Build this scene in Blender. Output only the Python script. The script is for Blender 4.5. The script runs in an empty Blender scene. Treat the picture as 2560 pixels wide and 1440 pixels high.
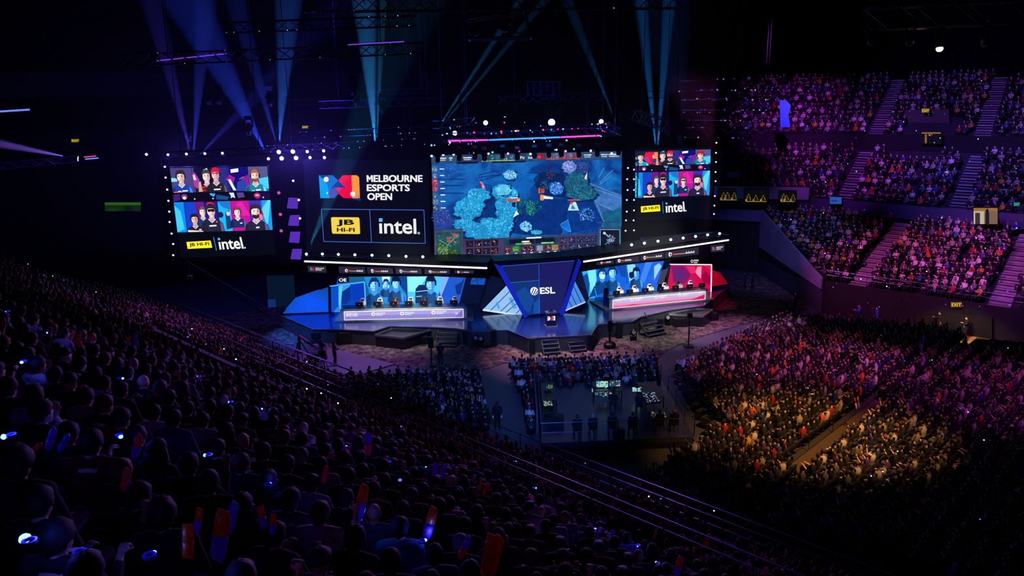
import bpy, bmesh, math, random
import numpy as np
from mathutils import Vector, Matrix
random.seed(7)
S = bpy.context.scene
COL = S.collection

# ---------------------------------------------------------------- camera
FPX, PITCH, ROLL, CAMH = 1950.0, math.radians(13.5), math.radians(0.7), 18.4
CP = Vector((0, 0, CAMH))
_fw = Vector((0, math.cos(PITCH), -math.sin(PITCH)))
_r0 = Vector((1, 0, 0)); _u0 = _r0.cross(_fw)
_rt = math.cos(ROLL) * _r0 - math.sin(ROLL) * _u0
_up = math.sin(ROLL) * _r0 + math.cos(ROLL) * _u0
cam = bpy.data.cameras.new('camera'); camo = bpy.data.objects.new('camera', cam); COL.objects.link(camo)
camo.matrix_world = Matrix(((_rt.x, _up.x, -_fw.x, CP.x), (_rt.y, _up.y, -_fw.y, CP.y), (_rt.z, _up.z, -_fw.z, CP.z), (0, 0, 0, 1)))
cam.sensor_width = 36.0; cam.lens = 36.0 * FPX / 2560.0; cam.clip_start = 0.1; cam.clip_end = 600
S.camera = camo

# ---------------------------------------------------------------- world, colour management, sampling
w = bpy.data.worlds.new('hall_dark'); S.world = w; w.use_nodes = True
w.node_tree.nodes['Background'].inputs[0].default_value = (0.010, 0.008, 0.045, 1)
w.node_tree.nodes['Background'].inputs[1].default_value = 0.05
vs = S.view_settings
vs.view_transform = 'Standard'; vs.look = 'None'; vs.exposure = 0.0; vs.gamma = 1.0; vs.use_curve_mapping = False
cy = S.cycles
cy.use_denoising = True; cy.use_adaptive_sampling = True; cy.adaptive_threshold = 0.02
cy.max_bounces = 4; cy.diffuse_bounces = 2; cy.glossy_bounces = 3; cy.transmission_bounces = 3; cy.volume_bounces = 0
cy.transparent_max_bounces = 6
cy.sample_clamp_indirect = 3.0; cy.sample_clamp_direct = 0.0
cy.caustics_reflective = False; cy.caustics_refractive = False

def lin(v):
    v = v / 255.0
    return v / 12.92 if v <= 0.04045 else ((v + 0.055) / 1.055) ** 2.4
def rgb(c): return (lin(c[0]), lin(c[1]), lin(c[2]))

# ---------------------------------------------------------------- pixel -> place helpers
def ray(px, py): return _fw * FPX + _rt * (px - 1280) - _up * (py - 720)
def onz(px, py, z):
    d = ray(px, py); return CP + d * ((z - CAMH) / d.z)
def aty(px, py, Y):
    d = ray(px, py); return CP + d * (Y / d.y)
def proj(p):
    v = Vector(p) - CP; f = v.dot(_fw)
    if f < 0.05: return (-9999, -9999, f)
    return (1280 + FPX * v.dot(_rt) / f, 720 - FPX * v.dot(_up) / f, f)
EA = Vector((0.7220, -0.6919, 0)); NA = Vector((0.6919, 0.7220, 0))   # along / across the stands
def UN(u, n, z=0.0):
    p = EA * u + NA * n; return Vector((p.x, p.y, z))

# ---------------------------------------------------------------- large lights (spots hung in the rig, plus added stage skirt fill)
def spot(name, loc, tgt, power, col, angle, blend=0.5, r=0.25):
    l = bpy.data.lights.new(name, 'SPOT'); l.energy = power; l.color = col
    l.spot_size = math.radians(angle); l.spot_blend = blend; l.shadow_soft_size = r
    o = bpy.data.objects.new(name, l); COL.objects.link(o); o.location = loc
    d = Vector(tgt) - Vector(loc); o.rotation_euler = d.to_track_quat('-Z', 'Y').to_euler()
    return o
def area(name, loc, tgt, power, col, sx, sy):
    l = bpy.data.lights.new(name, 'AREA'); l.shape = 'RECTANGLE'; l.size = sx; l.size_y = sy; l.energy = power; l.color = col
    o = bpy.data.objects.new(name, l); COL.objects.link(o); o.location = loc
    d = Vector(tgt) - Vector(loc); o.rotation_euler = d.to_track_quat('-Z', 'Y').to_euler()
    return o
PUR = (0.50, 0.10, 1.0); MAG = (1.0, 0.16, 0.62); BLU = (0.10, 0.14, 1.0); CYA = (0.05, 0.45, 1.0); AMB = (1.0, 0.50, 0.14); WHT = (0.85, 0.9, 1.0)
# right stands, lower tier
spot('wash_spot', UN(-34, 47, 23), UN(-20, 70, 4), 34000, (1.0, 0.14, 0.75), 36, 0.9)
spot('wash_spot', UN(-16, 45, 23), UN(-12, 72, 5), 28000, (0.62, 0.12, 1.0), 36, 0.9)
spot('wash_spot', (18, 57, 23), UN(-33, 73, 5), 13000, (0.26, 0.20, 1.0), 34, 0.9)
# right stands, upper tier
spot('wash_spot', (20, 57, 26), UN(-33, 88, 11), 36000, (0.52, 0.06, 1.0), 30, 0.9)
spot('wash_spot', UN(-22, 52, 26), UN(-18, 87, 10), 44000, (0.20, 0.10, 1.0), 34, 0.9)
spot('wash_spot', (21, 60, 27), UN(-43, 94, 15), 50000, (0.55, 0.06, 1.0), 24, 0.9)
spot('wash_spot', UN(-24, 54, 26), UN(-24, 99, 18), 40000, (0.28, 0.10, 1.0), 40, 0.9)
# raked floor block on the right
spot('wash_spot', (20, 25, 29), UN(-14.6, 36.5, 1.5), 60000, (1.0, 0.46, 0.12), 27, 1.0)
spot('wash_spot', (25, 37, 20), UN(-20, 48, 1.5), 17000, (1.0, 0.16, 0.60), 40, 1.0)
spot('wash_spot', (30, 30, 28), UN(-9, 47, 2), 15000, (0.85, 0.10, 0.85), 34, 1.0)
spot('wash_spot', UN(-2, 50, 24), UN(-8, 34, 2), 1500, (0.3, 0.2, 1.0), 44, 1.0)
# gravel and floor crowd in front of the stage
spot('wash_spot', (-8, 58.5, 22), (-12, 54, 0), 15000, (0.60, 0.16, 1.0), 36, 0.9)
spot('wash_spot', (3, 58.5, 20), (4, 55, 0), 26000, (1.0, 0.42, 0.78), 40, 0.9)
spot('wash_spot', (16, 58.5, 20), (18, 60, 0), 20000, (0.90, 0.32, 0.90), 34, 0.9)
# stage key light
spot('key_spot', (-8, 44, 22), (-8.5, 63, 1.9), 42000, (1.0, 0.96, 0.92), 17, 0.5)
spot('key_spot', (6, 45, 22), (12.6, 66, 1.9), 50000, (1.0, 0.96, 0.92), 17, 0.5)
spot('key_spot', (2, 47, 24), (1.5, 60, 1.5), 12000, (0.30, 0.5, 1.0), 20, 0.7)
spot('skirt_fill_spot', (-9, 55.5, 15), (-9, 60, .6), 6500, (1.0, .95, .88), 46, .8)  # unseen fill spots added to brighten the stage skirts
spot('skirt_fill_spot', (2, 52.5, 14), (2.5, 56, .6), 4500, (1.0, .95, .88), 28, .8)
spot('skirt_fill_spot', (10, 56.5, 15), (11.5, 61, .6), 6500, (1.0, .95, .88), 44, .8)
# back light raking the near stand from the front of the stage rig
spot('back_spot', (-14, 57, 20), UN(-36, 16, 7), 36000, (0.42, 0.10, 1.0), 40, 0.9)
spot('back_spot', (12, 57, 20), UN(-14, 15, 8), 26000, (0.36, 0.06, 1.0), 36, 0.9)
spot('back_spot', (4, 57, 20), UN(-8, 4, 14), 11500, (0.60, 0.28, 1.0), 34, 0.9)
spot('back_spot', (-24, 57, 20), UN(-46, 19, 6.5), 42000, (0.56, 0.10, 1.0), 28, 0.9)
# ---------------------------------------------------------------- materials
_M = {}
def mat(name, c, rough=0.6, metal=0.0, emit=0.0, vary=0.18, scale=6.0, bump=0.0, ecol=None):
    if name in _M: return _M[name]
    m = bpy.data.materials.new(name); m.use_nodes = True; nt = m.node_tree
    b = nt.nodes['Principled BSDF']; b.inputs['Roughness'].default_value = rough; b.inputs['Metallic'].default_value = metal
    cl = rgb(c)
    tc = nt.nodes.new('ShaderNodeTexCoord'); nz = nt.nodes.new('ShaderNodeTexNoise'); nz.inputs['Scale'].default_value = scale; nz.inputs['Detail'].default_value = 3
    rp = nt.nodes.new('ShaderNodeValToRGB')
    rp.color_ramp.elements[0].position = 0.3; rp.color_ramp.elements[1].position = 0.7
    rp.color_ramp.elements[0].color = tuple(v * (1 - vary) for v in cl) + (1,)
    rp.color_ramp.elements[1].color = tuple(min(1, v * (1 + vary)) for v in cl) + (1,)
    nt.links.new(tc.outputs['Object'], nz.inputs['Vector']); nt.links.new(nz.outputs['Fac'], rp.inputs['Fac'])
    nt.links.new(rp.outputs['Color'], b.inputs['Base Color'])
    if bump:
        bp = nt.nodes.new('ShaderNodeBump'); bp.inputs['Strength'].default_value = bump; bp.inputs['Distance'].default_value = 0.05
        nt.links.new(nz.outputs['Fac'], bp.inputs['Height']); nt.links.new(bp.outputs['Normal'], b.inputs['Normal'])
    if emit:
        b.inputs['Emission Color'].default_value = rgb(ecol or c) + (1,); b.inputs['Emission Strength'].default_value = emit
    _M[name] = m; return m
def attr_mat(name, emit=None, rough=0.8):
    """colour comes from the face attribute 'col'"""
    if name in _M: return _M[name]
    m = bpy.data.materials.new(name); m.use_nodes = True; nt = m.node_tree; b = nt.nodes['Principled BSDF']
    a = nt.nodes.new('ShaderNodeAttribute'); a.attribute_name = 'col'
    b.inputs['Roughness'].default_value = rough
    if emit is None: nt.links.new(a.outputs['Color'], b.inputs['Base Color'])
    else:
        b.inputs['Base Color'].default_value = (0.008, 0.008, 0.01, 1); b.inputs['Roughness'].default_value = 0.9; b.inputs['Specular IOR Level'].default_value = 0.1
        nt.links.new(a.outputs['Color'], b.inputs['Emission Color']); b.inputs['Emission Strength'].default_value = emit
    _M[name] = m; return m
def objcol_mat(name, rough=0.85, vary=0.15):
    """colour comes from the object's own colour, slightly mottled"""
    if name in _M: return _M[name]
    m = bpy.data.materials.new(name); m.use_nodes = True; nt = m.node_tree; b = nt.nodes['Principled BSDF']
    oi = nt.nodes.new('ShaderNodeObjectInfo'); nz = nt.nodes.new('ShaderNodeTexNoise'); nz.inputs['Scale'].default_value = 9
    tc = nt.nodes.new('ShaderNodeTexCoord'); nt.links.new(tc.outputs['Object'], nz.inputs['Vector'])
    mr = nt.nodes.new('ShaderNodeMapRange'); mr.inputs['To Min'].default_value = 1 - vary; mr.inputs['To Max'].default_value = 1 + vary
    nt.links.new(nz.outputs['Fac'], mr.inputs['Value'])
    vm = nt.nodes.new('ShaderNodeVectorMath'); vm.operation = 'SCALE'
    nt.links.new(oi.outputs['Color'], vm.inputs[0]); nt.links.new(mr.outputs['Result'], vm.inputs['Scale'])
    nt.links.new(vm.outputs['Vector'], b.inputs['Base Color']); b.inputs['Roughness'].default_value = rough
    _M[name] = m; return m
def lamp_mat(name, c, e): return mat(name, (20, 20, 24), 0.3, 0, e, ecol=c)

# ---------------------------------------------------------------- mesh builder
class MB:
    def __init__(s): s.v = []; s.f = []; s.c = []; s.mi = []
    def add(s, vs, fs, col=None, mi=0):
        b = len(s.v); s.v += [tuple(v) for v in vs]
        for f in fs: s.f.append(tuple(b + i for i in f)); s.c.append(col); s.mi.append(mi)
    def box(s, c, d, M=None, col=None, mi=0):
        hx, hy, hz = d[0] / 2, d[1] / 2, d[2] / 2; c = Vector(c)
        vs = [Vector((x, y, z)) for z in (-hz, hz) for y in (-hy, hy) for x in (-hx, hx)]
        vs = [c + (M @ v if M else v) for v in vs]
        s.add(vs, [(0, 2, 3, 1), (4, 5, 7, 6), (0, 1, 5, 4), (2, 6, 7, 3), (0, 4, 6, 2), (1, 3, 7, 5)], col, mi)
    def bar(s, a, b, w=0.05, h=None, n=4, col=None, mi=0):
        a = Vector(a); b = Vector(b)
        s.tube([a, b], [(w / 2, (h or w) / 2)] * 2, n, col=col, mi=mi, rot=math.pi / 4 if n == 4 else 0)
    def tube(s, pts, rad, n=8, side=None, col=None, mi=0, rot=0, caps=True):
        pts = [Vector(p) for p in pts]; L = len(pts); vs = []; fs = []
        for i, p in enumerate(pts):
            d = (pts[min(i + 1, L - 1)] - pts[max(i - 1, 0)]).normalized()
            sd = Vector(side) if side else (Vector((1, 0, 0)) if abs(d.x) < 0.9 else Vector((0, 1, 0)))
            sd = (sd - d * sd.dot(d))
            if sd.length < 1e-4: sd = Vector((0, 1, 0)) - d * d.y
            sd.normalize(); t = d.cross(sd)
            r = rad[i] if hasattr(rad, '__len__') else rad
            a, b = (r if hasattr(r, '__len__') else (r, r))
            k = math.sqrt(2) if rot else 1
            for j in range(n):
                th = 2 * math.pi * j / n + rot; vs.append(p + sd * (a * k * math.cos(th)) + t * (b * k * math.sin(th)))
        for i in range(L - 1):
            for j in range(n):
                k = (j + 1) % n; fs.append((i * n + j, i * n + k, (i + 1) * n + k, (i + 1) * n + j))
        if caps: fs.append(tuple(range(n))[::-1]); fs.append(tuple((L - 1) * n + j for j in range(n)))
        s.add(vs, fs, col, mi)
    def ell(s, c, r, nu=12, nv=8, M=None, col=None, mi=0):
        c = Vector(c); vs = []; fs = []
        for i in range(nv + 1):
            ph = math.pi * i / nv
            for j in range(nu):
                th = 2 * math.pi * j / nu
                v = Vector((r[0] * math.sin(ph) * math.cos(th), r[1] * math.sin(ph) * math.sin(th), r[2] * math.cos(ph)))
                vs.append(c + (M @ v if M else v))
        for i in range(nv):
            for j in range(nu):
                k = (j + 1) % nu; fs.append((i * nu + j, (i + 1) * nu + j, (i + 1) * nu + k, i * nu + k))
        s.add(vs, fs, col, mi)
    def prism(s, front, off, col=None, mi=0):
        """polygon (list of points) pushed along the vector off"""
        n = len(front); front = [Vector(p) for p in front]; off = Vector(off)
        s.add(front + [p + off for p in front], [tuple(range(n)), tuple(range(2 * n - 1, n - 1, -1))] + [(i, n + i, n + (i + 1) % n, (i + 1) % n) for i in range(n)], col, mi)
    def build(s, name, m, parent=None, smooth=False, link=True):
        me = bpy.data.meshes.new(name); me.from_pydata(s.v, [], s.f)
        ms = m if isinstance(m, (list, tuple)) else [m]
        for x in ms: me.materials.append(x)
        if any(s.mi): me.polygons.foreach_set('material_index', s.mi)
        if any(c is not None for c in s.c):
            at = me.attributes.new('col', 'FLOAT_COLOR', 'FACE')
            at.data.foreach_set('color', np.array([tuple(c or (0, 0, 0)) + (1,) for c in s.c], dtype=np.float32).ravel())
        if smooth: me.polygons.foreach_set('use_smooth', [True] * len(me.polygons))
        me.update()
        o = bpy.data.objects.new(name, me)
        if link: COL.objects.link(o)
        if parent: o.parent = parent
        return o
def center(o):
    """move a mesh's origin to its bottom centre so children and copies sit about it"""
    xs = [v.co for v in o.data.vertices]
    c = Vector(((min(v.x for v in xs) + max(v.x for v in xs)) / 2, (min(v.y for v in xs) + max(v.y for v in xs)) / 2, min(v.z for v in xs)))
    o.data.transform(Matrix.Translation(-c)); o.location = c
    return o
def tag(o, label, cat, group=None, kind=None):
    o['label'] = label; o['category'] = cat
    if group: o['group'] = group
    if kind: o['kind'] = kind
    return o
def struct(o): o['kind'] = 'structure'; return o
def empty(name, loc=(0, 0, 0), rz=0.0):
    o = bpy.data.objects.new(name, None); COL.objects.link(o); o.location = loc; o.rotation_euler = (0, 0, rz); o.empty_display_size = 0.2; return o
def copy_tree(o, parent=None):
    c = o.copy(); COL.objects.link(c); c.parent = parent
    for ch in list(o.children): copy_tree(ch, c)
    return c
ORD = ['zeroth', 'first', 'second', 'third', 'fourth', 'fifth', 'sixth', 'seventh', 'eighth', 'ninth', 'tenth', 'eleventh', 'twelfth', 'thirteenth', 'fourteenth', 'fifteenth', 'sixteenth', 'seventeenth', 'eighteenth', 'nineteenth', 'twentieth']
_T = ['', '', 'twenty', 'thirty', 'forty', 'fifty', 'sixty', 'seventy', 'eighty', 'ninety']
def ordw(n):
    if n <= 20: return ORD[n]
    t, u = divmod(n, 10)
    return (_T[t] + '-' + ORD[u]) if u else {3: 'thirtieth', 4: 'fortieth', 5: 'fiftieth', 6: 'sixtieth', 7: 'seventieth'}[t]

# ---------------------------------------------------------------- flat LED pictures
_TXT = {}
def text_geo(t, bold=0.0):
    k = (t, bold)
    if k in _TXT: return _TXT[k]
    c = bpy.data.curves.new('t', 'FONT'); c.body = t; c.offset = bold; c.resolution_u = 3
    o = bpy.data.objects.new('t', c); COL.objects.link(o); bpy.context.view_layer.update()
    me = bpy.data.meshes.new_from_object(o)
    vs = [(v.co.x, v.co.y) for v in me.vertices]; fs = [tuple(p.vertices) for p in me.polygons]
    bpy.data.objects.remove(o); bpy.data.curves.remove(c); bpy.data.meshes.remove(me)
    x0 = min(v[0] for v in vs); x1 = max(v[0] for v in vs); y0 = min(v[1] for v in vs); y1 = max(v[1] for v in vs)
    vs = [((x - x0) / (x1 - x0), (y1 - y) / (y1 - y0)) for x, y in vs]
    _TXT[k] = (vs, fs); return _TXT[k]
class Canvas(MB):
    """draws flat polygons on a vertical (or tilted) plane; points come in photo pixels through an affine zoom"""
    def __init__(s, p0, yaw, sc=1.0, ox=0.0, oy=0.0, tilt=0.0):
        super().__init__(); s.p0 = Vector(p0); s.yaw = yaw
        s.n = Vector((math.sin(yaw) * math.cos(tilt), -math.cos(yaw) * math.cos(tilt), -math.sin(tilt)))
        s.ex = Vector((math.cos(yaw), math.sin(yaw), 0)); s.sc, s.ox, s.oy = sc, ox, oy; s.q = None; s.step = 0.004
    def P(s, x, y, l=0):
        if s.q: x, y = s.bil(x, y)
        d = ray(s.ox + x / s.sc, s.oy + y / s.sc); o = s.p0 + s.n * (l * s.step)
        return CP + d * ((o - CP).dot(s.n) / d.dot(s.n))
    def bil(s, u, v):
        a, b, c, d = s.q; u = min(1, max(0, u)); v = min(1, max(0, v))
        return (a[0] * (1 - u) * (1 - v) + b[0] * u * (1 - v) + c[0] * u * v + d[0] * (1 - u) * v, a[1] * (1 - u) * (1 - v) + b[1] * u * (1 - v) + c[1] * u * v + d[1] * (1 - u) * v)
    def poly(s, pts, col, l=1, mi=0):
        s.add([s.P(x, y, l) for x, y in pts], [tuple(range(len(pts)))], rgb(col), mi)
    def rect(s, x0, y0, x1, y1, col, l=1, mi=0): s.poly([(x0, y0), (x1, y0), (x1, y1), (x0, y1)], col, l, mi)
    def line(s, x0, y0, x1, y1, w, col, l=1):
        dx, dy = x1 - x0, y1 - y0; L = math.hypot(dx, dy) or 1; nx, ny = -dy / L * w / 2, dx / L * w / 2
        s.poly([(x0 + nx, y0 + ny), (x1 + nx, y1 + ny), (x1 - nx, y1 - ny), (x0 - nx, y0 - ny)], col, l)
    def disc(s, x, y, rx, ry, col, l=1, n=20, jit=0.0, rot=0.0, a0=0.0, a1=6.2832):
        pts = []
        for i in range(n):
            a = a0 + (a1 - a0) * i / (n if a1 - a0 > 6.28 else n - 1); k = 1 + (random.uniform(-jit, jit) if jit else 0)
            px, py = rx * math.cos(a) * k, ry * math.sin(a) * k
            pts.append((x + px * math.cos(rot) - py * math.sin(rot), y + px * math.sin(rot) + py * math.cos(rot)))
        s.poly(pts, col, l)
    def text(s, t, quad, col, l=2, bold=0.0):
        vs, fs = text_geo(t, bold); q = s.q
        pts = []
        for u, v in vs:
            a, b, c, d = quad
            x = a[0] * (1 - u) * (1 - v) + b[0] * u * (1 - v) + c[0] * u * v + d[0] * (1 - u) * v
            y = a[1] * (1 - u) * (1 - v) + b[1] * u * (1 - v) + c[1] * u * v + d[1] * (1 - u) * v
            pts.append(s.P(x, y, l))
        s.add(pts, fs, rgb(col))
    def tbox(s, t, x0, y0, x1, y1, col, l=2, bold=0.0): s.text(t, [(x0, y0), (x1, y0), (x1, y1), (x0, y1)], col, l, bold)
    def cabinet(s, name, pts, depth, m, parent=None):
        """solid housing behind the picture"""
        mb = MB(); mb.prism([s.P(x, y, -1) for x, y in pts], -s.n * depth); return mb.build(name, m, parent)
SCR = attr_mat('led_picture', 1.0)
BLK = mat('black_metal', (16, 16, 20), 0.5, 0.6)
DRK = mat('matt_black', (10, 10, 13), 0.9)
# ================================================================ THE HALL
CONC = mat('painted_concrete', (34, 34, 42), 0.85, scale=0.6, bump=0.05)
CONC2 = mat('pale_concrete', (120, 122, 150), 0.8, scale=0.5, bump=0.04)
DKC = mat('dark_concrete', (14, 14, 18), 0.9, scale=0.8)
STEP = mat('stair_tread', (150, 140, 150), 0.8, scale=2)
RAILM = mat('steel_rail', (84, 88, 108), 0.35, 0.85)

def gravel_mat():
    m = bpy.data.materials.new('gravel_cover'); m.use_nodes = True; nt = m.node_tree; b = nt.nodes['Principled BSDF']
    tc = nt.nodes.new('ShaderNodeTexCoord')
    n1 = nt.nodes.new('ShaderNodeTexNoise'); n1.inputs['Scale'].default_value = 1.7; n1.inputs['Detail'].default_value = 8; n1.inputs['Roughness'].default_value = 0.75; n1.inputs['Distortion'].default_value = 0.8
    vo = nt.nodes.new('ShaderNodeTexVoronoi'); vo.inputs['Scale'].default_value = 4.5
    for t in (n1, vo): nt.links.new(tc.outputs['Object'], t.inputs['Vector'])
    rp = nt.nodes.new('ShaderNodeValToRGB'); e = rp.color_ramp.elements
    e[0].position = 0.42; e[0].color = rgb((28, 24, 26)) + (1,); e[1].position = 0.62; e[1].color = rgb((150, 128, 118)) + (1,)
    nt.links.new(n1.outputs['Fac'], rp.inputs['Fac']); nt.links.new(rp.outputs['Color'], b.inputs['Base Color'])
    ad = nt.nodes.new('ShaderNodeMath'); ad.operation = 'ADD'; nt.links.new(n1.outputs['Fac'], ad.inputs[0]); nt.links.new(vo.outputs['Distance'], ad.inputs[1])
    bp = nt.nodes.new('ShaderNodeBump'); bp.inputs['Strength'].default_value = 0.9; bp.inputs['Distance'].default_value = 0.25
    nt.links.new(ad.outputs[0], bp.inputs['Height']); nt.links.new(bp.outputs['Normal'], b.inputs['Normal']); b.inputs['Roughness'].default_value = 0.85
    return m
def slab(name, pts, z, th, m):
    mb = MB(); mb.prism([(p.x, p.y, z) for p in pts], (0, 0, -th)); return mb.build(name, m)
FLOORM = mat('grey_floor_covering', (70, 70, 84), 0.55, scale=0.7, bump=0.12)
struct(slab('floor', [Vector((-75, -25, 0)), Vector((95, -25, 0)), Vector((95, 125, 0)), Vector((-75, 125, 0))], 0, 0.3, FLOORM))
g = [(520, 800), (700, 760), (1950, 690), (2045, 750), (1870, 808), (1740, 846), (1660, 880), (1640, 905), (1262, 908), (1150, 945), (1000, 915), (930, 905), (780, 868), (600, 850)]
struct(slab('floor_gravel', [onz(x, y, 0) for x, y in g], 0.05, 0.05, gravel_mat()))
g = [(740, 900), (830, 872), (985, 912), (880, 945)]
tag(slab('floor_mat', [onz(x, y, 0) for x, y in g], 0.075, 0.025, mat('vinyl_mat', (110, 100, 120), 0.4)), 'smooth mat on the gravel under the camera crane', 'mat')

# walls and roof, all nearly black
def wall(name, a, b, z0, z1, th=0.4, m=DKC):
    a = Vector((a[0], a[1], 0)); b = Vector((b[0], b[1], 0)); d = (b - a).normalized(); n = Vector((-d.y, d.x, 0)) * th
    mb = MB(); mb.prism([a + Vector((0, 0, z0)), b + Vector((0, 0, z0)), b + Vector((0, 0, z1)), a + Vector((0, 0, z1))], n); return struct(mb.build(name, m))
wall('wall_back', (95, 124), (-74, 124), 0, 40)
wall('wall_left', (-74, 124), (-74, -24), 0, 40)
wall('wall_right', (94, -24), (94, 124), 0, 40)
wall('wall_front', (-74, -24), (94, -24), 0, 40)
struct(slab('ceiling', [Vector((-75, -25, 0)), Vector((95, -25, 0)), Vector((95, 125, 0)), Vector((-75, 125, 0))], 40.5, 0.5, mat('black_ceiling', (8, 8, 14), 0.8)))

def bend(u): return 0.0 if u > -33 else (-33 - u) * -0.55
def steps(name, rows, u0, u1, zb, m=CONC, ub=None, bent=False, sg=-1):
    """stepped terrace: rows = [(n centre, tread z)], running along the stand; sg -1 when it climbs towards smaller n"""
    mb = MB(); us = [u0, u1]
    if bent and u0 < -33 < u1: us = [u0, -33, u1]
    d = abs(rows[1][0] - rows[0][0])
    for i, (n, z) in enumerate(rows):
        a0 = ub(n) if ub else None
        segs = [max(u, a0 + .75) if a0 is not None else u for u in us]
        zl = zb if i == 0 else rows[i - 1][1] - 0.1
        for k in range(len(segs) - 1):
            ua, uc = segs[k], segs[k + 1]
            na = n - sg * d * 0.5; nb = n + sg * d * 0.5
            pa = [UN(ua, na + (bend(ua) if bent else 0), z), UN(uc, na + (bend(uc) if bent else 0), z), UN(uc, nb + (bend(uc) if bent else 0), z), UN(ua, nb + (bend(ua) if bent else 0), z)]
            mb.prism(pa, (0, 0, -(z - zl)))
    return struct(mb.build(name, m))
NEAR = [(13.1 - 0.85 * i, 7.80 + 0.493 * i) for i in range(17)]
LOWB = [(21.3 - 0.85 * i, 3.65 + 0.383 * i) for i in range(8)]
RLOW = [(67.2 + 0.9 * i, 2.75 + 0.25 * i) for i in range(15)]
RUP = [(82 + 0.87 * i, 7.65 + 0.57 * 0.87 * i) for i in range(10)]
RUP2 = [(93.2 + 0.87 * i, 7.65 + 0.57 * 11.2 + 0.57 * 0.87 * i) for i in range(13)]
uleft = lambda n: -26.0 - (n - 66.0)
steps('terrace_near', [(14.0, 7.55)] + NEAR, -66, 16, 6.9)
steps('terrace_low', LOWB, -66, 14, 2.9)
steps('terrace_side', RLOW, -60, 6, 0, ub=uleft, sg=1)
steps('terrace_upper', RUP, -60, 6, 6.9, bent=True, sg=1)
steps('terrace_top', RUP2, -60, 6, 10, bent=True, sg=1)
wall('wall_low_front', UN(-66, 21.9), UN(16, 21.9), 0, 3.9, -0.25, CONC)
wall('wall_parapet', UN(-66, 14.45), UN(16, 14.45), 5.5, 7.75, -0.2, DKC)
wall('wall_side_front', UN(-26, 66.2), UN(6, 66.2), 0, 2.85, 0.4, DKC)
# raked block: it climbs away from the stage (towards larger u)
RAKE = [(-26.6 + 0.85 * i, 0.08 + 0.085 * i) for i in range(15)]; RAKE2 = [(-12.6 + 0.85 * i, 1.4 + 0.085 * i) for i in range(11)]
def NR(u): return max(26.5, (11 - .722 * u) / .6919) if u < -18.2 else 26.5
def rake_steps(name, rows, n0, n1):
    mb = MB()
    for i, (u, z) in enumerate(rows):
        n0 = NR(u); mb.prism([UN(u - 0.425, n0, z), UN(u + 0.425, n0, z), UN(u + 0.425, n1, z), UN(u - 0.425, n1, z)], (0, 0, -(z + 0.0) if i < 1 else -0.45))
    return struct(mb.build(name, mat('riser_deck', (44, 40, 40), 0.8)))
rake_steps('terrace_rake', RAKE, 43, 62); rake_steps('terrace_rake_rear', RAKE2, 26.5, 62)
struct(slab('floor_aisle', [UN(-14.15, 33), UN(-13.2, 33), UN(-13.2, 45), UN(-14.15, 45)], 1.35, 0.2, mat('aisle_carpet', (70, 56, 40), 0.8)))

# fascias, end wall, suites under the upper tier
FAS = mat('fascia_panel', (58, 54, 80), 0.6, scale=0.3)
def fascia(name, pts, z0, z1, m, th=0.25):
    mb = MB()
    for a, b in zip(pts, pts[1:]):
        d = (b - a).normalized(); n = Vector((-d.y, d.x, 0)) * th
        mb.prism([Vector((a.x, a.y, z0)), Vector((b.x, b.y, z0)), Vector((b.x, b.y, z1)), Vector((a.x, a.y, z1))], n)
    return struct(mb.build(name, m))
fascia('wall_upper_fascia', [UN(-34, 81.2), UN(6, 81.2)], 6.7, 8.05, FAS)
fascia('wall_silver_fascia', [UN(-58, 81.2 + bend(-58)), UN(-34, 81.2 + bend(-34))], 7.9, 9.2, mat('silver_fascia', (150, 150, 165), 0.4, 0.5, scale=0.4))
fascia('wall_suite', [UN(-58, 82.5 + bend(-58)), UN(-34, 82.5)], 3.0, 7.9, DKC)
fascia('wall_top_fascia', [UN(-60, 92.6 + bend(-60)), UN(-33, 92.6), UN(6, 92.6)], 12.6, 14.3, DKC)
E1, E2 = UN(-26, 66), UN(-37.5, 77.5)
fascia('wall_end_upper', [E2, E1], 0, 2.3, mat('end_wall_base', (46, 48, 70), 0.8))
mb = MB(); q = Vector((-0.15, 0.0, 0.0))
mb.prism([Vector((E2.x, E2.y, 2.9)), Vector((E1.x, E1.y, 2.2)), Vector((E1.x, E1.y, 3.2)), Vector((E2.x, E2.y, 6.9))], q)
struct(mb.build('wall_end', CONC2))
mb = MB(); mb.prism([Vector((E2.x, E2.y, 2.2)), Vector((E1.x + (E2.x - E1.x) * .35, E1.y + (E2.y - E1.y) * .35, 2.2)), Vector((E1.x + (E2.x - E1.x) * .35, E1.y + (E2.y - E1.y) * .35, 2.45)), Vector((E2.x, E2.y, 2.95))], q); struct(mb.build('trim_1', DKC))
fascia('wall_box_front', [UN(-62, 77.5 - 8), E2], 5.6, 6.8, mat('box_front', (84, 78, 120), 0.7))
fascia('wall_box_base', [UN(-62, 78 - 8), UN(-37.5, 78)], 0, 5.6, DKC)
# dark balcony on the far left with its lower edge lit
fascia('wall_left_balcony', [Vector((-62, 66, 0)), Vector((-36, 84, 0)), Vector((-8, 92, 0))], 19.2, 21.6, mat('left_balcony', (22, 22, 34), 0.7), 0.3)
fascia('wall_left_drape', [Vector((-66, 60, 0)), Vector((-38, 78, 0)), Vector((-10, 96, 0)), Vector((20, 108, 0))], 0, 16, mat('black_drape', (7, 7, 10), 0.95, scale=1.5), 0.3)

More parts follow.
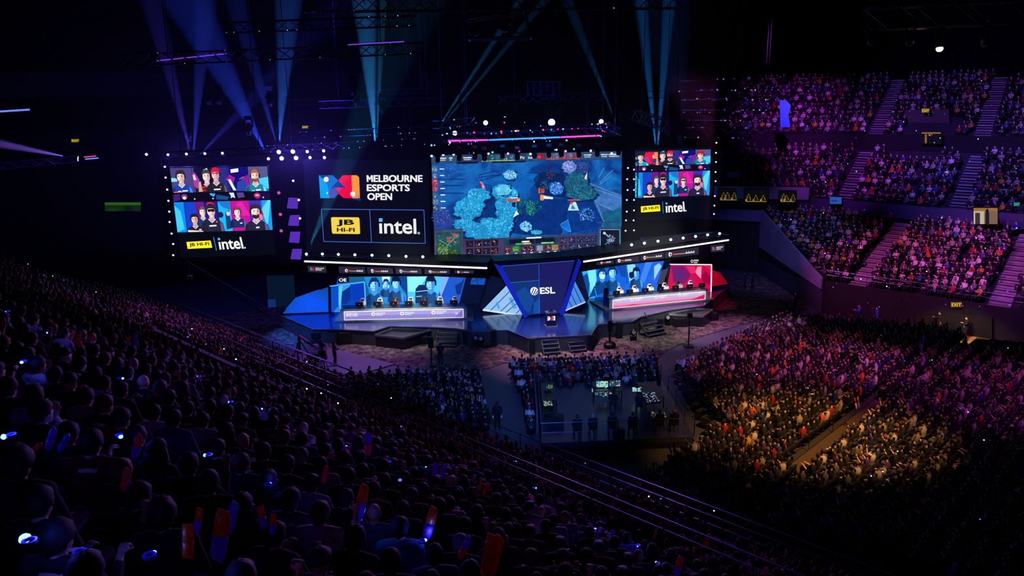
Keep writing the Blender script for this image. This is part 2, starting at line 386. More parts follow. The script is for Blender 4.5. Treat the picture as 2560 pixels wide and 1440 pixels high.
# aisle stairs
def stairs(name, u, rows, w, m=STEP, du=0.0, bent=False):
    mb = MB()
    for i, (n, z) in enumerate(rows):
        d = abs(rows[1][0] - rows[0][0]); dz = rows[1][1] - rows[0][1]
        for k in range(2):
            uu = u + du * i / len(rows); nn = n + (k - 0.5) * d / 2 + (bend(uu) if bent else 0)
            z1 = z + 0.06 + k * dz / 2
            mb.prism([UN(uu - w / 2, nn - d * .15, z1), UN(uu + w / 2, nn - d * .15, z1), UN(uu + w / 2, nn + d * .2, z1), UN(uu - w / 2, nn + d * .2, z1)], (0, 0, -0.12))
    return struct(mb.build(name, m))
AIS_LOW = [(-23.4, -1.0), (-12.9, -1.0)]
AIS_UP = [(-43.0, -3.0), (-30.9, -1.0), (-20.3, -0.6)]; AIS_TOP = [(-32.2, -1.6), (-21.5, -1.5)]
AIS_NEAR = [-23.5, 3.5]; AIS_LB = [-40.0, -27.5, -10.5]
for u, du in AIS_LOW: stairs('stair_flight', u, RLOW, 1.5, du=du)
for u, du in AIS_UP: stairs('stair_flight', u, RUP, 1.5, du=du, bent=True)
for u, du in AIS_TOP: stairs('stair_flight', u, RUP2, 1.5, du=du, bent=True)

# ---------------------------------------------------------------- rails: one thing per run, with posts and bars as parts
def rail(label, pts, h, bars, post=2.0, w=0.038, group=None):
    """pts: base points; bars: heights of the longitudinal bars"""
    e = empty('guard_rail', pts[0]); tag(e, label, 'railing', group)
    inv = Matrix.Translation(-Vector(pts[0])); k = 0
    for i, z in enumerate(bars):
        mb = MB()
        for a, b in zip(pts, pts[1:]): mb.bar(a + Vector((0, 0, z)), b + Vector((0, 0, z)), w * (1.0 if z >= h - 1e-6 else 0.7), n=6)
        o = mb.build('top_rail' if z >= h - 1e-6 else 'bar', RAILM, e); o.data.transform(inv)
    for a, b in zip(pts, pts[1:]):
        L = (b - a).length; n = max(1, round(L / post))
        for j in range(n + 1):
            if k >= 60: break
            p = a + (b - a) * j / n; mb = MB(); mb.bar(p, p + Vector((0, 0, h)), 0.045, n=6)
            o = mb.build('post', RAILM, e); o.data.transform(inv); k += 1
    return e
rail('steel guard rail on the parapet just below the nearest spectators', [UN(-22.0, 14.5, 7.72), UN(-9.0, 14.5, 7.72), UN(14, 14.5, 7.72)], 1.0, [1.0, 0.72], 2.2)
rail('steel guard rail on the parapet, length further left past the stair opening', [UN(-64, 14.5, 7.72), UN(-27.5, 14.5, 7.72)], 1.0, [1.0, 0.72], 2.4)
rail('tall five-bar rail round the stair opening in the near stand', [UN(-30.0, 15.2, 7.0), UN(-22.5, 15.2, 7.0)], 2.0, [2.0, 1.6, 1.2, 0.8, 0.3], 2.0)
rail('long steel guard rail along the front edge of the lower bank', [UN(-62, 22.0, 3.9), UN(-30, 21.9, 3.9), UN(-9, 22.0, 3.9), UN(12, 22.0, 3.9)], 1.0, [1.0, 0.66, 0.33], 2.4)
rail('steel rail along the front of the side stand above its purple wall', [UN(-26, 66.3, 2.85), UN(4, 66.3, 2.85)], 1.0, [1.0, 0.6], 1.8)
rail('sloping rail down the end wall of the side stand', [Vector((E2.x, E2.y, 6.9)), Vector((E1.x, E1.y, 3.2))], 0.9, [0.9, 0.5], 1.6)
rail('rail on top of the upper tier fascia of the side stand', [UN(-33, 81.3, 8.05), UN(4, 81.3, 8.05)], 0.75, [0.75], 2.5, 0.04)
rail('hand rail beside the carpeted cross aisle in the raked block', [UN(-14.2, 33, 1.35), UN(-14.2, 45, 1.35)], 0.9, [0.9], 3.0)
# ================================================================ THE STAGE
SZ = 1.2
DECK = mat('gloss_deck_lit_blue', (26, 44, 100), 0.15, 0.0, scale=0.4, vary=0.3); DECK.node_tree.nodes['Principled BSDF'].inputs['IOR'].default_value = 2.1  # black deck; blue stage light is put into its base colour
DECKS = mat('deck_fascia', (62, 60, 62), 0.7, scale=0.7)
GREY = mat('grey_set_panel', (70, 72, 96), 0.5, scale=0.8)
fr = [(704, 789), (783, 823), (856, 824), (934, 828), (976, 815), (1090, 818), (1139, 821), (1182, 828), (1269, 825), (1319, 845), (1477, 837), (1495, 811), (1582, 803), (1602, 792), (1674, 775), (1760, 764), (1822, 716)]
fp = [onz(x, y, SZ) for x, y in fr]
dk = fp + [Vector((21, 74, SZ)), Vector((4, 72, SZ)), Vector((-8, 69, SZ)), Vector((-20, 66, SZ))]
st = slab('stage', dk, SZ, 0.12, DECK); tag(st, 'glossy dark stage deck with angular front edge before the big screen', 'stage')
mb = MB()
for a, b in zip(fp, fp[1:]): mb.prism([Vector((a.x, a.y, 0)), Vector((b.x, b.y, 0)), b - Vector((0, 0, .13)), a - Vector((0, 0, .13))], Vector((0, 0.12, 0)))
fa = mb.build('stage_skirt', DECKS, st)
mb = MB()
for a, b in zip(fp, fp[1:]): mb.bar(a + Vector((0, -.02, .0)), b + Vector((0, -.02, .0)), 0.05)
mb.build('edge_trim', mat('edge_trim', (120, 122, 128), 0.4, 0.4), st)

# low sunken camera platforms cut into the stage front
def pit(label, pts, z):
    mb = MB(); P = [onz(x, y, z) for x, y in pts]; mb.prism(P, (0, 0, -z + 0.02)); o = mb.build('camera_platform', mat('pit_floor', (20, 22, 30), 0.3)); tag(o, label, 'platform')
    mb = MB()
    for a, b in zip(P, P[1:] + P[:1]): mb.bar(a, b, 0.07, 0.16)
    mb.build('lip', mat('pit_lip', (110, 106, 100), 0.6), o)
pit('low dark camera platform before the left team desk', [(938, 838), (985, 821), (1082, 824), (1010, 846)], 0.95)
pit('low dark camera platform in front of the right team desk', [(1672, 786), (1735, 773), (1782, 775), (1757, 792)], 0.95)

def frame_mb(P, w, th, nrm):
    mb = MB()
    for a, b in zip(P, P[1:] + P[:1]): mb.bar(a + nrm * th, b + nrm * th, w)
    return mb

# ---------------------------------------------------------------- main game screen
YM = math.radians(11.3)
c = Canvas((1.9, 66.5, 0), YM, 5.12, 1070, 370)
TL, TR, BR, BL = (45, 95), (2482, 40), (2466, 1302), (90, 1428)
main = c.cabinet('main_screen', [(38, 85), (2492, 30), (2478, 1310), (84, 1438)], 0.5, BLK)
tag(main, 'huge centre LED screen showing a blue underwater game map', 'screen')
def lerp2(a, b, t): return (a[0] + (b[0] - a[0]) * t, a[1] + (b[1] - a[1]) * t)
def game_mat():
    m = bpy.data.materials.new('game_terrain'); m.use_nodes = True; nt = m.node_tree; b = nt.nodes['Principled BSDF']
    tc = nt.nodes.new('ShaderNodeTexCoord')
    n1 = nt.nodes.new('ShaderNodeTexNoise'); n1.inputs['Scale'].default_value = 0.33; n1.inputs['Detail'].default_value = 9; n1.inputs['Roughness'].default_value = 0.62; n1.inputs['Distortion'].default_value = 1.0
    n2 = nt.nodes.new('ShaderNodeTexNoise'); n2.inputs['Scale'].default_value = 3.0; n2.inputs['Detail'].default_value = 6
    for n in (n1, n2): nt.links.new(tc.outputs['Object'], n.inputs['Vector'])
    mx = nt.nodes.new('ShaderNodeMath'); mx.operation = 'MULTIPLY_ADD'; mx.inputs[1].default_value = 0.22; nt.links.new(n2.outputs['Fac'], mx.inputs[0]); nt.links.new(n1.outputs['Fac'], mx.inputs[2])
    rp = nt.nodes.new('ShaderNodeValToRGB'); e = rp.color_ramp.elements
    e[0].position = 0.42; e[0].color = rgb((5, 26, 84)) + (1,); e[1].position = 0.82; e[1].color = rgb((22, 112, 190)) + (1,)
    k = e.new(0.58); k.color = rgb((8, 60, 136)) + (1,)
    nt.links.new(mx.outputs[0], rp.inputs['Fac']); nt.links.new(rp.outputs['Color'], b.inputs['Emission Color']); b.inputs['Emission Strength'].default_value = 1.15
    b.inputs['Base Color'].default_value = (0.01, 0.01, 0.012, 1); return m
c.poly([TL, TR, BR, BL], (20, 80, 160), 0, 1)
R = random.Random(3)
def blob(cx, cy, rx, ry, col, l, n=26, jit=0.16):
    pts = []
    for i in range(n):
        a = 2 * math.pi * i / n; k = 1 + R.uniform(-jit, jit); pts.append((cx + rx * math.cos(a) * k, cy + ry * math.sin(a) * k))
    c.poly(pts, col, l)
def speck(cx, cy, rx, ry, cols, l, n, s):
    if s > 12: n = int(n * 1.9); s *= .68
    for i in range(n):
        a = R.uniform(0, 6.28); r = math.sqrt(R.random()); x = cx + rx * r * math.cos(a); y = cy + ry * r * math.sin(a)
        pts = [(x + R.uniform(-s, s), y + R.uniform(-s, s)) for _ in range(R.choice((3, 4)))]
        c.poly(pts, R.choice(cols), l + R.uniform(0, 4))
# ground: paths, shadows, cliffs
c.poly([(640, 400), (760, 340), (1000, 320), (1420, 330), (1400, 420), (1200, 640), (860, 470), (650, 440)], (14, 92, 175), 2)
for x0, y0, x1, y1 in [(640, 380, 960, 335), (650, 420, 940, 345), (180, 480, 430, 480), (120, 400, 480, 400), (160, 575, 460, 580), (650, 345, 900, 290)]: c.line(x0, y0, x1, y1, 12, (9, 48, 110), 3)
c.poly([(1350, 400), (1420, 320), (1560, 300), (1740, 340), (1790, 470), (1760, 640), (1480, 600), (1380, 500)], (9, 36, 88), 2)
c.poly([(690, 640), (870, 600), (900, 760), (880, 900), (760, 940), (640, 860)], (8, 50, 116), 3)
c.poly([(1200, 760), (1480, 640), (1780, 660), (1790, 960), (1700, 1110), (1300, 1120), (1080, 1090)], (8, 46, 120), 2)
c.poly([(1790, 660), (2140, 640), (2250, 940), (2200, 1010), (1800, 1100)], (9, 52, 132), 2)
c.poly([(2060, 430), (2480, 600), (2478, 1010), (2220, 1010), (2240, 940), (2120, 690), (2160, 570)], (44, 96, 158), 3)
c.poly([(2240, 820), (2478, 770), (2478, 1010), (2240, 1000)], (20, 92, 128), 4)
c.poly([(2110, 640), (2300, 560), (2480, 640), (2480, 720), (2380, 800), (2200, 740)], (62, 112, 182), 5)
for x0, y0, x1, y1 in [(2060, 450, 2480, 620), (2120, 520, 2470, 640), (2130, 650, 2260, 960), (2180, 380, 2260, 250), (2200, 440, 2370, 280), (2190, 470, 2350, 350), (2200, 720, 2380, 800)]: c.line(x0, y0, x1, y1, 7, (96, 150, 214), 6)
c.poly([(60, 780), (200, 790), (300, 900), (330, 1000), (80, 1040)], (40, 60, 140), 3); speck(160, 880, 120, 110, [(70, 90, 180), (90, 120, 205), (30, 50, 120)], 5, 60, 22)
speck(300, 240, 130, 45, [(90, 110, 200), (50, 70, 170), (30, 60, 150)], 5, 50, 16); speck(260, 340, 120, 60, [(20, 70, 150), (10, 40, 110)], 5, 40, 20)
# pale coral trees
TC = [(40, 168, 225), (70, 195, 238), (20, 130, 200), (110, 214, 245), (14, 96, 165), (46, 180, 214)]
def tree(cx, cy, rx, ry, base=(30, 140, 200), cols=TC, n=130, s=20, l=8):
    blob(cx + rx * .1, cy + ry * .2, rx * 1.1, ry * 1.08, (6, 34, 90), l - 1); blob(cx, cy, rx, ry, base, l); speck(cx, cy, rx * .92, ry * .92, cols, l + 1, n, s)
for a in [(640, 600, 150, 90), (500, 790, 180, 120), (560, 720, 170, 110), (960, 560, 150, 110), (1000, 760, 140, 150), (1060, 590, 90, 80), (470, 980, 150, 80), (980, 960, 120, 100), (700, 1060, 230, 110), (900, 1050, 170, 120), (800, 950, 140, 60)]: tree(*a)
tree(960, 540, 100, 70, (90, 190, 225), [(120, 215, 240), (90, 190, 228), (60, 160, 210)], 60, 16, 12)
for a in [(1050, 345, 88, 62), (1255, 1005, 75, 68)]: tree(*a, base=(60, 160, 220), cols=[(150, 220, 245), (20, 90, 160), (110, 200, 240), (200, 238, 250)], n=60, s=24, l=14)
c.line(1060, 400, 1062, 480, 8, (10, 60, 120), 12)
tree(1640, 515, 92, 82, (40, 110, 210), [(110, 170, 245), (30, 80, 180), (150, 200, 250), (20, 60, 150)], 80, 20, 14)
tree(1390, 1080, 75, 30, (60, 160, 220), TC, 40, 14, 14)
tree(1810, 240, 90, 80, (110, 130, 200), [(140, 160, 220), (80, 100, 180), (170, 190, 235)], 60, 22, 10)
tree(1960, 250, 110, 80, (30, 60, 130), [(60, 90, 160), (90, 110, 180), (20, 50, 110)], 90, 14, 9)
GC = [(24, 90, 120), (40, 116, 140), (16, 66, 100), (60, 140, 160)]
for a in [(1900, 430, 160, 120), (1940, 560, 180, 110), (2040, 600, 120, 60)]: tree(*a, base=(22, 84, 120), cols=GC, n=140, s=20, l=10)
speck(2030, 860, 110, 90, [(80, 160, 225), (150, 200, 240), (40, 110, 190)], 9, 60, 20)
c.poly([(1690, 980), (1790, 920), (1830, 1080), (1730, 1060)], (16, 96, 190), 10)
for q in [(1690, 980, 1790, 920), (1790, 920, 1830, 1080), (1830, 1080, 1700, 1000)]: c.line(*q, 6, (70, 160, 230), 12)
# glow of spells, small creatures, health bars
speck(1290, 760, 150, 110, [(10, 90, 90), (20, 130, 70), (14, 70, 110)], 8, 110, 26); speck(1310, 770, 60, 90, [(40, 190, 80), (90, 220, 110)], 13, 40, 16)
speck(1500, 470, 60, 60, [(20, 90, 130), (30, 120, 140)], 8, 40, 18)
c.poly([(660, 425), (690, 440), (730, 500), (705, 525)], (240, 150, 140), 16); c.poly([(660, 425), (700, 470), (690, 490)], (225, 40, 70), 17)
speck(1575, 345, 55, 55, [(225, 60, 60), (190, 40, 60), (120, 60, 100)], 16, 26, 12)
c.poly([(2000, 395), (2040, 300), (2030, 405)], (240, 200, 160), 16)
c.rect(1415, 510, 1435, 580, (220, 90, 40), 14); c.rect(1445, 520, 1490, 575, (190, 70, 40), 14); c.rect(1438, 600, 1480, 670, (240, 140, 50), 15); c.poly([(1480, 610), (1600, 630), (1600, 655), (1480, 650)], (235, 240, 250), 16)
c.rect(995, 655, 1175, 680, (230, 70, 60), 16); c.rect(1140, 648, 1175, 682, (245, 190, 80), 17); c.rect(1050, 632, 1150, 644, (230, 236, 244), 17)
c.poly([(1090, 890), (1130, 800), (1165, 845)], (240, 235, 240), 17); c.poly([(1070, 700), (1120, 690), (1120, 760), (1080, 750)], (24, 30, 60), 17)
c.rect(1790, 660, 1945, 672, (225, 110, 80), 16); c.poly([(1790, 800), (1830, 690), (1890, 690), (1935, 800)], (180, 225, 235), 16); c.disc(1838, 700, 20, 18, (230, 50, 60), 18); c.poly([(1825, 780), (1850, 720), (1890, 780)], (40, 140, 170), 18)
# top bar and side list
hud, hud2 = (46, 74, 110), (34, 60, 96)
def topx(x0, x1, y0, y1, col, l):
    f = lambda x: 98 - (x - 45) * 0.0225
    c.poly([(x0, f(x0) + y0), (x1, f(x1) + y0), (x1, f(x1) + y1), (x0, f(x0) + y1)], col, l)
topx(42, 2482, 0, 100, hud2, 18); topx(365, 640, 60, 112, (10, 14, 30), 19); topx(820, 1250, 92, 112, (26, 20, 50), 19)
topx(45, 360, 4, 96, hud, 20); topx(1250, 1400, 4, 90, hud, 20); topx(1955, 2480, 2, 92, hud, 20); topx(370, 670, 14, 90, (40, 50, 90), 20)
for i in range(5):
    topx(690 + i * 86, 770 + i * 86, 6, 76, R.choice([(40, 80, 120), (60, 90, 100), (30, 70, 90)]), 21); topx(690 + i * 86, 770 + i * 86, 78, 90, (150, 200, 90), 22)
    topx(1510 + i * 88, 1592 + i * 88, 2, 70, R.choice([(70, 60, 110), (120, 60, 80), (80, 90, 130)]), 21); topx(1510 + i * 88, 1592 + i * 88, 72, 84, (210, 60, 50), 22)
    speck(730 + i * 86, 118, 32, 26, [(200, 220, 230), (40, 120, 160), (20, 30, 60), (120, 190, 120)], 22, 16, 11); speck(1552 + i * 88, 100, 32, 26, [(220, 210, 220), (60, 90, 170), (20, 20, 50), (200, 90, 90)], 22, 16, 11)
topx(1405, 1500, 4, 78, (110, 40, 60), 21); c.disc(1428, 115, 24, 22, (220, 40, 50), 23)
for x0, x1 in [(140, 235), (270, 315), (450, 560), (1995, 2090), (2000, 2080), (2215, 2300), (2310, 2455)]: topx(x0, x1, 28, 44, (200, 208, 220), 23); topx(x0 + 6, x1 - 10, 54, 68, (170, 180, 200), 23)
c.tbox('Fii', 1182, 106, 1232, 140, (240, 240, 245), 24, .01); [c.rect(1285 + k * 17, 112 + (k % 2) * 6, 1297 + k * 17, 136, (230, 230, 238), 24) for k in range(5)]
for i in range(7):
    y = 235 + i * 83; x = 48 + i * 2.6
    c.rect(x, y, x + 70, y + 74, [(60, 100, 150), (50, 90, 140), (190, 30, 50), (170, 40, 60), (30, 90, 130), (90, 100, 140), (40, 60, 90)][i], 18)
    speck(x + 35, y + 38, 30, 30, [(220, 220, 235), (120, 170, 200), (20, 20, 50), (90, 130, 180)], 19, 22, 13); c.rect(x + 102, y + 28, x + 160, y + 40, (230, 235, 240), 20)
# bottom bar
by = lambda x: (x - 80) * -0.047
def bp(x0, y0, x1, y1, col, l): c.poly([(x0, y0 + by(x0)), (x1, y0 + by(x1)), (x1, y1 + by(x1)), (x0, y1 + by(x0))], col, l)
bp(440, 1190, 2200, 1425, (62, 56, 92), 18); bp(82, 1052, 445, 1425, (70, 72, 104), 18); bp(2180, 1120, 2472, 1425, (66, 62, 100), 18); bp(470, 1200, 900, 1225, (44, 44, 76), 19)
for x0, x1 in [(80, 445), (2170, 2470), (1130, 1560)]: bp(x0, 1046 if x0 != 1130 else 1188, x1, 1064 if x0 != 1130 else 1222, (40, 70, 100), 19)
bp(110, 1084, 425, 1410, (34, 72, 70), 20); speck(190, 1300, 70, 90, [(120, 160, 40), (80, 130, 40), (150, 180, 60), (30, 50, 20)], 21, 90, 20); speck(330, 1160, 80, 90, [(30, 110, 120), (20, 80, 100), (120, 150, 160)], 21, 80, 20); speck(330, 1330, 70, 60, [(30, 40, 20), (60, 80, 30), (100, 140, 50)], 21, 60, 18); speck(190, 1150, 60, 60, [(20, 70, 80), (40, 110, 120)], 21, 50, 18)
c.line(150, 1350, 390, 1100, 16, (90, 140, 120), 26); c.line(140, 1180, 300, 1260, 10, (70, 150, 150), 26)
for i in range(9): c.disc(250 + R.uniform(0, 160), 1100 + R.uniform(0, 150), 13, 11, (225, 70, 60), 28, 8)
for i in range(4):
    for j in range(2):
        x, y = 490 + i * 107, 1212 + j * 98
        bp(x, y, x + 88, y + 76, (24, 16, 34), 20); speck(x + 44, y + 36 + by(x), 34, 28, [R.choice([(230, 140, 110), (200, 60, 90), (230, 220, 140), (160, 120, 200), (90, 170, 210)]), (40, 20, 50), (130, 60, 70)], 21, 12, 17)
bp(970, 1208, 1660, 1300, (30, 60, 84), 20); bp(1040, 1218, 1358, 1280, (14, 22, 46), 21); bp(1372, 1218, 1620, 1280, (14, 22, 46), 21)
for x0, x1, y, cl in [(1120, 1230, 1270, (60, 190, 80)), (1220, 1320, 1270, (220, 180, 90)), (1450, 1610, 1272, (120, 210, 120)), (1200, 1300, 1244, (230, 230, 235)), (1260, 1450, 1200, (235, 238, 240))]: bp(x0, y, x1, y + 18, cl, 23)
for i, x in enumerate([975, 1085, 1190, 1285, 1390, 1495, 1585]):
    bp(x, 1310, x + 80, 1380, [(80, 20, 40), (30, 150, 60), (50, 30, 50), (40, 20, 50), (120, 140, 170), (60, 40, 40), (140, 130, 70)][i], 21); speck(x + 40, 1345 + by(x), 32, 28, [(225, 120, 110), (220, 210, 200), (30, 20, 40), (160, 140, 90)], 22, 12, 16); bp(x + 25, 1392, x + 60, 1402, (220, 220, 225), 22)
for i, x in enumerate([1692, 1806, 1906, 1992, 2084]):
    for j in range(2):
        y = 1222 + j * 98; bp(x, y, x + 78, y + 78, (30, 34, 70), 21); speck(x + 40, y + 36 + by(x), 33, 30, [R.choice([(190, 190, 210), (80, 140, 190), (230, 120, 100), (120, 180, 140)]), (30, 30, 60), (90, 110, 150)], 22, 14, 16)
bp(2205, 1150, 2455, 1400, (14, 22, 40), 20)
for q in [(2205, 1045, 2455, 1045), (2455, 1045, 2455, 1290), (2205, 1285, 2455, 1290), (2205, 1045, 2205, 1285)]: c.line(*q, 8, (70, 190, 205), 22)
speck(2335, 1170, 55, 55, [(90, 150, 200), (220, 80, 90), (160, 180, 220), (40, 80, 130)], 22, 40, 20); c.line(2260, 1090, 2320, 1140, 14, (150, 180, 210), 24); c.line(2230, 1270, 2320, 1190, 12, (50, 130, 150), 24); c.disc(2332, 1178, 22, 20, (120, 190, 230), 27); c.disc(2332, 1178, 9, 9, (20, 30, 60), 28); c.disc(2258, 1090, 18, 18, (220, 220, 235), 27)
GM = game_mat()
gm = attr_mat('game_colours', 1.2); nt = gm.node_tree; b_ = nt.nodes['Principled BSDF']; at_ = [n for n in nt.nodes if n.bl_idname == 'ShaderNodeAttribute'][0]
tc = nt.nodes.new('ShaderNodeTexCoord'); nz = nt.nodes.new('ShaderNodeTexNoise'); nz.inputs['Scale'].default_value = 2.2; nz.inputs['Detail'].default_value = 9; nz.inputs['Roughness'].default_value = .7
mr = nt.nodes.new('ShaderNodeMapRange'); mr.inputs['From Min'].default_value = .3; mr.inputs['From Max'].default_value = .7; mr.inputs['To Min'].default_value = .55; mr.inputs['To Max'].default_value = 1.3
vm = nt.nodes.new('ShaderNodeVectorMath'); vm.operation = 'SCALE'; nt.links.new(tc.outputs['Object'], nz.inputs['Vector']); nt.links.new(nz.outputs['Fac'], mr.inputs['Value']); nt.links.new(at_.outputs['Color'], vm.inputs[0]); nt.links.new(mr.outputs['Result'], vm.inputs['Scale']); nt.links.new(vm.outputs['Vector'], b_.inputs['Emission Color'])
pic = c.build('game_picture', [gm, GM], main)
bo = MB(); bo.tube([c.P(85, 1436, 2), c.P(2470, 1310, 2)], 0.05, 6); bo.build('bottom_edge', BLK, main)

# ---------------------------------------------------------------- logo wall
c = Canvas((-11, 65.8, 0), math.radians(-10.8), 7.2, 780, 420)
lw = c.cabinet('logo_screen', [(-150, -150), (2110, -150), (2130, 1560), (-100, 1530)], 0.5, BLK); tag(lw, 'black LED wall with the big coloured event logo and two sponsor boxes', 'screen')
c.poly([(-145, -145), (2105, -145), (2125, 1555), (-95, 1525)], (4, 5, 16), 0)
c.poly([(122, 130), (372, 130), (470, 225), (360, 345), (300, 440), (315, 543), (150, 543)], (18, 110, 205), 2)
c.poly([(122, 130), (205, 195), (275, 300), (300, 400), (298, 470), (315, 543), (150, 543)], (0, 165, 240), 3); c.poly([(300, 260), (360, 345), (300, 430)], (16, 120, 210), 4)
c.poly([(125, 132), (290, 132), (205, 200)], (20, 60, 160), 4); c.poly([(300, 430), (370, 350), (478, 460), (403, 543), (315, 543)], (80, 80, 178), 4)
c.poly([(470, 225), (595, 350), (360, 345)], (6, 52, 160), 5); c.poly([(470, 225), (555, 130), (710, 130), (728, 543), (570, 543), (478, 460), (595, 350)], (238, 8, 62), 3)
c.poly([(375, 350), (450, 350), (455, 425)], (92, 84, 190), 5); c.poly([(450, 350), (588, 352), (478, 455), (455, 425)], (240, 20, 76), 5); c.poly([(710, 130), (805, 130), (848, 170), (862, 543), (728, 543)], (248, 152, 48), 3); c.poly([(800, 480), (860, 530), (830, 525)], (20, 110, 220), 6)
c.disc(255, 205, 45, 48, (246, 246, 250), 6); c.disc(735, 468, 45, 46, (250, 244, 240), 6); c.disc(273, 450, 15, 16, (230, 240, 250), 6); c.line(735, 545, 880, 575, 30, (6, 60, 130), 1)
for t, q in [('MELBOURNE', (980, 130, 1985, 250)), ('ESPORTS', (990, 297, 1755, 415)), ('OPEN', (1000, 455, 1437, 575))]: [c.tbox(t.replace('MEL', 'EL'), (q[0] if t[0] != 'M' else 1112) + k, q[1] + j, q[2] + k, q[3] + j, (246, 246, 250), 4 + i_ * .2, .006) for i_, (k, j) in enumerate([(-5, -3), (5, -3), (-5, 3), (5, 3), (0, 0)])]
for p_ in [[(980, 130), (1010, 130), (1042, 190), (1034, 222), (1012, 178), (1016, 250), (986, 250)], [(1094, 130), (1064, 130), (1034, 190), (1042, 222), (1064, 178), (1068, 250), (1099, 250)]]: c.poly(p_, (246, 246, 250), 5)
for q in [(170, 740, 2015, 757), (2015, 757, 2040, 1358), (212, 1322, 2040, 1358), (170, 740, 212, 1322), (1037, 746, 1072, 1335)]: c.line(*q, 10, (70, 125, 225), 3)
def rrect(c, pts, r, col, l):
    out = []
    n = len(pts)
    for i in range(n):
        p = Vector(pts[i]); a = (Vector(pts[i - 1]) - p).normalized(); b = (Vector(pts[(i + 1) % n]) - p).normalized()
        for t in (1, .4): out.append(tuple(p + a * r * t + b * r * (1 - t) * .3))
        out.append(tuple(p + b * r))
    c.poly(out, col, l)
rrect(c, [(340, 885), (852, 888), (868, 1190), (360, 1182)], 26, (250, 216, 70), 3)
c.text('JB', [(440, 928), (760, 930), (760, 1052), (440, 1050)], (20, 18, 12), 5, .035); c.text('HI-FI', [(446, 1075), (766, 1078), (770, 1148), (448, 1146)], (20, 18, 12), 5, .03)
c.text('ıntel', [(1205, 912), (1872, 914), (1882, 1190), (1215, 1182)], (240, 240, 244), 4, .018); c.rect(1205, 905, 1268, 966, (92, 196, 255), 5); c.disc(1922, 1172, 22, 22, (230, 230, 235), 4); c.disc(1922, 1172, 14, 14, (6, 6, 18), 5); c.tbox('R', 1914, 1162, 1930, 1182, (230, 230, 235), 6)
c.build('logo_picture', SCR, lw)

# ---------------------------------------------------------------- player picture screens at both sides
def bust(c, x, y, s, skin, hair, top, l, cap=None, beard=False, shades=False, turn=0.0, phones=True, marks=None):
    """head and shoulders, y down, units of the current quad"""
    ax = s * (1.0 / ASP); T = lambda px, py: (x + px * ax, y + py * s)
    P = lambda pts, col, ll: c.poly([T(*p) for p in pts], col, ll)
    P([(-1.75, 3.2), (-1.6, 1.9), (-1.1, 1.45), (-.5, 1.2), (.5, 1.2), (1.15, 1.45), (1.65, 1.9), (1.85, 3.2)], top, l)
    P([(-1.65, 3.2), (-1.55, 2.0), (-1.2, 1.6), (-1.15, 2.6), (-1.25, 3.2)], tuple(int(v * .45 + 14) for v in top), l + 1); P([(1.2, 1.55), (1.6, 2.0), (1.75, 3.2), (1.3, 3.2)], tuple(min(255, int(v * 1.6 + 30)) for v in top), l + 1)
    P([(-.36, .6), (.36, .6), (.46, 1.25), (.05, 1.6), (-.42, 1.25)], tuple(int(v * .8) for v in skin), l + 2)
    P([(-.5, 1.2), (0, 1.68), (.55, 1.2), (.62, 1.3), (0, 1.85), (-.58, 1.3)], (225, 220, 235), l + 2)
    hd = [(math.sin(a) * (.66 if math.cos(a) > -.2 else .58), -math.cos(a) * (.92 if math.cos(a) > 0 else 1.0)) for a in [i * 6.2832 / 18 for i in range(18)]]
    P(hd, skin, l + 3); P([(p[0] if p[0] > .12 + turn else .12 + turn, p[1]) for p in hd], tuple(int(v * .78) for v in skin), l + 4)
    hr = [(-.68, .05), (-.74, -.5), (-.5, -.95), (0, -1.12), (.5, -.98), (.74, -.5), (.7, .05), (.56, -.32), (.3, -.5), (-.3, -.46), (-.56, -.3)]
    P(hr, hair, l + 5)
    if cap: P([(-.74, -.25), (-.74, -.7), (-.45, -1.12), (.1, -1.25), (.6, -1.05), (.78, -.6), (.76, -.28), (.3, -.42), (-.3, -.42)], cap, l + 6); P([(-.6, -.3), (.64, -.34), (.5, -.18), (-.45, -.16)], tuple(int(v * .6) for v in cap), l + 7)
    dk = (34, 20, 40)
    if shades: P([(-.55, -.22), (.58, -.22), (.5, .1), (.12, .12), (0, -.02), (-.12, .12), (-.48, .1)], (14, 12, 24), l + 6)
    else:
        for sx in (-.28, .28): P([(sx + turn - .16, -.2), (sx + turn + .16, -.22), (sx + turn + .15, -.15), (sx + turn - .15, -.13)], dk, l + 6); P([(sx + turn - .1, -.08), (sx + turn + .1, -.08), (sx + turn + .08, .02), (sx + turn - .08, .02)], dk, l + 6)
    P([(turn * 1.3 - .04, 0), (turn * 1.3 + .1, .28), (turn * 1.3 - .1, .3)], tuple(int(v * .6) for v in skin), l + 6)
    P([(turn - .2, .5), (turn + .2, .5), (turn + .12, .58), (turn - .12, .58)], (150, 60, 80), l + 6)
    if beard: P([(-.5, .3), (-.25, .42), (.25, .42), (.52, .3), (.42, .85), (0, 1.05), (-.4, .85)], tuple(int(v * .8) for v in hair), l + 5); P([(turn - .18, .52), (turn + .18, .52), (turn, .6)], (170, 90, 90), l + 7)
    if phones:
        for sx in (-.72, .72): P([(sx - .12, -.28), (sx + .12, -.28), (sx + .12, .28), (sx - .12, .28)], (20, 18, 40), l + 8)
        P([(-.84, -.2), (-.72, -.75), (-.45, -1.12), (-.4, -1.04), (-.64, -.7), (-.74, -.2)], (30, 26, 60), l + 8); P([(.84, -.2), (.72, -.75), (.45, -1.12), (.4, -1.04), (.64, -.7), (.74, -.2)], (30, 26, 60), l + 8)
        P([(-.7, .25), (-.4, .68), (-.1, .72), (-.1, .78), (-.44, .76), (-.78, .28)], (16, 14, 30), l + 9)
    if marks:
        for a in marks: P([(a[0], a[1]), (a[0] + a[2], a[1] - .04), (a[0] + a[2], a[1] + .16), (a[0], a[1] + .2)], a[3], l + 4)
ASP = 4.0
SK = (248, 206, 200)
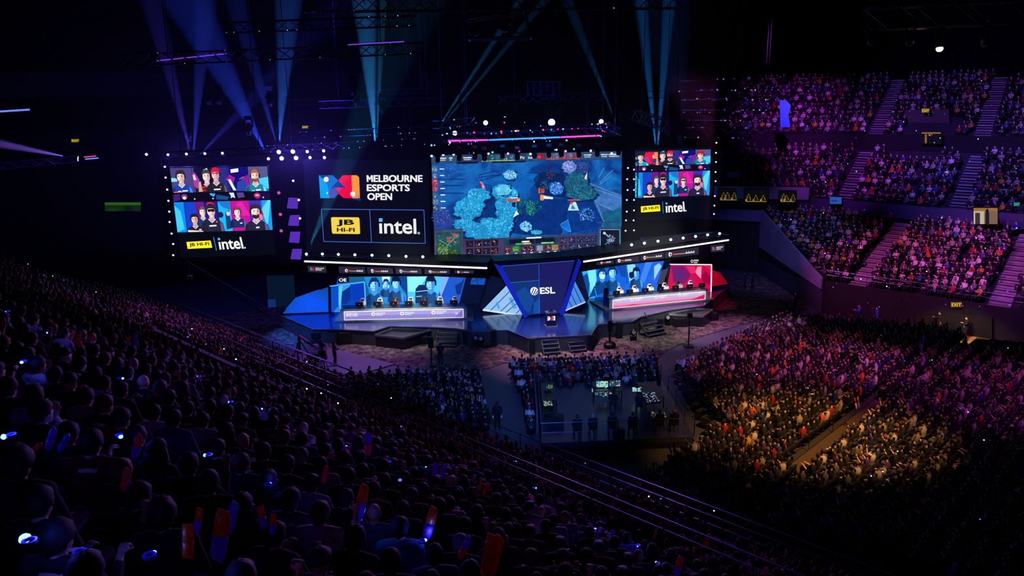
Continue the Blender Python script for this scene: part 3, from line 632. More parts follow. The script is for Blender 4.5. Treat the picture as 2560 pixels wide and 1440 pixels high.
def panel_upper(c, q, alt=False):
    global ASP
    ASP = 4.0; c.q = q; BG = [(0, .24, (70, 60, 120)), (.24, .45, (16, 14, 60)), (.45, .6, (40, 40, 120)), (.6, .8, (14, 12, 110)), (.8, 1, (80, 80, 130))]
    for a, b, cl in BG: c.rect(a, 0, b, 1, cl, 2)
    W = (240, 240, 250)
    c.poly([(0, .4), (.06, .42), (.06, .55), (0, .56)], (120, 210, 235), 3); c.poly([(.9, .5), (1, .42), (1, .9), (.92, .9)], (70, 190, 230), 3); c.poly([(.22, .25), (.25, .2), (.29, .5), (.27, .9), (.22, .7)], (150, 60, 150), 3); c.poly([(.225, .3), (.245, .28), (.26, .5), (.23, .5)], (240, 190, 200), 4)
    if alt:
        c.rect(0, 0, .3, 1, (24, 24, 60), 3); c.poly([(.14, .1), (.24, .08), (.26, .9), (.17, .9), (.1, .5)], (225, 16, 60), 4); c.rect(.25, .1, .3, .9, (240, 130, 60), 4); c.poly([(.1, .5), (.17, .4), (.19, .8)], (120, 70, 170), 5); c.disc(.26, .7, .03, .16, (30, 60, 120), 6)
        bust(c, .07, .42, .24, SK, (20, 30, 30), (20, 150, 190), 7, marks=[(-.4, 2.2, .8, W)])
    else: bust(c, .1, .36, .25, SK, (40, 36, 44), (24, 60, 160), 7, turn=-.1, marks=[(-.7, 2.3, .5, W), (0, 2.2, .9, W)])
    c.poly([(.34, .1), (.38, .02), (.4, .3)], (120, 210, 225), 5)
    bust(c, .365, .36, .25, (250, 214, 206), (70, 56, 50), (70, 20, 50), 8, marks=[(-.9, 1.7, .5, (220, 30, 60)), (-.9, 2.2, .5, (200, 30, 60)), (.1, 1.8, .35, (90, 200, 220)), (.1, 2.4, .35, W)]); c.poly([(.28, .6), (.3, .55), (.31, .98), (.27, .98)], (190, 160, 130), 20)
    bust(c, .46, .3, .25, (232, 190, 190), (170, 20, 50), (34, 30, 50), 16, cap=(205, 18, 56), beard=alt, turn=-.05, marks=[(-.5, 2.3, 1.1, W), (.6, 1.9, .2, (240, 90, 50))])
    c.poly([(.62, .1), (.7, .06), (.7, .2), (.62, .24)], (235, 235, 245), 4); c.poly([(.56, .5), (.6, .3), (.66, .45), (.63, .7)], (150, 20, 140), 4); c.poly([(.58, .5), (.61, .5), (.66, .95), (.63, .95)], (200, 225, 250), 5); c.poly([(.68, .6), (.76, .5), (.78, .98), (.66, .98)], (40, 60, 150), 4); c.line(.7, .5, .75, .4, .008, (240, 150, 170), 6); c.poly([(.72, .5), (.8, .3), (.8, .9), (.74, .9)], (140, 20, 150), 3)
    bust(c, .865, .38, .25, (252, 214, 196), (170, 90, 70), (30, 120, 150), 8, beard=not alt, cap=(190, 20, 50) if alt else None, marks=[(-.7, 2.3, .5, (90, 200, 215)), (0, 2.2, .8, W)])
    for u in (.22, .4, .585, .795): c.line(u, 0, u + .006, 1, .004, (6, 6, 20), 40)
    c.line(.01, .985, .1, .97, .03, (240, 120, 80), 26)
def panel_mid(c, q):
    c.q = q; c.rect(0, 0, 1, 1, (8, 7, 24), 2); c.poly([(0, .1), (.07, 0), (.07, .8), (0, 1)], (60, 26, 110), 3); c.disc(.115, .4, .032, .34, (120, 60, 120), 4); c.disc(.115, .55, .018, .2, (230, 210, 225), 5); c.poly([(.38, 0), (.44, .1), (.42, .5), (.38, .2)], (50, 160, 220), 4)
    c.poly([(.45, .2), (.58, .5), (.56, .9), (.44, .8)], (20, 70, 130), 3); c.poly([(.58, 0), (.63, 0), (.64, .7), (.6, .5)], (190, 210, 240), 4); c.poly([(.66, .0), (.73, .0), (.74, .6), (.67, .7)], (80, 60, 130), 4); c.disc(.87, .45, .035, .38, (150, 30, 110), 4); c.disc(.87, .4, .022, .16, (230, 120, 170), 5); c.poly([(.92, .0), (1, .1), (1, .9), (.9, .9)], (26, 10, 60), 3)
    for u, v in [(.22, .7), (.41, .7), (.6, .6), (.93, .7)]: c.disc(u, v, .008, .09, (210, 190, 255), 6)
def panel_lower(c, q, alt=False):
    global ASP
    ASP = 3.2; c.q = q; BG = [(0, .1, (16, 130, 220)), (.1, .22, (20, 60, 190)), (.22, .31, (110, 20, 120)), (.31, .45, (20, 22, 130)), (.45, .58, (24, 170, 225)), (.58, .78, (176, 20, 140)), (.78, .9, (60, 40, 170)), (.9, 1, (24, 140, 225))]
    for a, b, cl in BG: c.rect(a, 0, b, 1, cl, 2)
    c.poly([(0, .1), (.06, .3), (.08, .9), (0, 1)], (60, 190, 240), 3); c.poly([(.45, 0), (.58, 0), (.58, .3), (.5, .2)], (30, 110, 190), 3); c.poly([(.64, .1), (.7, 0), (.78, .5), (.7, .5)], (210, 30, 160), 3); c.poly([(.9, .3), (.97, .0), (1, 0), (.95, .9)], (90, 200, 245), 3); c.poly([(.52, .4), (.56, .3), (.58, .9), (.52, .95)], (16, 60, 120), 4); c.disc(.55, .42, .02, .07, (210, 190, 190), 5); c.disc(.47, .45, .03, .1, (30, 20, 80), 5); c.disc(.89, .47, .025, .12, (170, 24, 70), 4); c.disc(.89, .56, .02, .1, (230, 110, 140), 5)
    W = (240, 240, 250)
    bust(c, .285, .34, .16, (250, 220, 224), (90, 84, 90), (24, 50, 100), 6, turn=.1); bust(c, .645, .38, .16, (252, 226, 226), (120, 60, 60), (30, 40, 90), 6, shades=alt, marks=[(-.1, 1.6, .2, W), (.4, 2.2, .5, W)])
    bust(c, .195, .58, .175, (240, 190, 190), (30, 26, 40), (34, 30, 50), 16, turn=-.1, marks=[(-.5, 2.2, .4, W), (.6, 1.9, .5, W)]); c.poly([(.11, .93), (.27, .97), (.27, 1), (.11, 1)], (240, 200, 190), 30)
    bust(c, .375, .32, .215, (246, 204, 204), (150, 16, 50), (34, 32, 58), 26, cap=(40, 30, 48), shades=True, turn=.05, marks=[(-.5, 2.2, 1.1, W), (.6, 1.6, .25, (240, 110, 60))]); c.poly([(.325, .2), (.34, .05), (.375, .01), (.41, .06), (.425, .2), (.41, .1), (.375, .06), (.34, .1)], (225, 20, 70), 38)
    bust(c, .835, .38, .23, (250, 216, 210), (54, 34, 36), (38, 34, 62), 26, beard=True, turn=.08, marks=[(-.1, 2.2, .5, W)])
    for u in (.105, .225, .31, .45, .585, .775, .905): c.line(u, 0, u + .006, 1, .003, (10, 8, 40), 42)
def sponsor(c, q):
    c.q = q; c.poly([(0, 0), (1, 0), (1, 1), (0, 1)], (4, 6, 18), 1)
    c.poly([(.08, .38), (.335, .345), (.345, .64), (.085, .66)], (246, 226, 22), 3); c.text('JB HI-FI', [(.105, .43), (.315, .405), (.32, .57), (.108, .6)], (20, 18, 10), 5, .03); c.line(.37, .2, .385, .76, .006, (40, 150, 225), 3)
    c.text('ıntel', [(.413, .27), (.66, .24), (.675, .72), (.42, .73)], (244, 240, 246), 4, .018); c.poly([(.413, .25), (.436, .25), (.437, .34), (.414, .34)], (70, 180, 250), 5); c.disc(.688, .68, .008, .035, (230, 230, 240), 4, 10)
def side_screen(label, p0, yaw, sc, ox, oy, body, qs, alt):
    c = Canvas(p0, yaw, sc, ox, oy); s = c.cabinet('side_screen', body, 0.4, BLK); tag(s, label, 'screen')
    c.poly([lerp2(p, body[(i + 2) % 4], .004) for i, p in enumerate(body)], (5, 7, 20), 0)
    panel_upper(c, qs[0], alt); panel_mid(c, qs[1]); panel_lower(c, qs[2], alt); sponsor(c, qs[3]); c.q = None
    c.build('player_picture', attr_mat('led_bright', 1.3), s); return s
side_screen('left hanging LED screen with two rows of player portraits above sponsor logos', aty(555, 530, 63), math.radians(5.8), 5.54, 400, 400,
    [(125, 100), (1495, 75), (1612, 1318), (278, 1358)], [[(135, 112), (1485, 87), (1512, 428), (180, 455)], [(182, 470), (1513, 440), (1529, 548), (188, 580)], [(190, 587), (1530, 555), (1560, 968), (243, 1003)], [(245, 1010), (1562, 975), (1600, 1310), (285, 1350)]], False)
side_screen('right hanging LED screen with two rows of player portraits above sponsor logos', aty(1680, 470, 78), math.radians(16.5), 5.333, 1560, 350,
    [(140, 120), (1165, 92), (1142, 1025), (134, 1085)], [[(150, 150), (1157, 125), (1150, 320), (153, 345)], [(153, 352), (1150, 325), (1149, 405), (150, 430)], [(150, 435), (1148, 408), (1138, 735), (148, 772)], [(148, 778), (1138, 740), (1135, 1015), (140, 1070)]], True)
# ---------------------------------------------------------------- LED back walls behind the two team desks
# (the back walls stand on the deck; pictures of players in blue light, generic faces)
def face_blue(c, x, y, s, l, cap=False, turn=0, mask=False):
    P = lambda pts, col, ll: c.poly([(x + a * s, y + b * s) for a, b in pts], col, ll)
    sk, sh, dk, dd = (150, 215, 245), (60, 140, 215), (10, 44, 100), (6, 22, 60)
    P([(-1.5, 3.3), (-1.35, 1.9), (-.6, 1.25), (.6, 1.25), (1.3, 1.8), (1.6, 3.3)], (14, 70, 130), l); P([(-1.3, 1.9), (-.6, 1.35), (-.4, 3.3), (-1.2, 3.3)], dk, l + 1); P([(.8, 1.5), (1.3, 1.85), (1.4, 3.2), (1.0, 3.2)], sh, l + 1)
    P([(-.4, .6), (.4, .6), (.5, 1.3), (0, 1.7), (-.5, 1.3)], sh, l + 2)
    hd = [(math.sin(a) * .66, -math.cos(a) * (1 if math.cos(a) > 0 else .98)) for a in [i * 6.2832 / 16 for i in range(16)]]
    P(hd, sk, l + 3); P([(max(p[0], .2 + turn), p[1]) for p in hd], sh, l + 4)
    P([(-.7, -.1), (-.74, -.6), (-.4, -1.1), (.3, -1.15), (.74, -.6), (.7, -.1), (.4, -.5), (-.3, -.45)], dk, l + 5)
    if cap: P([(-.76, -.4), (-.66, -.95), (-.1, -1.25), (.5, -1.1), (.78, -.5), (.9, -.3), (-.3, -.3)], dd, l + 6)
    for sx in (-.3, .26): P([(sx + turn - .17, -.24), (sx + turn + .16, -.26), (sx + turn + .15, -.19), (sx + turn - .15, -.17)], dk, l + 6); P([(sx + turn - .09, -.1), (sx + turn + .09, -.11), (sx + turn + .06, -.02), (sx + turn - .07, -.02)], (24, 70, 140), l + 6)
    P([(-.6, .2), (-.3, .45), (-.25, .9), (-.5, .7)], (100, 180, 230), l + 5); P([(-.3, .86), (.35, .84), (.1, 1.0)], sh, l + 5)
    P([(turn, 0), (turn + .14, .32), (turn - .12, .32)], sh, l + 6); P([(turn - .22, .55), (turn + .2, .55), (turn + .1, .63), (turn - .14, .63)], dk, l + 6)
    if mask: P([(-.6, .1), (.6, .1), (.45, .85), (0, 1), (-.45, .85)], (180, 225, 245), l + 7)
    P([(-.86, -.3), (-.62, -.3), (-.62, .3), (-.86, .3)], dd, l + 8); P([(.62, -.3), (.86, -.3), (.86, .3), (.62, .3)], dd, l + 8)
c = Canvas(aty(1010, 745, 65.2), 0.0, 5.818, 800, 640)
o = c.cabinet('led_backdrop', [(255, 300), (2132, 288), (2005, 760), (170, 830)], 0.25, BLK); tag(o, 'wide LED back wall of blue player portraits behind the left team desk', 'screen')
c.poly([(258, 303), (2128, 291), (2001, 757), (174, 826)], (16, 80, 190), 0)
c.poly([(420, 305), (640, 303), (760, 690), (640, 800), (430, 800)], (16, 90, 130), 1)
c.poly([(640, 303), (1250, 299), (1260, 700), (770, 690)], (24, 130, 200), 2); c.poly([(1265, 299), (1780, 296), (1700, 680), (1280, 700)], (70, 185, 235), 2); c.poly([(1270, 300), (1560, 298), (1400, 520), (1280, 520)], (130, 225, 250), 3)
c.poly([(1780, 296), (1880, 295), (1760, 600), (1730, 480)], (120, 160, 235), 3); c.poly([(1880, 295), (2128, 292), (2020, 700), (1800, 600)], (30, 80, 190), 3); c.poly([(1960, 430), (2060, 380), (2110, 300), (2040, 560), (1990, 560)], (16, 46, 120), 4)
c.poly([(900, 300), (1020, 300), (1000, 470), (920, 470)], (190, 235, 250), 3); c.poly([(1030, 300), (1250, 300), (1255, 560), (1180, 450)], (14, 60, 140), 3)
face_blue(c, 790, 420, 96, 6, turn=-.15); face_blue(c, 1105, 395, 84, 16, cap=True, turn=.1); face_blue(c, 960, 400, 60, 5)
face_blue(c, 1610, 400, 96, 16, cap=True, turn=-.1); c.poly([(1390, 480), (1440, 420), (1530, 420), (1580, 500), (1590, 690), (1385, 690)], (14, 40, 90), 12); c.line(1400, 520, 1570, 500, 10, (150, 210, 240), 14); c.line(1400, 590, 1580, 575, 10, (150, 210, 240), 14)
c.line(1257, 299, 1262, 700, 7, (6, 12, 30), 26); c.poly([(255, 305), (420, 303), (425, 380), (260, 395)], (14, 14, 24), 26); c.tbox('OE', 275, 325, 385, 372, (240, 240, 245), 28, .02)
c.build('led_picture', attr_mat('led_bright', 1.3), o)

c = Canvas(aty(1560, 735, 68.3), math.radians(19.6), 6.4, 1440, 600)
o = c.cabinet('led_backdrop', [(20, 470), (1425, 330), (1290, 830), (190, 945)], 0.25, BLK); tag(o, 'LED back wall of blue player portraits behind the right team desk', 'screen')
c.poly([(26, 474), (1419, 334), (1285, 826), (193, 940)], (18, 90, 205), 0)
c.poly([(70, 470), (330, 445), (300, 930), (200, 940)], (40, 160, 225), 1); c.poly([(180, 460), (310, 450), (330, 640), (250, 920)], (110, 215, 240), 2); c.poly([(90, 590), (180, 530), (220, 700), (200, 900), (150, 760)], (14, 70, 150), 3)
c.poly([(810, 400), (940, 385), (1000, 600), (860, 700)], (130, 200, 245), 2); c.poly([(1110, 360), (1230, 350), (1090, 680), (1010, 680)], (60, 120, 220), 2); c.poly([(1230, 350), (1415, 336), (1300, 700), (1200, 640)], (30, 90, 215), 2); c.poly([(1250, 420), (1330, 370), (1370, 420), (1250, 640)], (140, 190, 245), 3)
c.poly([(640, 410), (800, 400), (800, 600), (720, 580)], (14, 66, 160), 2)
face_blue(c, 420, 545, 82, 6, mask=True, turn=-.1); face_blue(c, 585, 520, 92, 16, turn=.05); face_blue(c, 965, 520, 74, 16, cap=True, turn=-.2); c.poly([(850, 520), (930, 500), (930, 600), (880, 620), (850, 590)], (10, 30, 80), 26)
c.poly([(290, 740), (480, 700), (520, 820), (200, 930)], (12, 60, 130), 26); c.line(300, 770, 330, 900, 6, (90, 190, 230), 28); c.line(815, 400, 812, 700, 6, (8, 20, 50), 28)
c.build('led_picture', attr_mat('led_bright', 1.3), o)
# dark slanted pillars that close the back walls
def slab_px(name, label, p0, yaw, pts, th, m, cat='panel', sc=1, ox=0, oy=0, tilt=0.0, col=None):
    c = Canvas(p0, yaw, sc, ox, oy, tilt); o = c.cabinet(name, pts, th, m); tag(o, label, cat); return o, c
slab_px('slanted_panel', 'dark slanted set panel closing the left LED back wall on its right', aty(1175, 770, 65.0), 0, [(2130, 285), (2225, 290), (2090, 640), (2005, 760)], .3, GREY, 'set panel', 5.818, 800, 640)
slab_px('slanted_panel', 'dark slanted set panel closing the right LED back wall on its right', aty(1660, 735, 69.5), math.radians(19.6), [(1425, 330), (1520, 322), (1400, 700), (1300, 715)], .3, GREY, 'set panel', 6.4, 1440, 600)
# purple grey wall and blue window between left desk and centre piece
o, c = slab_px('set_wall', 'purple grey set wall between left LED wall and white triangle', aty(1190, 765, 66), math.radians(4), [(1168, 690), (1226, 690), (1215, 768), (1140, 768)], .3, GREY, 'set panel')
c = Canvas(aty(1190, 765, 65.9), math.radians(4)); o2 = c.cabinet('small_led_tile', [(1179, 689), (1216, 689), (1212, 713), (1174, 712)], .15, BLK); tag(o2, 'small blue LED tile with a dark crack pattern above the purple grey set wall', 'screen')
c.poly([(1179, 690), (1215, 690), (1211, 712), (1175, 711)], (22, 84, 190), 1); 
for q in [(1192, 690, 1190, 700), (1190, 700, 1196, 711), (1190, 700, 1178, 705), (1190, 700, 1208, 698)]: c.line(*q, 1.2, (8, 30, 90), 2)
c.build('led_picture', SCR, o2)
slab_px('slanted_panel', 'grey weathered slanted panel left of the white striped triangle', aty(1225, 770, 64.5), math.radians(25), [(1228, 690), (1268, 700), (1262, 716), (1206, 776), (1202, 770)], .3, mat('weathered_panel', (110, 104, 104), 0.6, scale=1.5), 'set panel')
slab_px('slanted_panel', 'grey weathered slanted panel right of the blue striped triangle', aty(1455, 745, 66), math.radians(-10), [(1430, 690), (1452, 672), (1472, 747), (1464, 757)], .3, mat('weathered_panel', (110, 104, 104)), 'set panel')

# ---------------------------------------------------------------- centre piece: leaning trapezoid with beams
pc = onz(1357, 789, SZ); YC = YM
c = Canvas(pc, YC, 3.657, 1160, 580)
o = c.cabinet('centre_wall', [(290, 290), (1040, 240), (872, 748), (568, 768)], .5, mat('navy_panel', (18, 24, 70), 0.25)); tag(o, 'inverted trapezoid centre wall with the white round logo lettering', 'set wall')
c.poly([(340, 312), (684, 292), (688, 440), (424, 462)], (22, 30, 92), 1); c.poly([(428, 464), (688, 443), (692, 745), (572, 765)], (14, 50, 120), 1); c.poly([(690, 292), (1010, 262), (880, 740), (694, 748)], (28, 30, 96), 1); c.poly([(690, 292), (1010, 262), (955, 460), (692, 440)], (30, 26, 100), 2)
c.poly([(470, 560), (560, 500), (640, 620), (600, 740), (560, 720)], (18, 70, 150), 2); c.poly([(640, 650), (690, 600), (690, 745), (630, 745)], (16, 80, 170), 2)
for q in [(684, 292, 692, 748), (424, 463, 688, 441), (340, 313, 1010, 263)]: c.line(*q, 4, (60, 110, 220), 3)
W = (244, 244, 250)
c.disc(642, 541, 36, 38, W, 4, 24); 
for q in [(618, 566, 640, 512), (634, 576, 660, 520), (652, 572, 676, 536)]: c.line(*q, 8, (16, 46, 120), 5)
c.text('ESL', [(692, 508), (832, 500), (834, 562), (696, 568)], W, 5, .03)
c.build('led_picture', SCR, o)
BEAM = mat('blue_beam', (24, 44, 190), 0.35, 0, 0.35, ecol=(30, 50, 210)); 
def beam(name, quad, m, z0=0.0):
    mb = MB(); mb.prism([c.P(x, y, z0) for x, y in quad], c.n * 0.45); return mb.build(name, m, o)
beam('edge_beam', [(272, 285), (345, 312), (572, 765), (540, 768)], BEAM); beam('edge_beam', [(1045, 240), (1060, 262), (905, 742), (872, 748)], BEAM)
b = MB(); b.prism([c.P(275, 290, 0), c.P(1045, 240, 0), c.P(1045, 240, 0) - c.n * 1.8 + Vector((0, 0, .1)), c.P(275, 290, 0) - c.n * 1.8 + Vector((0, 0, .1))], (0, 0, .2)); b.build('top_canopy', BLK, o)
# white striped triangles at both sides of the centre piece
def tri(label, p0, yaw, pts, lines, colA, colB, emit):
    c = Canvas(p0, yaw, 3.657, 1160, 580); o = c.cabinet('striped_triangle', pts, .4, GREY); tag(o, label, 'set panel')
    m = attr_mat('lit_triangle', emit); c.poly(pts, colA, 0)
    for q, w, cl in lines: c.line(*q, w, cl, 2)
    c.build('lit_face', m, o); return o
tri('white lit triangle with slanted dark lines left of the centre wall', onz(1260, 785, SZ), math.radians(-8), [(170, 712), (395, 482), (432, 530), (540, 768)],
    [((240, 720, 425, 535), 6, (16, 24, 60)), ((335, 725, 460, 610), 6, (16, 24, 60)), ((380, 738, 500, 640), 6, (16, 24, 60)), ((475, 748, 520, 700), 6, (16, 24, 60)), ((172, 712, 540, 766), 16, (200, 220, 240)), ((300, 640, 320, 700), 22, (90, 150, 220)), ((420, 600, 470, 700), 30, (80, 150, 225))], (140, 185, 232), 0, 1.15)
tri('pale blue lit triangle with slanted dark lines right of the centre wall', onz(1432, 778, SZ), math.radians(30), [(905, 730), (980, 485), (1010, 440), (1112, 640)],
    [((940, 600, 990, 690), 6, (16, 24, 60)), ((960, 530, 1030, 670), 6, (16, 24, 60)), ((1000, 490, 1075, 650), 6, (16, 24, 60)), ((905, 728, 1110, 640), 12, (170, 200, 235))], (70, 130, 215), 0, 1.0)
b.v  # centre piece done

# ---------------------------------------------------------------- ribbed triangular side wings
def ribbed(label, p0, yaw, pts, fold, cA, cB, m):
    c = Canvas(p0, yaw, 4.235, 660, 620); o = c.cabinet('ribbed_wing', pts, .3, BLK); tag(o, label, 'set panel')
    # facets bulge towards the hall along the fold lines
    mb = MB(); F = lambda p, l: c.P(p[0], p[1], l)
    pk = F(pts[1], 90)
    for t in fold:
        tri_ = [F(pts[i], 60 if i == 1 else 2) for i in t]
        mb.add(tri_, [(0, 1, 2)])
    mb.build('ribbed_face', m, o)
    fr = MB()
    P = [F(p, 4) for p in pts]
    for a, b2 in zip(P, P[1:] + P[:1]): fr.bar(a, b2, .12)
    fr.build('frame', BLK, o)
    return o
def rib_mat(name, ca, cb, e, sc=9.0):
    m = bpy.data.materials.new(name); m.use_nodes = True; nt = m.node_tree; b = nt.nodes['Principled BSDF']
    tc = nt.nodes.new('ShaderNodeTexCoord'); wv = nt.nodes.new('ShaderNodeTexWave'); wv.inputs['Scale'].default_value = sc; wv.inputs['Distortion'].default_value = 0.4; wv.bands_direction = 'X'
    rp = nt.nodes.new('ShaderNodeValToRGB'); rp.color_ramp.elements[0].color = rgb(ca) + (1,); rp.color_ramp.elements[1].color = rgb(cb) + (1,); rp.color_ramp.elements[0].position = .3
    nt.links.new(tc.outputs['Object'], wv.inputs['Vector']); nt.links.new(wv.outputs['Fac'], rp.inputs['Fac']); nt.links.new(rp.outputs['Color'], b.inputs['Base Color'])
    nt.links.new(rp.outputs['Color'], b.inputs['Emission Color']); b.inputs['Emission Strength'].default_value = e; b.inputs['Roughness'].default_value = .5  # emission stands in for coloured wash light on the ribs
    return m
ribbed('blue ribbed triangular wing at the far left of the stage', onz(760, 785, SZ), math.radians(6), [(180, 702), (330, 528), (690, 400), (690, 684)], [(0, 1, 3), (1, 2, 3)], 0, 0, rib_mat('ribs_blue_glow', (8, 40, 130), (30, 130, 235), 0.7))
c = None
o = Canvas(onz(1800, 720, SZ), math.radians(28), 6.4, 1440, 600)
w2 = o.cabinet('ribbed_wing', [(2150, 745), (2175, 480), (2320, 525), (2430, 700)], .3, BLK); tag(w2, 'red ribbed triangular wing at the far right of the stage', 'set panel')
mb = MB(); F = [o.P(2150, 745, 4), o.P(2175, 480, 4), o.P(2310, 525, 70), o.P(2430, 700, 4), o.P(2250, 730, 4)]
mb.add(F, [(0, 1, 2), (0, 2, 4), (4, 2, 3)]); mb.build('ribbed_face', rib_mat('ribs_red_glow', (120, 4, 30), (225, 14, 50), 0.55, 7), w2)

# ---------------------------------------------------------------- glass side booths
def booth(label, p0, yaw, sc, ox, oy, pts, polys, fcol):
    c = Canvas(p0, yaw, sc, ox, oy); o = c.cabinet('booth_screen', pts, .12, BLK); tag(o, label, 'screen')
    for q, cl, l in polys: c.poly(q, cl, l)
    c.build('led_picture', SCR, o)
    m = lamp_mat('booth_frame_%d' % ox, fcol, 1.6); mb = MB()
    mb.tube([c.P(*pts[0], 12), c.P(*pts[1], 12)], .05, 6); mb.tube([c.P(*pts[1], 12), c.P(*pts[2], 12)], .05, 6); mb.build('light_frame', m, o)
    p2 = MB(); p2.bar(c.P(*pts[0], 14), c.P(*pts[3], 14), .16); p2.build('corner_post', BLK, o)
booth('blue LED side panel with a bright edge left of the left team desk', onz(868, 785, SZ), math.radians(8), 5.818, 800, 640, [(140, 440), (645, 378), (665, 700), (150, 822)],
      [([(146, 444), (640, 384), (660, 700), (156, 816)], (8, 70, 190), 0), ([(290, 430), (440, 405), (430, 600), (350, 560)], (60, 160, 225), 1), ([(150, 470), (280, 440), (300, 820), (160, 815)], (10, 80, 205), 1), ([(270, 440), (330, 430), (310, 640), (300, 820), (270, 700)], (90, 205, 240), 2), ([(320, 520), (440, 440), (450, 620), (380, 700), (310, 690)], (10, 50, 150), 3), ([(190, 815), (270, 730), (300, 815)], (60, 130, 225), 2), ([(460, 430), (630, 400), (645, 690), (480, 640)], (6, 60, 190), 1)], (70, 150, 255))
booth('magenta LED side panel with white frame right of the right team desk', onz(1726, 745, SZ) + Vector((.3, 1.6, 0)), math.radians(17), 6.4, 1440, 600, [(1500, 390), (2170, 395), (2160, 880), (1440, 760)],
      [([(1504, 394), (2166, 400), (2156, 876), (1424, 760)], (205, 6, 80), 0), ([(1520, 410), (1720, 420), (1840, 560), (1740, 700), (1560, 680)], (120, 14, 110), 1), ([(1760, 420), (1900, 420), (1930, 520), (1840, 540)], (235, 40, 110), 2), ([(1910, 520), (1940, 430), (2010, 420), (2000, 620), (1960, 580)], (250, 150, 180), 3), ([(2010, 560), (2080, 500), (2160, 600), (2150, 720), (2020, 660)], (150, 4, 60), 2), ([(1600, 500), (1720, 480), (1710, 640), (1600, 620)], (90, 30, 120), 2), ([(2040, 410), (2160, 410), (2160, 500)], (235, 20, 70), 3)], (255, 210, 235))

# ---------------------------------------------------------------- team desks
MET = mat('brushed_frame', (186, 184, 178), 0.4, 0.25); GLOW = lamp_mat('frame_glow', (235, 232, 245), 1.5)
def desk(label, A, B, A2, B2, z1, depth, content, sc, ox, oy, q):
    d = (B - A).normalized(); n = Vector((d.y, -d.x, 0)); h = z1 - SZ; yaw = math.atan2(d.y, d.x)
    e = empty('team_desk', (A + B) / 2); tag(e, label, 'desk'); inv = Matrix.Translation(-(A + B) / 2)
    Z = Vector((0, 0, 1)); L = (B - A).length
    def part(mb, name, m):
        o = mb.build(name, m, e); o.data.transform(inv); return o
    mb = MB(); mb.prism([A + Z * (h - .06) + n * .05, B + Z * (h - .06) + n * .05, B + Z * (h - .06) - n * depth, A + Z * (h - .06) - n * depth], Z * .06); part(mb, 'desk_top', mat('desk_top', (20, 34, 60), 0.2))
    fr = MB()
    fr.prism([A, B, B + Z * .1, A + Z * .1], n * .12); fr.prism([A + Z * (h - .16), B + Z * (h - .16), B + Z * h, A + Z * h], n * .12)
    fr.prism([A, A + d * .28, A + d * .28 + Z * h, A + Z * h], n * .12); fr.prism([B - d * .28, B, B + Z * h, B - d * .28 + Z * h], n * .12)
    part(fr, 'front_frame', MET)
    gl = MB(); a, b2, c2, d2 = A + d * .31 + Z * .12, B - d * .31 + Z * .12, B - d * .31 + Z * (h - .18), A + d * .31 + Z * (h - .18)
    for p, r in ((a, b2), (b2, c2), (c2, d2), (d2, a)): gl.bar(p + n * .13, r + n * .13, .04)
    part(gl, 'light_frame', GLOW)
    sd = MB(); sd.prism([A, A - n * depth, A - n * depth + Z * (h - .07), A + Z * (h - .07)], d * .08); sd.prism([B, B - n * depth, B - n * depth + Z * (h - .07), B + Z * (h - .07)], -d * .08); part(sd, 'side_panel', mat('desk_side', (16, 70, 150), 0.3))
    pl = MB(); pl.prism([A - d * .5 + n * .35, B + d * .5 + n * .35, B + d * .5 - n * (depth + 1.6), A - d * .5 - n * (depth + 1.6)], Z * .12); part(pl, 'plinth', mat('plinth', (120, 118, 116), 0.35, 0.4))
    c = Canvas(A + n * .09, yaw, sc, ox, oy); content(c, a, b2, c2, d2, n); o = c.build('front_screen', SCR, e); o.data.transform(inv)
    return e, d, n
def wpx(c, p):
    x, y, f = proj(p); return ((x - c.ox) * c.sc, (y - c.oy) * c.sc)
A, B = onz(853, 803, SZ), onz(1168, 796, SZ)
def logos(c, items, col):
    for x, y, w, h, k in items:
        if k == 'mark':
            c.disc(x, y, h * .55, h * .5, col, 3, 14); c.disc(x + 2, y + 2, h * .25, h * .22, (170, 150, 215), 4, 10)
            c.tbox('MELBOURNE', x + h * .75, y - h * .42, x + h * .75 + w, y - h * .02, col, 3, .03); c.tbox('ESPORTS', x + h * .75, y + h * .05, x + h * .75 + w * .72, y + h * .42, col, 3, .03)
        else: c.tbox(k, x, y - h / 2, x + w, y + h / 2, col, 3, .03)
def left_front(c, a, b2, c2, d2, n):
    c.poly([wpx(c, p + n * .01) for p in (a, b2, c2, d2)], (146, 136, 214), 0); q = [wpx(c, p) for p in (a, b2, c2, d2)]
    m1 = lerp2(q[3], q[0], .55); m2 = lerp2(q[2], q[1], .55); c.poly([q[3], q[2], m2, m1], (172, 164, 230), 1)
    c.poly([lerp2(q[0], q[1], .93), q[1], q[2]], (128, 112, 205), 2)
    logos(c, [(380, 855, 165, 52, 'ESPORTS OPEN'), (775, 845, 130, 58, 'mark'), (1195, 836, 130, 58, 'mark'), (1650, 822, 140, 58, 'mark'), (1965, 835, 40, 26, '©')], (244, 238, 250))
desk('long left team desk with lilac LED front and white light frame', A, B, 0, 0, SZ + 1.0, 1.2, left_front, 5.818, 800, 640, 0)
LD = (A, B)
A, B = onz(1522, 774, SZ), onz(1768, 750, SZ)
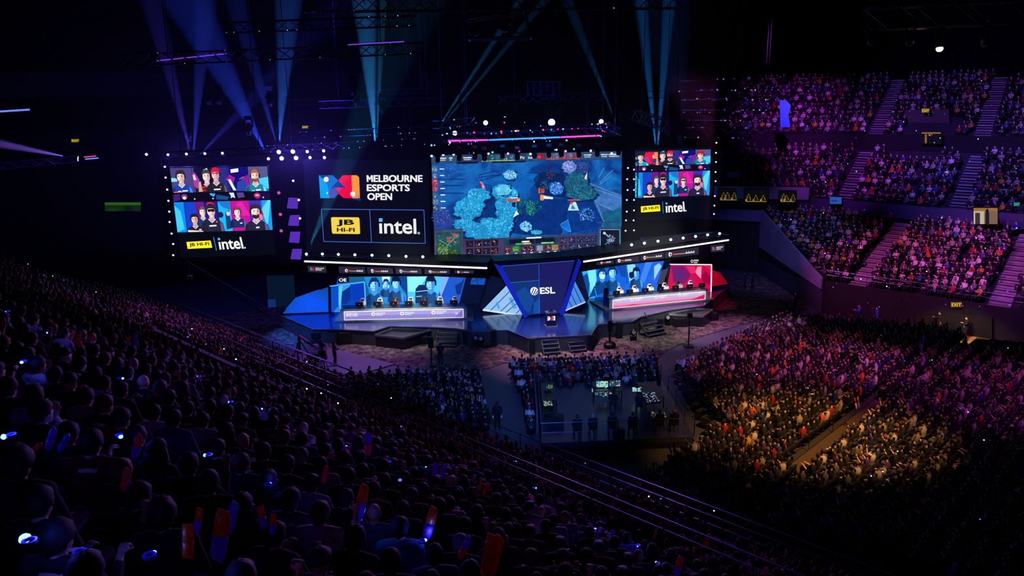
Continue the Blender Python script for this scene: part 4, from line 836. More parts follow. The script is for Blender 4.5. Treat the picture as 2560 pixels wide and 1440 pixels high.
def right_front(c, a, b2, c2, d2, n):
    q = [wpx(c, p + n * .01) for p in (a, b2, c2, d2)]; c.poly(q, (236, 110, 170), 0)
    for k, cl in [(.75, (226, 160, 205)), (.5, (205, 180, 228)), (.28, (190, 196, 235))]: c.poly([q[3], q[2], lerp2(q[2], q[1], k), lerp2(q[3], q[0], k)], cl, 1 + (1 - k) * 8)
    c.poly([lerp2(q[0], q[1], .84), q[1], lerp2(q[2], q[1], .05), lerp2(q[2], q[1], .4)], (225, 20, 90), 9); c.poly([lerp2(q[0], q[1], .15), lerp2(q[0], q[1], .55), lerp2(q[0], q[1], .3)], (225, 40, 100), 9); c.poly([lerp2(q[0], q[1], .12), lerp2(q[0], q[1], .33), lerp2(lerp2(q[0], q[1], .22), lerp2(q[3], q[2], .22), .25)], (230, 60, 120), 9)
    col = (255, 235, 245)
    for x, y in [(875, 955), (1260, 915), (1630, 875)]:
        c.disc(x + 25, y, 26, 28, col, 11, 12); c.disc(x + 25, y, 12, 14, (225, 150, 195), 12, 10); c.text('MELBOURNE', [(x + 75, y - 22), (x + 190, y - 34), (x + 190, y - 14), (x + 75, y - 2)], col, 11, .03); c.text('ESPORTS', [(x + 75, y + 4), (x + 160, y - 6), (x + 160, y + 14), (x + 75, y + 24)], col, 11, .03)
    c.text('OPEN', [(640, 955), (720, 948), (720, 972), (640, 980)], col, 11, .02); c.text('OPEN', [(1955, 842), (2025, 826), (2025, 846), (1955, 864)], col, 11, .02)
desk('long right team desk with pink and lilac LED front', A, B, 0, 0, SZ + 1.0, 1.2, right_front, 6.4, 1440, 600, 0)
RD = (A, B)

# ---------------------------------------------------------------- canopies with light lines, banners and small lamps
LINE = lamp_mat('light_line', (232, 226, 255), 2.2)
def canopy(label, a, b, yaw, Yc, stripe):
    """overhang above the desks; a, b are the ends of its light line in photo pixels"""
    c = Canvas(aty((a[0] + b[0]) / 2, (a[1] + b[1]) / 2, Yc), yaw); e = empty('canopy', c.P(*a)); tag(e, label, 'canopy'); inv = Matrix.Translation(-c.P(*a))
    A, B = c.P(*a), c.P(*b); Z = Vector((0, 0, 1)); n = c.n
    def part(mb, nm, m):
        o = mb.build(nm, m, e); o.data.transform(inv); return o
    mb = MB(); mb.prism([A - Z * .25, B - Z * .25, B + Z * .35, A + Z * .35], -n * .25); mb.prism([A + Z * .35, B + Z * .35, B + Z * .35 - n * 3, A + Z * .35 - n * 3], Z * .1); mb.prism([A - Z * .25 - n * .25, B - Z * .25 - n * .25, B - Z * 1.1 - n * 1.0, A - Z * 1.1 - n * 1.0], -n * .1)
    part(mb, 'fascia', BLK)
    lt = MB(); lt.tube([A + n * .06, B + n * .06], .07, 8); part(lt, 'light_line', LINE)
    return e, c, A, B
lc, cL, CA, CB = canopy('dark canopy with a white light line above the left team desk', (762, 653), (1218, 670), math.radians(-12.5), 63.0, 0)
rc, cR, CA2, CB2 = canopy('dark canopy with a white light line above the right team desk', (1458, 654), (1820, 600), math.radians(34), 67.0, 0)
def banner(c, label, q, art, back=BLK, off=-40):
    c2 = Canvas(c.p0 + c.n * (off * .004), c.yaw); o = c2.cabinet('team_banner', q, .08, back); tag(o, label, 'banner', None)
    c2.poly(q, (44, 38, 58), 0); c2.q = q
    art(c2); c2.q = None; c2.build('banner_picture', SCR, o)
def art(kind):
    Wt = (236, 230, 240)
    def f(c):
        if kind == 'event':
            c.poly([(.14, .25), (.2, .25), (.2, .75), (.14, .75)], (70, 160, 190), 1); c.poly([(.22, .3), (.3, .3), (.38, .75), (.22, .75)], (190, 40, 70), 1); c.tbox('MELBOURNE', .42, .28, .88, .46, Wt, 2, .03); c.tbox('ESPORTS', .42, .54, .75, .72, Wt, 2, .03)
        elif kind == 0: return
        else:
            a, b, cl, t = kind
            c.disc(a, .58, .06, .28, Wt, 1, 10, .2); c.disc(a + .01, .6, .025, .12, (44, 38, 58), 2, 8); c.poly([(a + .08, .45), (a + .16, .55), (a + .16, .7), (a + .08, .75)], cl, 1); c.line(a + .14, .62, b, .66, .09, (210, 170, 130), 1)
            x1 = min(.92, b + .26); k = len(t) + 2; w_ = (x1 - b) / k
            for j in range(k): c.rect(b + j * w_, .44 + .1 * (j % 2), b + (j + .72) * w_, .72, Wt, 2)
    return f
RED, BL2, ORN = (220, 40, 50), (60, 140, 210), (225, 120, 70)
for lab, q, k in [('event banner with small lettering at the far left end of the left canopy', [(769, 664), (815, 665), (816, 682), (770, 680)], 'event'),
                  ('name banner with a bearded mascot mark, first along the left canopy', [(847, 666), (912, 668), (914, 684), (848, 683)], (.28, .68, RED, 'ONE')),
                  ('name banner with a red bow mark, second along the left canopy', [(917, 668), (982, 670), (983, 684), (919, 684)], (.2, .55, RED, 'BLITZ')),
                  ('name banner with a pale blue mark, third along the left canopy', [(988, 669), (1053, 671), (1054, 685), (990, 684)], (.2, .58, BL2, 'NORTH')),
                  ('name banner with a small white mark, fourth along the left canopy', [(1061, 671), (1124, 673), (1125, 685), (1062, 685)], (.22, .62, ORN, 'ORDER')),
                  ('short name banner with pink lettering, last along the left canopy', [(1136, 675), (1184, 676), (1184, 684), (1137, 684)], (.2, .5, RED, 'RIOT'))]: banner(cL, lab, q, art(k) if not isinstance(k, tuple) else art(k))
for lab, q, k in [('tilted name banner with red streak nearest the centre on the right canopy', [(1490, 651), (1533, 646), (1535, 659), (1491, 663)], (.3, .6, RED, 'GO')),
                  ('name banner with blocky white letters, second along the right canopy', [(1538, 644), (1597, 638), (1599, 654), (1539, 659)], (.16, .42, RED, 'SIDE')),
                  ('name banner with a pale drum mark, third along the right canopy', [(1601, 635), (1659, 629), (1660, 646), (1602, 652)], (.18, .66, ORN, 'AXE')),
                  ('name banner with large letters and a red rose mark on the right canopy', [(1662, 626), (1747, 617), (1747, 636), (1662, 646)], (.16, .62, RED, 'PRIDE')),
                  ('event banner with small lettering at the far right end of the right canopy', [(1776, 614), (1812, 610), (1810, 628), (1777, 631)], 'event')]: banner(cR, lab, q, art(k))
c = Canvas(aty(1738, 652, 69), math.radians(20)); o = c.cabinet('small_sign', [(1720, 645), (1751, 644), (1750, 664), (1721, 665)], .15, BLK); tag(o, 'small dark sign with a round mark above the magenta side panel', 'sign'); c.disc(1730, 653, 3.2, 4, (230, 230, 235), 1); c.disc(1730, 653, 1.8, 2.4, (16, 16, 22), 2); [c.rect(1735 + k * 3, 649, 1737 + k * 3, 653, (230, 230, 235), 1) for k in range(4)]; [c.rect(1735 + k * 3, 655, 1737 + k * 3, 658, (230, 230, 235), 1) for k in range(3)]; c.build('sign_picture', SCR, o)

# ---------------------------------------------------------------- podium with trophy light, steps, floor boxes
c = Canvas(onz(1377, 816, SZ), YM); e = empty('podium', onz(1377, 816, SZ)); tag(e, 'small navy lectern with a logo on its front at the stage front', 'podium'); inv = Matrix.Translation(-e.location)
P0 = e.location; M3 = Matrix.Rotation(YM, 3, 'Z')
def part(mb, nm, m, par, inv):
    o = mb.build(nm, m, par); o.data.transform(inv); return o
mb = MB(); mb.box(P0 + Vector((0, 0, .06)), (.95, .75, .12), M3); part(mb, 'base', mat('podium_base', (120, 120, 126), .4), e, inv)
mb = MB(); mb.prism([P0 + M3 @ Vector((x, y, .12)) for x, y in ((-.36, -.3), (.36, -.3), (.36, .3), (-.36, .3))], Vector((0, 0, .95))); part(mb, 'body', mat('podium_body', (16, 26, 66), .3), e, inv)
mb = MB(); mb.box(P0 + Vector((0, 0, 1.14)), (.86, .7, .12), M3); part(mb, 'top', mat('podium_top', (60, 80, 120), .25), e, inv)
mb = MB(); mb.ell(P0 + Vector((0, 0, 1.24)), (.2, .2, .05), 12, 6); mb.tube([P0 + Vector((.05, 0, 1.24)), P0 + Vector((.05, -.05, 1.5))], .02, 6); part(mb, 'microphone', BLK, e, inv)
c = Canvas(P0 + M3 @ Vector((0, -.31, 0)), YM); c.poly([(1369, 791), (1374, 791), (1377, 796), (1374, 801), (1369, 802)], (220, 230, 250), 1); c.poly([(1379, 790), (1383, 790), (1385, 794), (1382, 801), (1377, 801), (1379, 796)], (226, 60, 90), 1); c.poly([(1383, 790), (1388, 790), (1388, 801), (1383, 801), (1385, 795)], (235, 238, 250), 2); c.disc(1371.5, 793.5, 1.2, 1.2, (30, 60, 130), 2); part(c, 'logo', SCR, e, inv)

def stair_unit(label, A, B, dn, n=4, run=.28, h=1.2):
    """loose steps from the floor up to the stage: A,B bottom front corners, dn towards the stage"""
    e = empty('stage_steps', (A + B) / 2); tag(e, label, 'steps'); inv = Matrix.Translation(-(A + B) / 2); A = A.copy(); B = B.copy()
    for i in range(n):
        mb = MB(); z = (i + 1) * h / (n + 1); a, b = A + dn * (i * run), B + dn * (i * run)
        mb.prism([a + Vector((0, 0, z)), b + Vector((0, 0, z)), b + dn * (run + .05) + Vector((0, 0, z)), a + dn * (run + .05) + Vector((0, 0, z))], (0, 0, -.06)); part(mb, 'tread', mat('step_tread', (30, 32, 38), .5), e, inv)
        nb = MB(); nb.bar(a + Vector((0, 0, z + .01)), b + Vector((0, 0, z + .01)), .04); part(nb, 'nosing', mat('step_nosing', (130, 130, 136), .4), e, inv)
    for p in (A, B):
        mb = MB(); mb.bar(p + Vector((0, 0, .05)), p + dn * (n * run) + Vector((0, 0, h - .1)), .08); mb.bar(p + dn * (n * run), p + dn * (n * run) + Vector((0, 0, h - .1)), .06); part(mb, 'stringer', BLK, e, inv)
    return e
def steps_px(label, bl, br, n=4, back=1.15):
    A, B = onz(*bl, 0), onz(*br, 0); d = (B - A).normalized(); dn = Vector((-d.y, d.x, 0)); A, B = A - dn * back, B - dn * back; return stair_unit(label, A, B, dn, n)
steps_px('portable steps at the centre front of the stage, left of the pair', (1352, 879), (1392, 876))
steps_px('portable steps at the centre front of the stage, right of the pair', (1415, 874), (1453, 870))
steps_px('portable steps up to the stage front below the left team desk', (1096, 859), (1146, 860))
steps_px('portable steps up to the stage front below the right team desk', (1598, 838), (1642, 829))

def cab(label, px, w, d, h, yaw=0, kind='speaker', z=0.05):
    p = onz(px[0], px[1], z); e = empty('floor_' + kind if kind == 'speaker' else kind, p, yaw); tag(e, label, kind.replace('_', ' '))
    mb = MB(); mb.box((0, 0, h / 2), (w, d, h)); mb.build('cabinet', mat('speaker_box', (22, 22, 26), .6), e)
    mb = MB(); mb.box((0, -d / 2 - .01, h / 2), (w * .86, .02, h * .88)); mb.build('grille', mat('speaker_grille', (8, 8, 10), .8, scale=60), e)
    mb = MB(); mb.box((0, 0, h + .015), (w * .4, .04, .03)); mb.build('handle', mat('handle', (40, 40, 44), .4), e)
    return e
for i, (lab, px, w, h) in enumerate([('tall black column speaker right of the left-hand stage steps', (1163, 861), .35, 1.1), ('tall black column speaker between two floor lamps at the stage front', (1235, 864), .4, 1.25), ('black speaker at the left corner of the centre thrust', (1331, 884), .38, 1.2), ('black speaker at the right corner of the centre thrust', (1475, 875), .3, 1.2), ('tall black speaker right of the centre thrust', (1548, 845), .45, 1.3), ('black column speaker next to the right-hand stage steps', (1650, 830), .4, 1.1), ('black speaker at the left end of the stage front', (792, 856), .8, .9), ('black flight case with blue sheen near the left stage corner', (868, 858), 1.2, .95), ('low black case under the left camera platform', (965, 858), 1.4, .6), ('low dark equipment case right of the left camera platform', (1050, 858), 1.1, .6), ('black monitor wedge case under the right camera platform', (1700, 815), 1.2, .7), ('black flight case under the right end of the stage', (1770, 800), 1.6, .6)]):
    cab(lab, px, w, w * .9 if w < .7 else .7, h, YM)
def floor_lamp(label, px, yaw=0):
    p = onz(px[0], px[1], .05); e = empty('floor_lamp', p, yaw); tag(e, label, 'stage lamp')
    mb = MB(); mb.box((0, 0, .12), (.5, .45, .24)); mb.build('base', BLK, e)
    mb = MB(); mb.bar((-.24, 0, .24), (-.24, 0, .6), .06); mb.bar((.24, 0, .24), (.24, 0, .6), .06); mb.build('yoke', BLK, e)
    hd = MB(); hd.ell((0, 0, .62), (.24, .24, .3), 12, 8); h = hd.build('head', mat('lamp_head', (30, 30, 34), .3, .4), e, smooth=True)
    ln = MB(); ln.tube([(0, -.2, .68), (0, -.27, .7)], .15, 12); ln.build('lens', mat('lens_glass', (160, 150, 140), .1, .3), h)
for lab, px in [('moving head floor lamp left of the pair beside the column speaker', (1190, 864)), ('moving head floor lamp right of the pair beside the column speaker', (1203, 866)), ('moving head lamp on the gravel left of the right-hand steps', (1583, 850)), ('moving head lamp beneath the right camera platform', (1668, 812))]: floor_lamp(lab, px)
cab('wedge floor monitor left of the column speaker on the stage front', (1217, 868), .7, .5, .35, .3)

# ---------------------------------------------------------------- four purple pixel tiles and lamps beside the logo wall
def tile(label, q, Y):
    c = Canvas(aty(q[0][0], q[0][1], Y), math.radians(8)); o = c.cabinet('pixel_tile', q, .25, BLK); tag(o, label, 'light panel')
    mb = MB(); n = 7
    for i in range(n):
        for j in range(n):
            u0, u1, v0, v1 = (i + .08) / n, (i + .92) / n, (j + .08) / n, (j + .92) / n; c.q = q
            mb.add([c.P(u0, v0, 1), c.P(u1, v0, 1), c.P(u1, v1, 1), c.P(u0, v1, 1)], [(0, 1, 2, 3)])
    mb.build('pixels', lamp_mat('pixel_glow', (110, 60, 225), .9), o)
for lab, q in [('purple pixel tile, topmost of the column beside the logo wall', [(721, 494), (746, 495), (744, 522), (717, 521)]), ('purple pixel tile, second of the column beside the logo wall', [(725, 538), (750, 537), (747, 565), (720, 564)]), ('purple pixel tile, third of the column beside the logo wall', [(726, 579), (751, 579), (748, 608), (722, 606)]), ('purple pixel tile, lowest of the column beside the logo wall', [(731, 622), (755, 622), (752, 649), (726, 648)])]: tile(lab, q, 64)
c = Canvas(aty(702, 720, 70), math.radians(5)); o = c.cabinet('side_panel_screen', [(665, 688), (736, 687), (742, 789), (672, 792)], .2, BLK); tag(o, 'dim dark teal screen panel behind the crane at the left of the stage', 'screen')
c.poly([(666, 689), (735, 688), (741, 788), (673, 791)], (6, 22, 44), 1); c.poly([(669, 748), (688, 748), (690, 765), (686, 788), (671, 788)], (16, 44, 110), 2); c.build('led_picture', SCR, o)
# ================================================================ THE RIG OVERHEAD
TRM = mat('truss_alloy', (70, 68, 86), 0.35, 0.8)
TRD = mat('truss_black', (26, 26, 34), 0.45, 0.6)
def truss(label, a, b, w=0.5, m=TRM, cell=0.9, tri=False, name='lighting_truss', group=None, hang=None):
    """lattice girder between two points; chords and lacing are parts; hang = height its wires rise to"""
    a, b = Vector(a), Vector(b); e = empty(name, a); tag(e, label, 'truss', group); inv = Matrix.Translation(-a)
    d = (b - a); L = d.length; d.normalize(); up = Vector((0, 0, 1)) if abs(d.z) < .8 else Vector((0, 1, 0))
    s = d.cross(up).normalized(); u = s.cross(d).normalized()
    off = [(-s - u) * (w / 2), (s - u) * (w / 2), (s + u) * (w / 2), (-s + u) * (w / 2)]
    for o4 in off:
        mb = MB(); mb.bar(a + o4, b + o4, w * .11, n=6); part(mb, 'chord', m, e, inv)
    n = max(2, round(L / cell)); mb = MB()
    for i in range(n):
        p, q = a + d * (L * i / n), a + d * (L * (i + 1) / n)
        for j in range(4):
            o1, o2 = off[j], off[(j + 1) % 4]
            if i % 2: o1, o2 = o2, o1
            mb.bar(p + o1, q + o2, w * .06)
        mb.bar(p + off[0], p + off[1], w * .06); mb.bar(p + off[3], p + off[2], w * .06)
    part(mb, 'lacing', m, e, inv)
    if hang:
        for t in (.15, .85):
            p = a + d * (L * t); mb = MB(); mb.tube([p, Vector((p.x, p.y, hang))], .03, 5); part(mb, 'hoist_wire', m, e, inv)
    return e
def tpx(label, a, b, Ya, Yb, **k): return truss(label, aty(*a, Ya), aty(*b, Yb), **k)
HC = 39.95
tpx('lattice truss just above the left player screen carrying four purple lamps', (410, 388), (690, 376), 62.5, 64, w=.5, m=TRD, hang=HC)
tpx('lattice truss above the logo wall carrying nine bright violet lamps', (668, 372), (1075, 352), 66.5, 67, w=.5, m=TRM, hang=HC)
tpx('lattice truss high above the violet lamps, left of the cyan beam', (600, 262), (880, 250), 70, 71, w=.5, m=TRD, hang=HC)
tpx('purple lit truss above the cyan beam lamps', (800, 262), (1115, 252), 68, 68, w=.6, m=mat('truss_lit_purple', (120, 90, 170), .35, .7), hang=HC)  # purple stage light put into the truss base colour
tpx('short purple lit truss right of the cyan beam with a red warning lamp', (930, 232), (1075, 226), 72, 72, w=.45, m=mat('truss_lit_purple', (120, 90, 170)), hang=HC)
tpx('blue lit truss directly above the logo wall', (745, 338), (1075, 322), 64, 64.5, w=.5, m=mat('truss_lit_blue', (70, 90, 170), .35, .7), hang=HC)  # blue stage light put into the truss base colour
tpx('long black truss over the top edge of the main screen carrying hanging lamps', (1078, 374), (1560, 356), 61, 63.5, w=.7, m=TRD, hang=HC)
tpx('colourful truss with cyan and magenta light line over the main screen', (1085, 346), (1530, 328), 63, 66, w=.7, m=mat('truss_lit_blue', (70, 90, 170)), hang=HC)
tpx('slanted cyan lit truss at the upper left of the main screen', (1090, 312), (1180, 303), 66, 70, w=.6, m=mat('truss_lit_cyan', (110, 160, 200), .35, .7), hang=HC)  # cyan stage light put into the truss base colour
tpx('slanted cyan lit truss at the upper right of the main screen', (1500, 310), (1545, 330), 72, 66, w=.6, m=mat('truss_lit_cyan', (110, 160, 200)), hang=HC)
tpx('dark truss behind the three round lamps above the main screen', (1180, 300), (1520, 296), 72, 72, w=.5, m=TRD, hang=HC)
tpx('steel truss under the purple lit box truss at the top centre', (1245, 250), (1520, 240), 74, 74, w=.7, m=mat('truss_lit_purple', (120, 90, 170)), hang=HC)
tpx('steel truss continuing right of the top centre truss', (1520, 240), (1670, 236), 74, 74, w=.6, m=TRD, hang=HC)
tpx('bright lit slanted truss beside the black speaker column', (1590, 288), (1680, 318), 76, 68, w=.9, m=mat('truss_lit_white', (190, 190, 200), .35, .6), hang=HC)  # bright lit look put into a paler truss colour
tpx('thin truss with tiny cyan lights high at the top centre', (985, 192), (1510, 180), 80, 80, w=.25, m=TRD, hang=HC)
tpx('high dark catwalk truss at the top left', (300, 152), (1060, 120), 52, 56, w=.7, m=TRD, hang=HC)
tpx('high dark roof truss across the top of the hall', (760, 12), (1700, 4), 48, 52, w=.8, m=TRD, hang=HC)
tpx('dark roof truss at upper left with small reflections', (560, 70), (1040, 52), 58, 60, w=.7, m=TRD, hang=HC)
tpx('dark truss on the far left side with purple light strips', (-10, 416), (250, 392), 60, 70, w=.5, m=mat('truss_lit_purple', (120, 90, 170)))
tpx('large steel truss at the upper right of the hall', (2172, 48), (2570, 30), 40, 40, w=1.0, m=mat('truss_steel', (120, 110, 130), .35, .7), cell=1.3, hang=HC)
# purple lit box truss made of four upright frames
e = empty('box_truss', aty(1318, 238, 76)); tag(e, 'purple lit box truss of upright frames at the top centre', 'truss'); inv = Matrix.Translation(-e.location); m = mat('truss_lit_violet', (150, 90, 220), .4, .4)  # violet stage light put into the frame colour
for k in range(6):
    x = 1319 + k * 16; mb = MB(); mb.bar(aty(x, 204, 76), aty(x, 238, 76), .13); part(mb, 'upright', m, e, inv)
    if k < 5:
        mb = MB(); mb.bar(aty(x, 204 if k % 2 else 238, 76.1), aty(x + 16, 238 if k % 2 else 204, 76.1), .06); mb.bar(aty(x, 204, 76), aty(x + 16, 204, 76), .1); mb.bar(aty(x, 238, 76), aty(x + 16, 238, 76), .1); part(mb, 'brace', m, e, inv)
mb = MB(); mb.tube([aty(1366, 204, 76), Vector((aty(1366, 204, 76).x, 76, HC))], .03, 5); part(mb, 'hoist_wire', TRD, e, inv)
# dark lamp pod high in the centre
e = empty('lamp_pod', aty(1160, 95, 46)); tag(e, 'dark open lamp pod hanging high at the top centre with round lamps', 'lamp pod'); inv = Matrix.Translation(-e.location)
Q = [aty(1158, 48, 46), aty(1312, 24, 46), aty(1328, 92, 46), aty(1172, 96, 46)]; mb = MB()
for a, b in zip(Q, Q[1:] + Q[:1]):
    mb.bar(a, b, .12); mb.bar(a + Vector((0, 1.4, 0)), b + Vector((0, 1.4, 0)), .12); mb.bar(a, a + Vector((0, 1.4, 0)), .12)
mb.bar(Q[0], Q[2], .07); mb.bar(Q[1], Q[3], .07); part(mb, 'frame', mat('truss_lit_purple', (120, 90, 170)), e, inv)
for x, y in ((1185, 78), (1262, 68), (1268, 52)):
    mb = MB(); p = aty(x, y, 46.4); mb.ell(p, (.3, .3, .3), 12, 8); part(mb, 'lamp_body', mat('lamp_head', (30, 30, 34)), e, inv)
for x in (1180, 1300):
    mb = MB(); mb.tube([aty(x, 45, 46), aty(x, 45, 46) + Vector((0, 0, 13))], .03, 5); part(mb, 'hoist_wire', TRD, e, inv)

# ---------------------------------------------------------------- lamps
def lamp(label, px, Y, r, col, e, aim=(0, -1, -.25), group=None, cat='stage lamp', body=True, name='par_lamp'):
    """small spotlight: housing with a bracket and a lit lens"""
    p = aty(px[0], px[1], Y) if not isinstance(px, Vector) else px; a = Vector(aim).normalized()
    o = empty(name, p); tag(o, label, cat, group)
    if body:
        mb = MB(); mb.tube([a * -r * 2.6, a * -r * 2.0, a * -r * .2], [r * .5, r * 1.15, r * 1.25], 10); mb.build('housing', mat('lamp_head', (30, 30, 34)), o)
        mb = MB(); mb.bar((0, 0, r * .8) , (0, 0, r * 3.2), r * .3); mb.bar((-r * 1.4, 0, r * .8), (r * 1.4, 0, r * .8), r * .25); mb.build('bracket', BLK, o)
    mb = MB(); mb.tube([a * -r * .2, a * r * .15], r, 12); mb.build('lens', lamp_mat('lens_%d_%d_%d_%d' % (*col, int(e * 10)), col, e), o)
    return o
VIO, VI2, CYN, PNK = (150, 120, 255), (190, 150, 255), (130, 215, 255), (235, 90, 200)
for i, q in enumerate([(420, 387), (466, 385), (512, 384), (556, 383)]): lamp('%s violet lamp from the left on the truss over the left player screen' % ORD[i + 1], q, 62.4, .1, VIO, 8)
for i, q in enumerate([(697, 380), (732, 379), (768, 379), (809, 377)]): lamp('%s lamp from left in upper row of nine violet lamps over the logo wall' % ORD[i + 1], q, 66, .17 if i < 2 else .12, VIO, 12)
for i, q in enumerate([(671, 397), (704, 396), (740, 395), (775, 394), (811, 394)]): lamp('%s lamp from left in lower row of nine violet lamps over the logo wall' % ORD[i + 1], q, 66, .17 if i in (1, 2) else .12, VIO, 12)
# lamp towers
def tower(label, a, b, Y, lamps, lab2, col=VI2):
    t = truss(label, aty(*a, Y), aty(*b, Y), w=.55, m=TRD, name='lamp_tower')
    for i, q in enumerate(lamps): lamp(lab2 % ordw(i + 1), q, Y - .35, .075, col, 5)
tower('black lamp tower at the left edge of the left player screen', (408, 400), (426, 662), 62.5, [(412, 417), (414, 444), (418, 474), (421, 502), (423, 529), (424, 555), (429, 584), (433, 610), (433, 638)], '%s lamp from the top on the tower left of the left player screen')
tower('thin lamp chain tower right of the right player screen', (1795, 345), (1784, 545), 76, [(1791, 357), (1790, 382), (1790, 405), (1789, 430), (1789, 453), (1787, 490), (1786, 514), (1785, 535)], '%s lamp from the top on the tower right of the right player screen')
tower('lamp tower next to the right edge of the main screen', (1566, 405), (1562, 612), 72, [(1570, 420), (1568, 448), (1569, 475), (1567, 500), (1567, 529), (1565, 551), (1564, 577)], '%s lamp from the top on the tower next to the main screen')
tower('lamp tower at the left edge of the right player screen', (1588, 405), (1583, 612), 75, [(1585, 424), (1585, 448), (1585, 475), (1585, 500), (1585, 526), (1584, 551), (1585, 576)], '%s lamp from the top on the tower left of the right player screen')
for i, q in enumerate([(697, 482), (701, 536), (703, 577)]): lamp('%s pink lamp from the top between left player screen and pixel tiles' % ORD[i + 1], q, 64, .13, PNK, .8)
for i, q in enumerate([(747, 500), (750, 546), (733, 452)]): lamp(['violet lamp beside the topmost pixel tile', 'violet lamp beside the second pixel tile', 'violet lamp alone above the pixel tiles'][i], q, 63.6, .09, VI2, 6)
# lamps on the canopies
L1 = [(766, 635), (806, 635), (846, 636), (887, 637), (930, 638), (972, 639), (1015, 641), (1057, 642)]
for i, q in enumerate(L1): p = cL.P(*q, -60); lamp('%s cyan lamp from the left on top of the left canopy' % ORD[i + 1], p, 0, .11, CYN, 7, aim=(0, -1, -.15))
L2 = [(1579, 612), (1611, 608), (1645, 603), (1677, 599), (1708, 595), (1739, 591), (1769, 587), (1799, 584)]
for i, q in enumerate(L2): p = cR.P(*q, -60); lamp('%s cyan lamp from the left on top of the right canopy' % ORD[i + 1], p, 0, .12, CYN, 7, aim=(0, -1, -.15))
mb = MB(); A_, B_ = cR.P(1600, 596, -100), cR.P(1822, 588, 0); mb.bar(A_, cR.P(1786, 580, -200), .07); mb.bar(cR.P(1786, 580, -200), B_, .1); mb.bar(A_, cR.P(1620, 606, 0), .06); o = mb.build('canopy_brace', mat('truss_lit_cyan', (110, 160, 200)), rc); o.data.transform(Matrix.Translation(-rc.location))
# hanging moving heads along the black truss over the main screen
def moving_head(label, px, Y, s, lit=None, up=False):
    p = aty(px[0], px[1], Y); e = empty('moving_head', p); tag(e, label, 'stage lamp'); k = -1 if up else 1
    mb = MB(); mb.box((0, 0, k * .62 * s), (.42 * s, .36 * s, .22 * s)); mb.build('base', mat('lamp_head', (30, 30, 34)), e)
    mb = MB()
    for sx in (-1, 1): mb.bar((sx * .24 * s, 0, k * .52 * s), (sx * .26 * s, 0, 0), .08 * s, .16 * s)
    mb.box((0, 0, k * .5 * s), (.5 * s, .12 * s, .06 * s)); mb.build('yoke', BLK, e)
    h = MB(); h.tube([(0, .05, k * .3 * s), (0, 0, k * .1 * s), (0, -.06, -k * .35 * s), (0, -.08, -k * .5 * s)], [.1 * s, .22 * s, .24 * s, .17 * s], 12); hd = h.build('head', mat('lamp_head', (30, 30, 34)), e, smooth=True)
    ln = MB(); ln.tube([(0, -.08, -k * .5 * s), (0, -.085, -k * .54 * s)], .15 * s, 12)
    if lit: ln.ell((0, -.09, -k * .54 * s), (.19 * s, .19 * s, .16 * s), 12, 8)
    ln.build('lens', lit or mat('lens_glass', (160, 150, 140), .1, .3), hd)
    return e
for i, (x, y) in enumerate([(1094, 392), (1148, 388), (1187, 385), (1211, 388), (1256, 382), (1293, 386), (1336, 382), (1372, 380), (1403, 378), (1447, 380), (1493, 378), (1546, 374)]):
    moving_head('%s black moving head from the left along the main screen top' % ORD[i + 1], (x, y), 61 + (x - 1078) / 200, .85)
for i, q in enumerate([(1079, 390), (1108, 387), (1134, 386), (1221, 384), (1270, 384), (1326, 385), (1414, 378), (1477, 377), (1529, 383)]):
    lamp('%s tiny lamp from the left between moving heads over the main screen' % ORD[i + 1], q, 61.6 + (q[0] - 1078) / 200, .09, [CYN, VI2, CYN, VI2, PNK, CYN, PNK, VI2, CYN][i], 5)
for i, (q, c_, r) in enumerate([((1214, 307), VIO, .2), ((1379, 306), (160, 140, 255), .3), ((1503, 304), VIO, .2), ((1137, 333), VI2, .18)]):
    lamp(['bright violet round lamp, leftmost of three above the main screen', 'largest bright violet round lamp above the main screen centre', 'bright violet round lamp, rightmost of three above the main screen', 'pale lamp low on the slanted truss left of the round lamps'][i], q, 70.5 if i < 3 else 65, r, c_, 22)
# coloured light line in the truss
cc = Canvas(aty(1300, 345, 63.8), math.radians(11)); o = MB()
o.tube([cc.P(1120, 352), cc.P(1220, 350)], .07, 6); a1 = o.build('light_strip', lamp_mat('strip_magenta', (255, 60, 190), 2.0)); tag(a1, 'magenta light strip, left end of the coloured line over the main screen', 'light strip')
o = MB(); o.tube([cc.P(1222, 350), cc.P(1400, 343)], .07, 6); a1 = o.build('light_strip', lamp_mat('strip_cyan', (60, 130, 255), 2.0)); tag(a1, 'blue light strip, middle of the coloured line over the main screen', 'light strip')
o = MB(); o.tube([cc.P(1402, 343), cc.P(1500, 339)], .07, 6); a1 = o.build('light_strip', lamp_mat('strip_magenta', (255, 60, 190), 2.0)); tag(a1, 'magenta light strip, right end of the coloured line over the main screen', 'light strip')
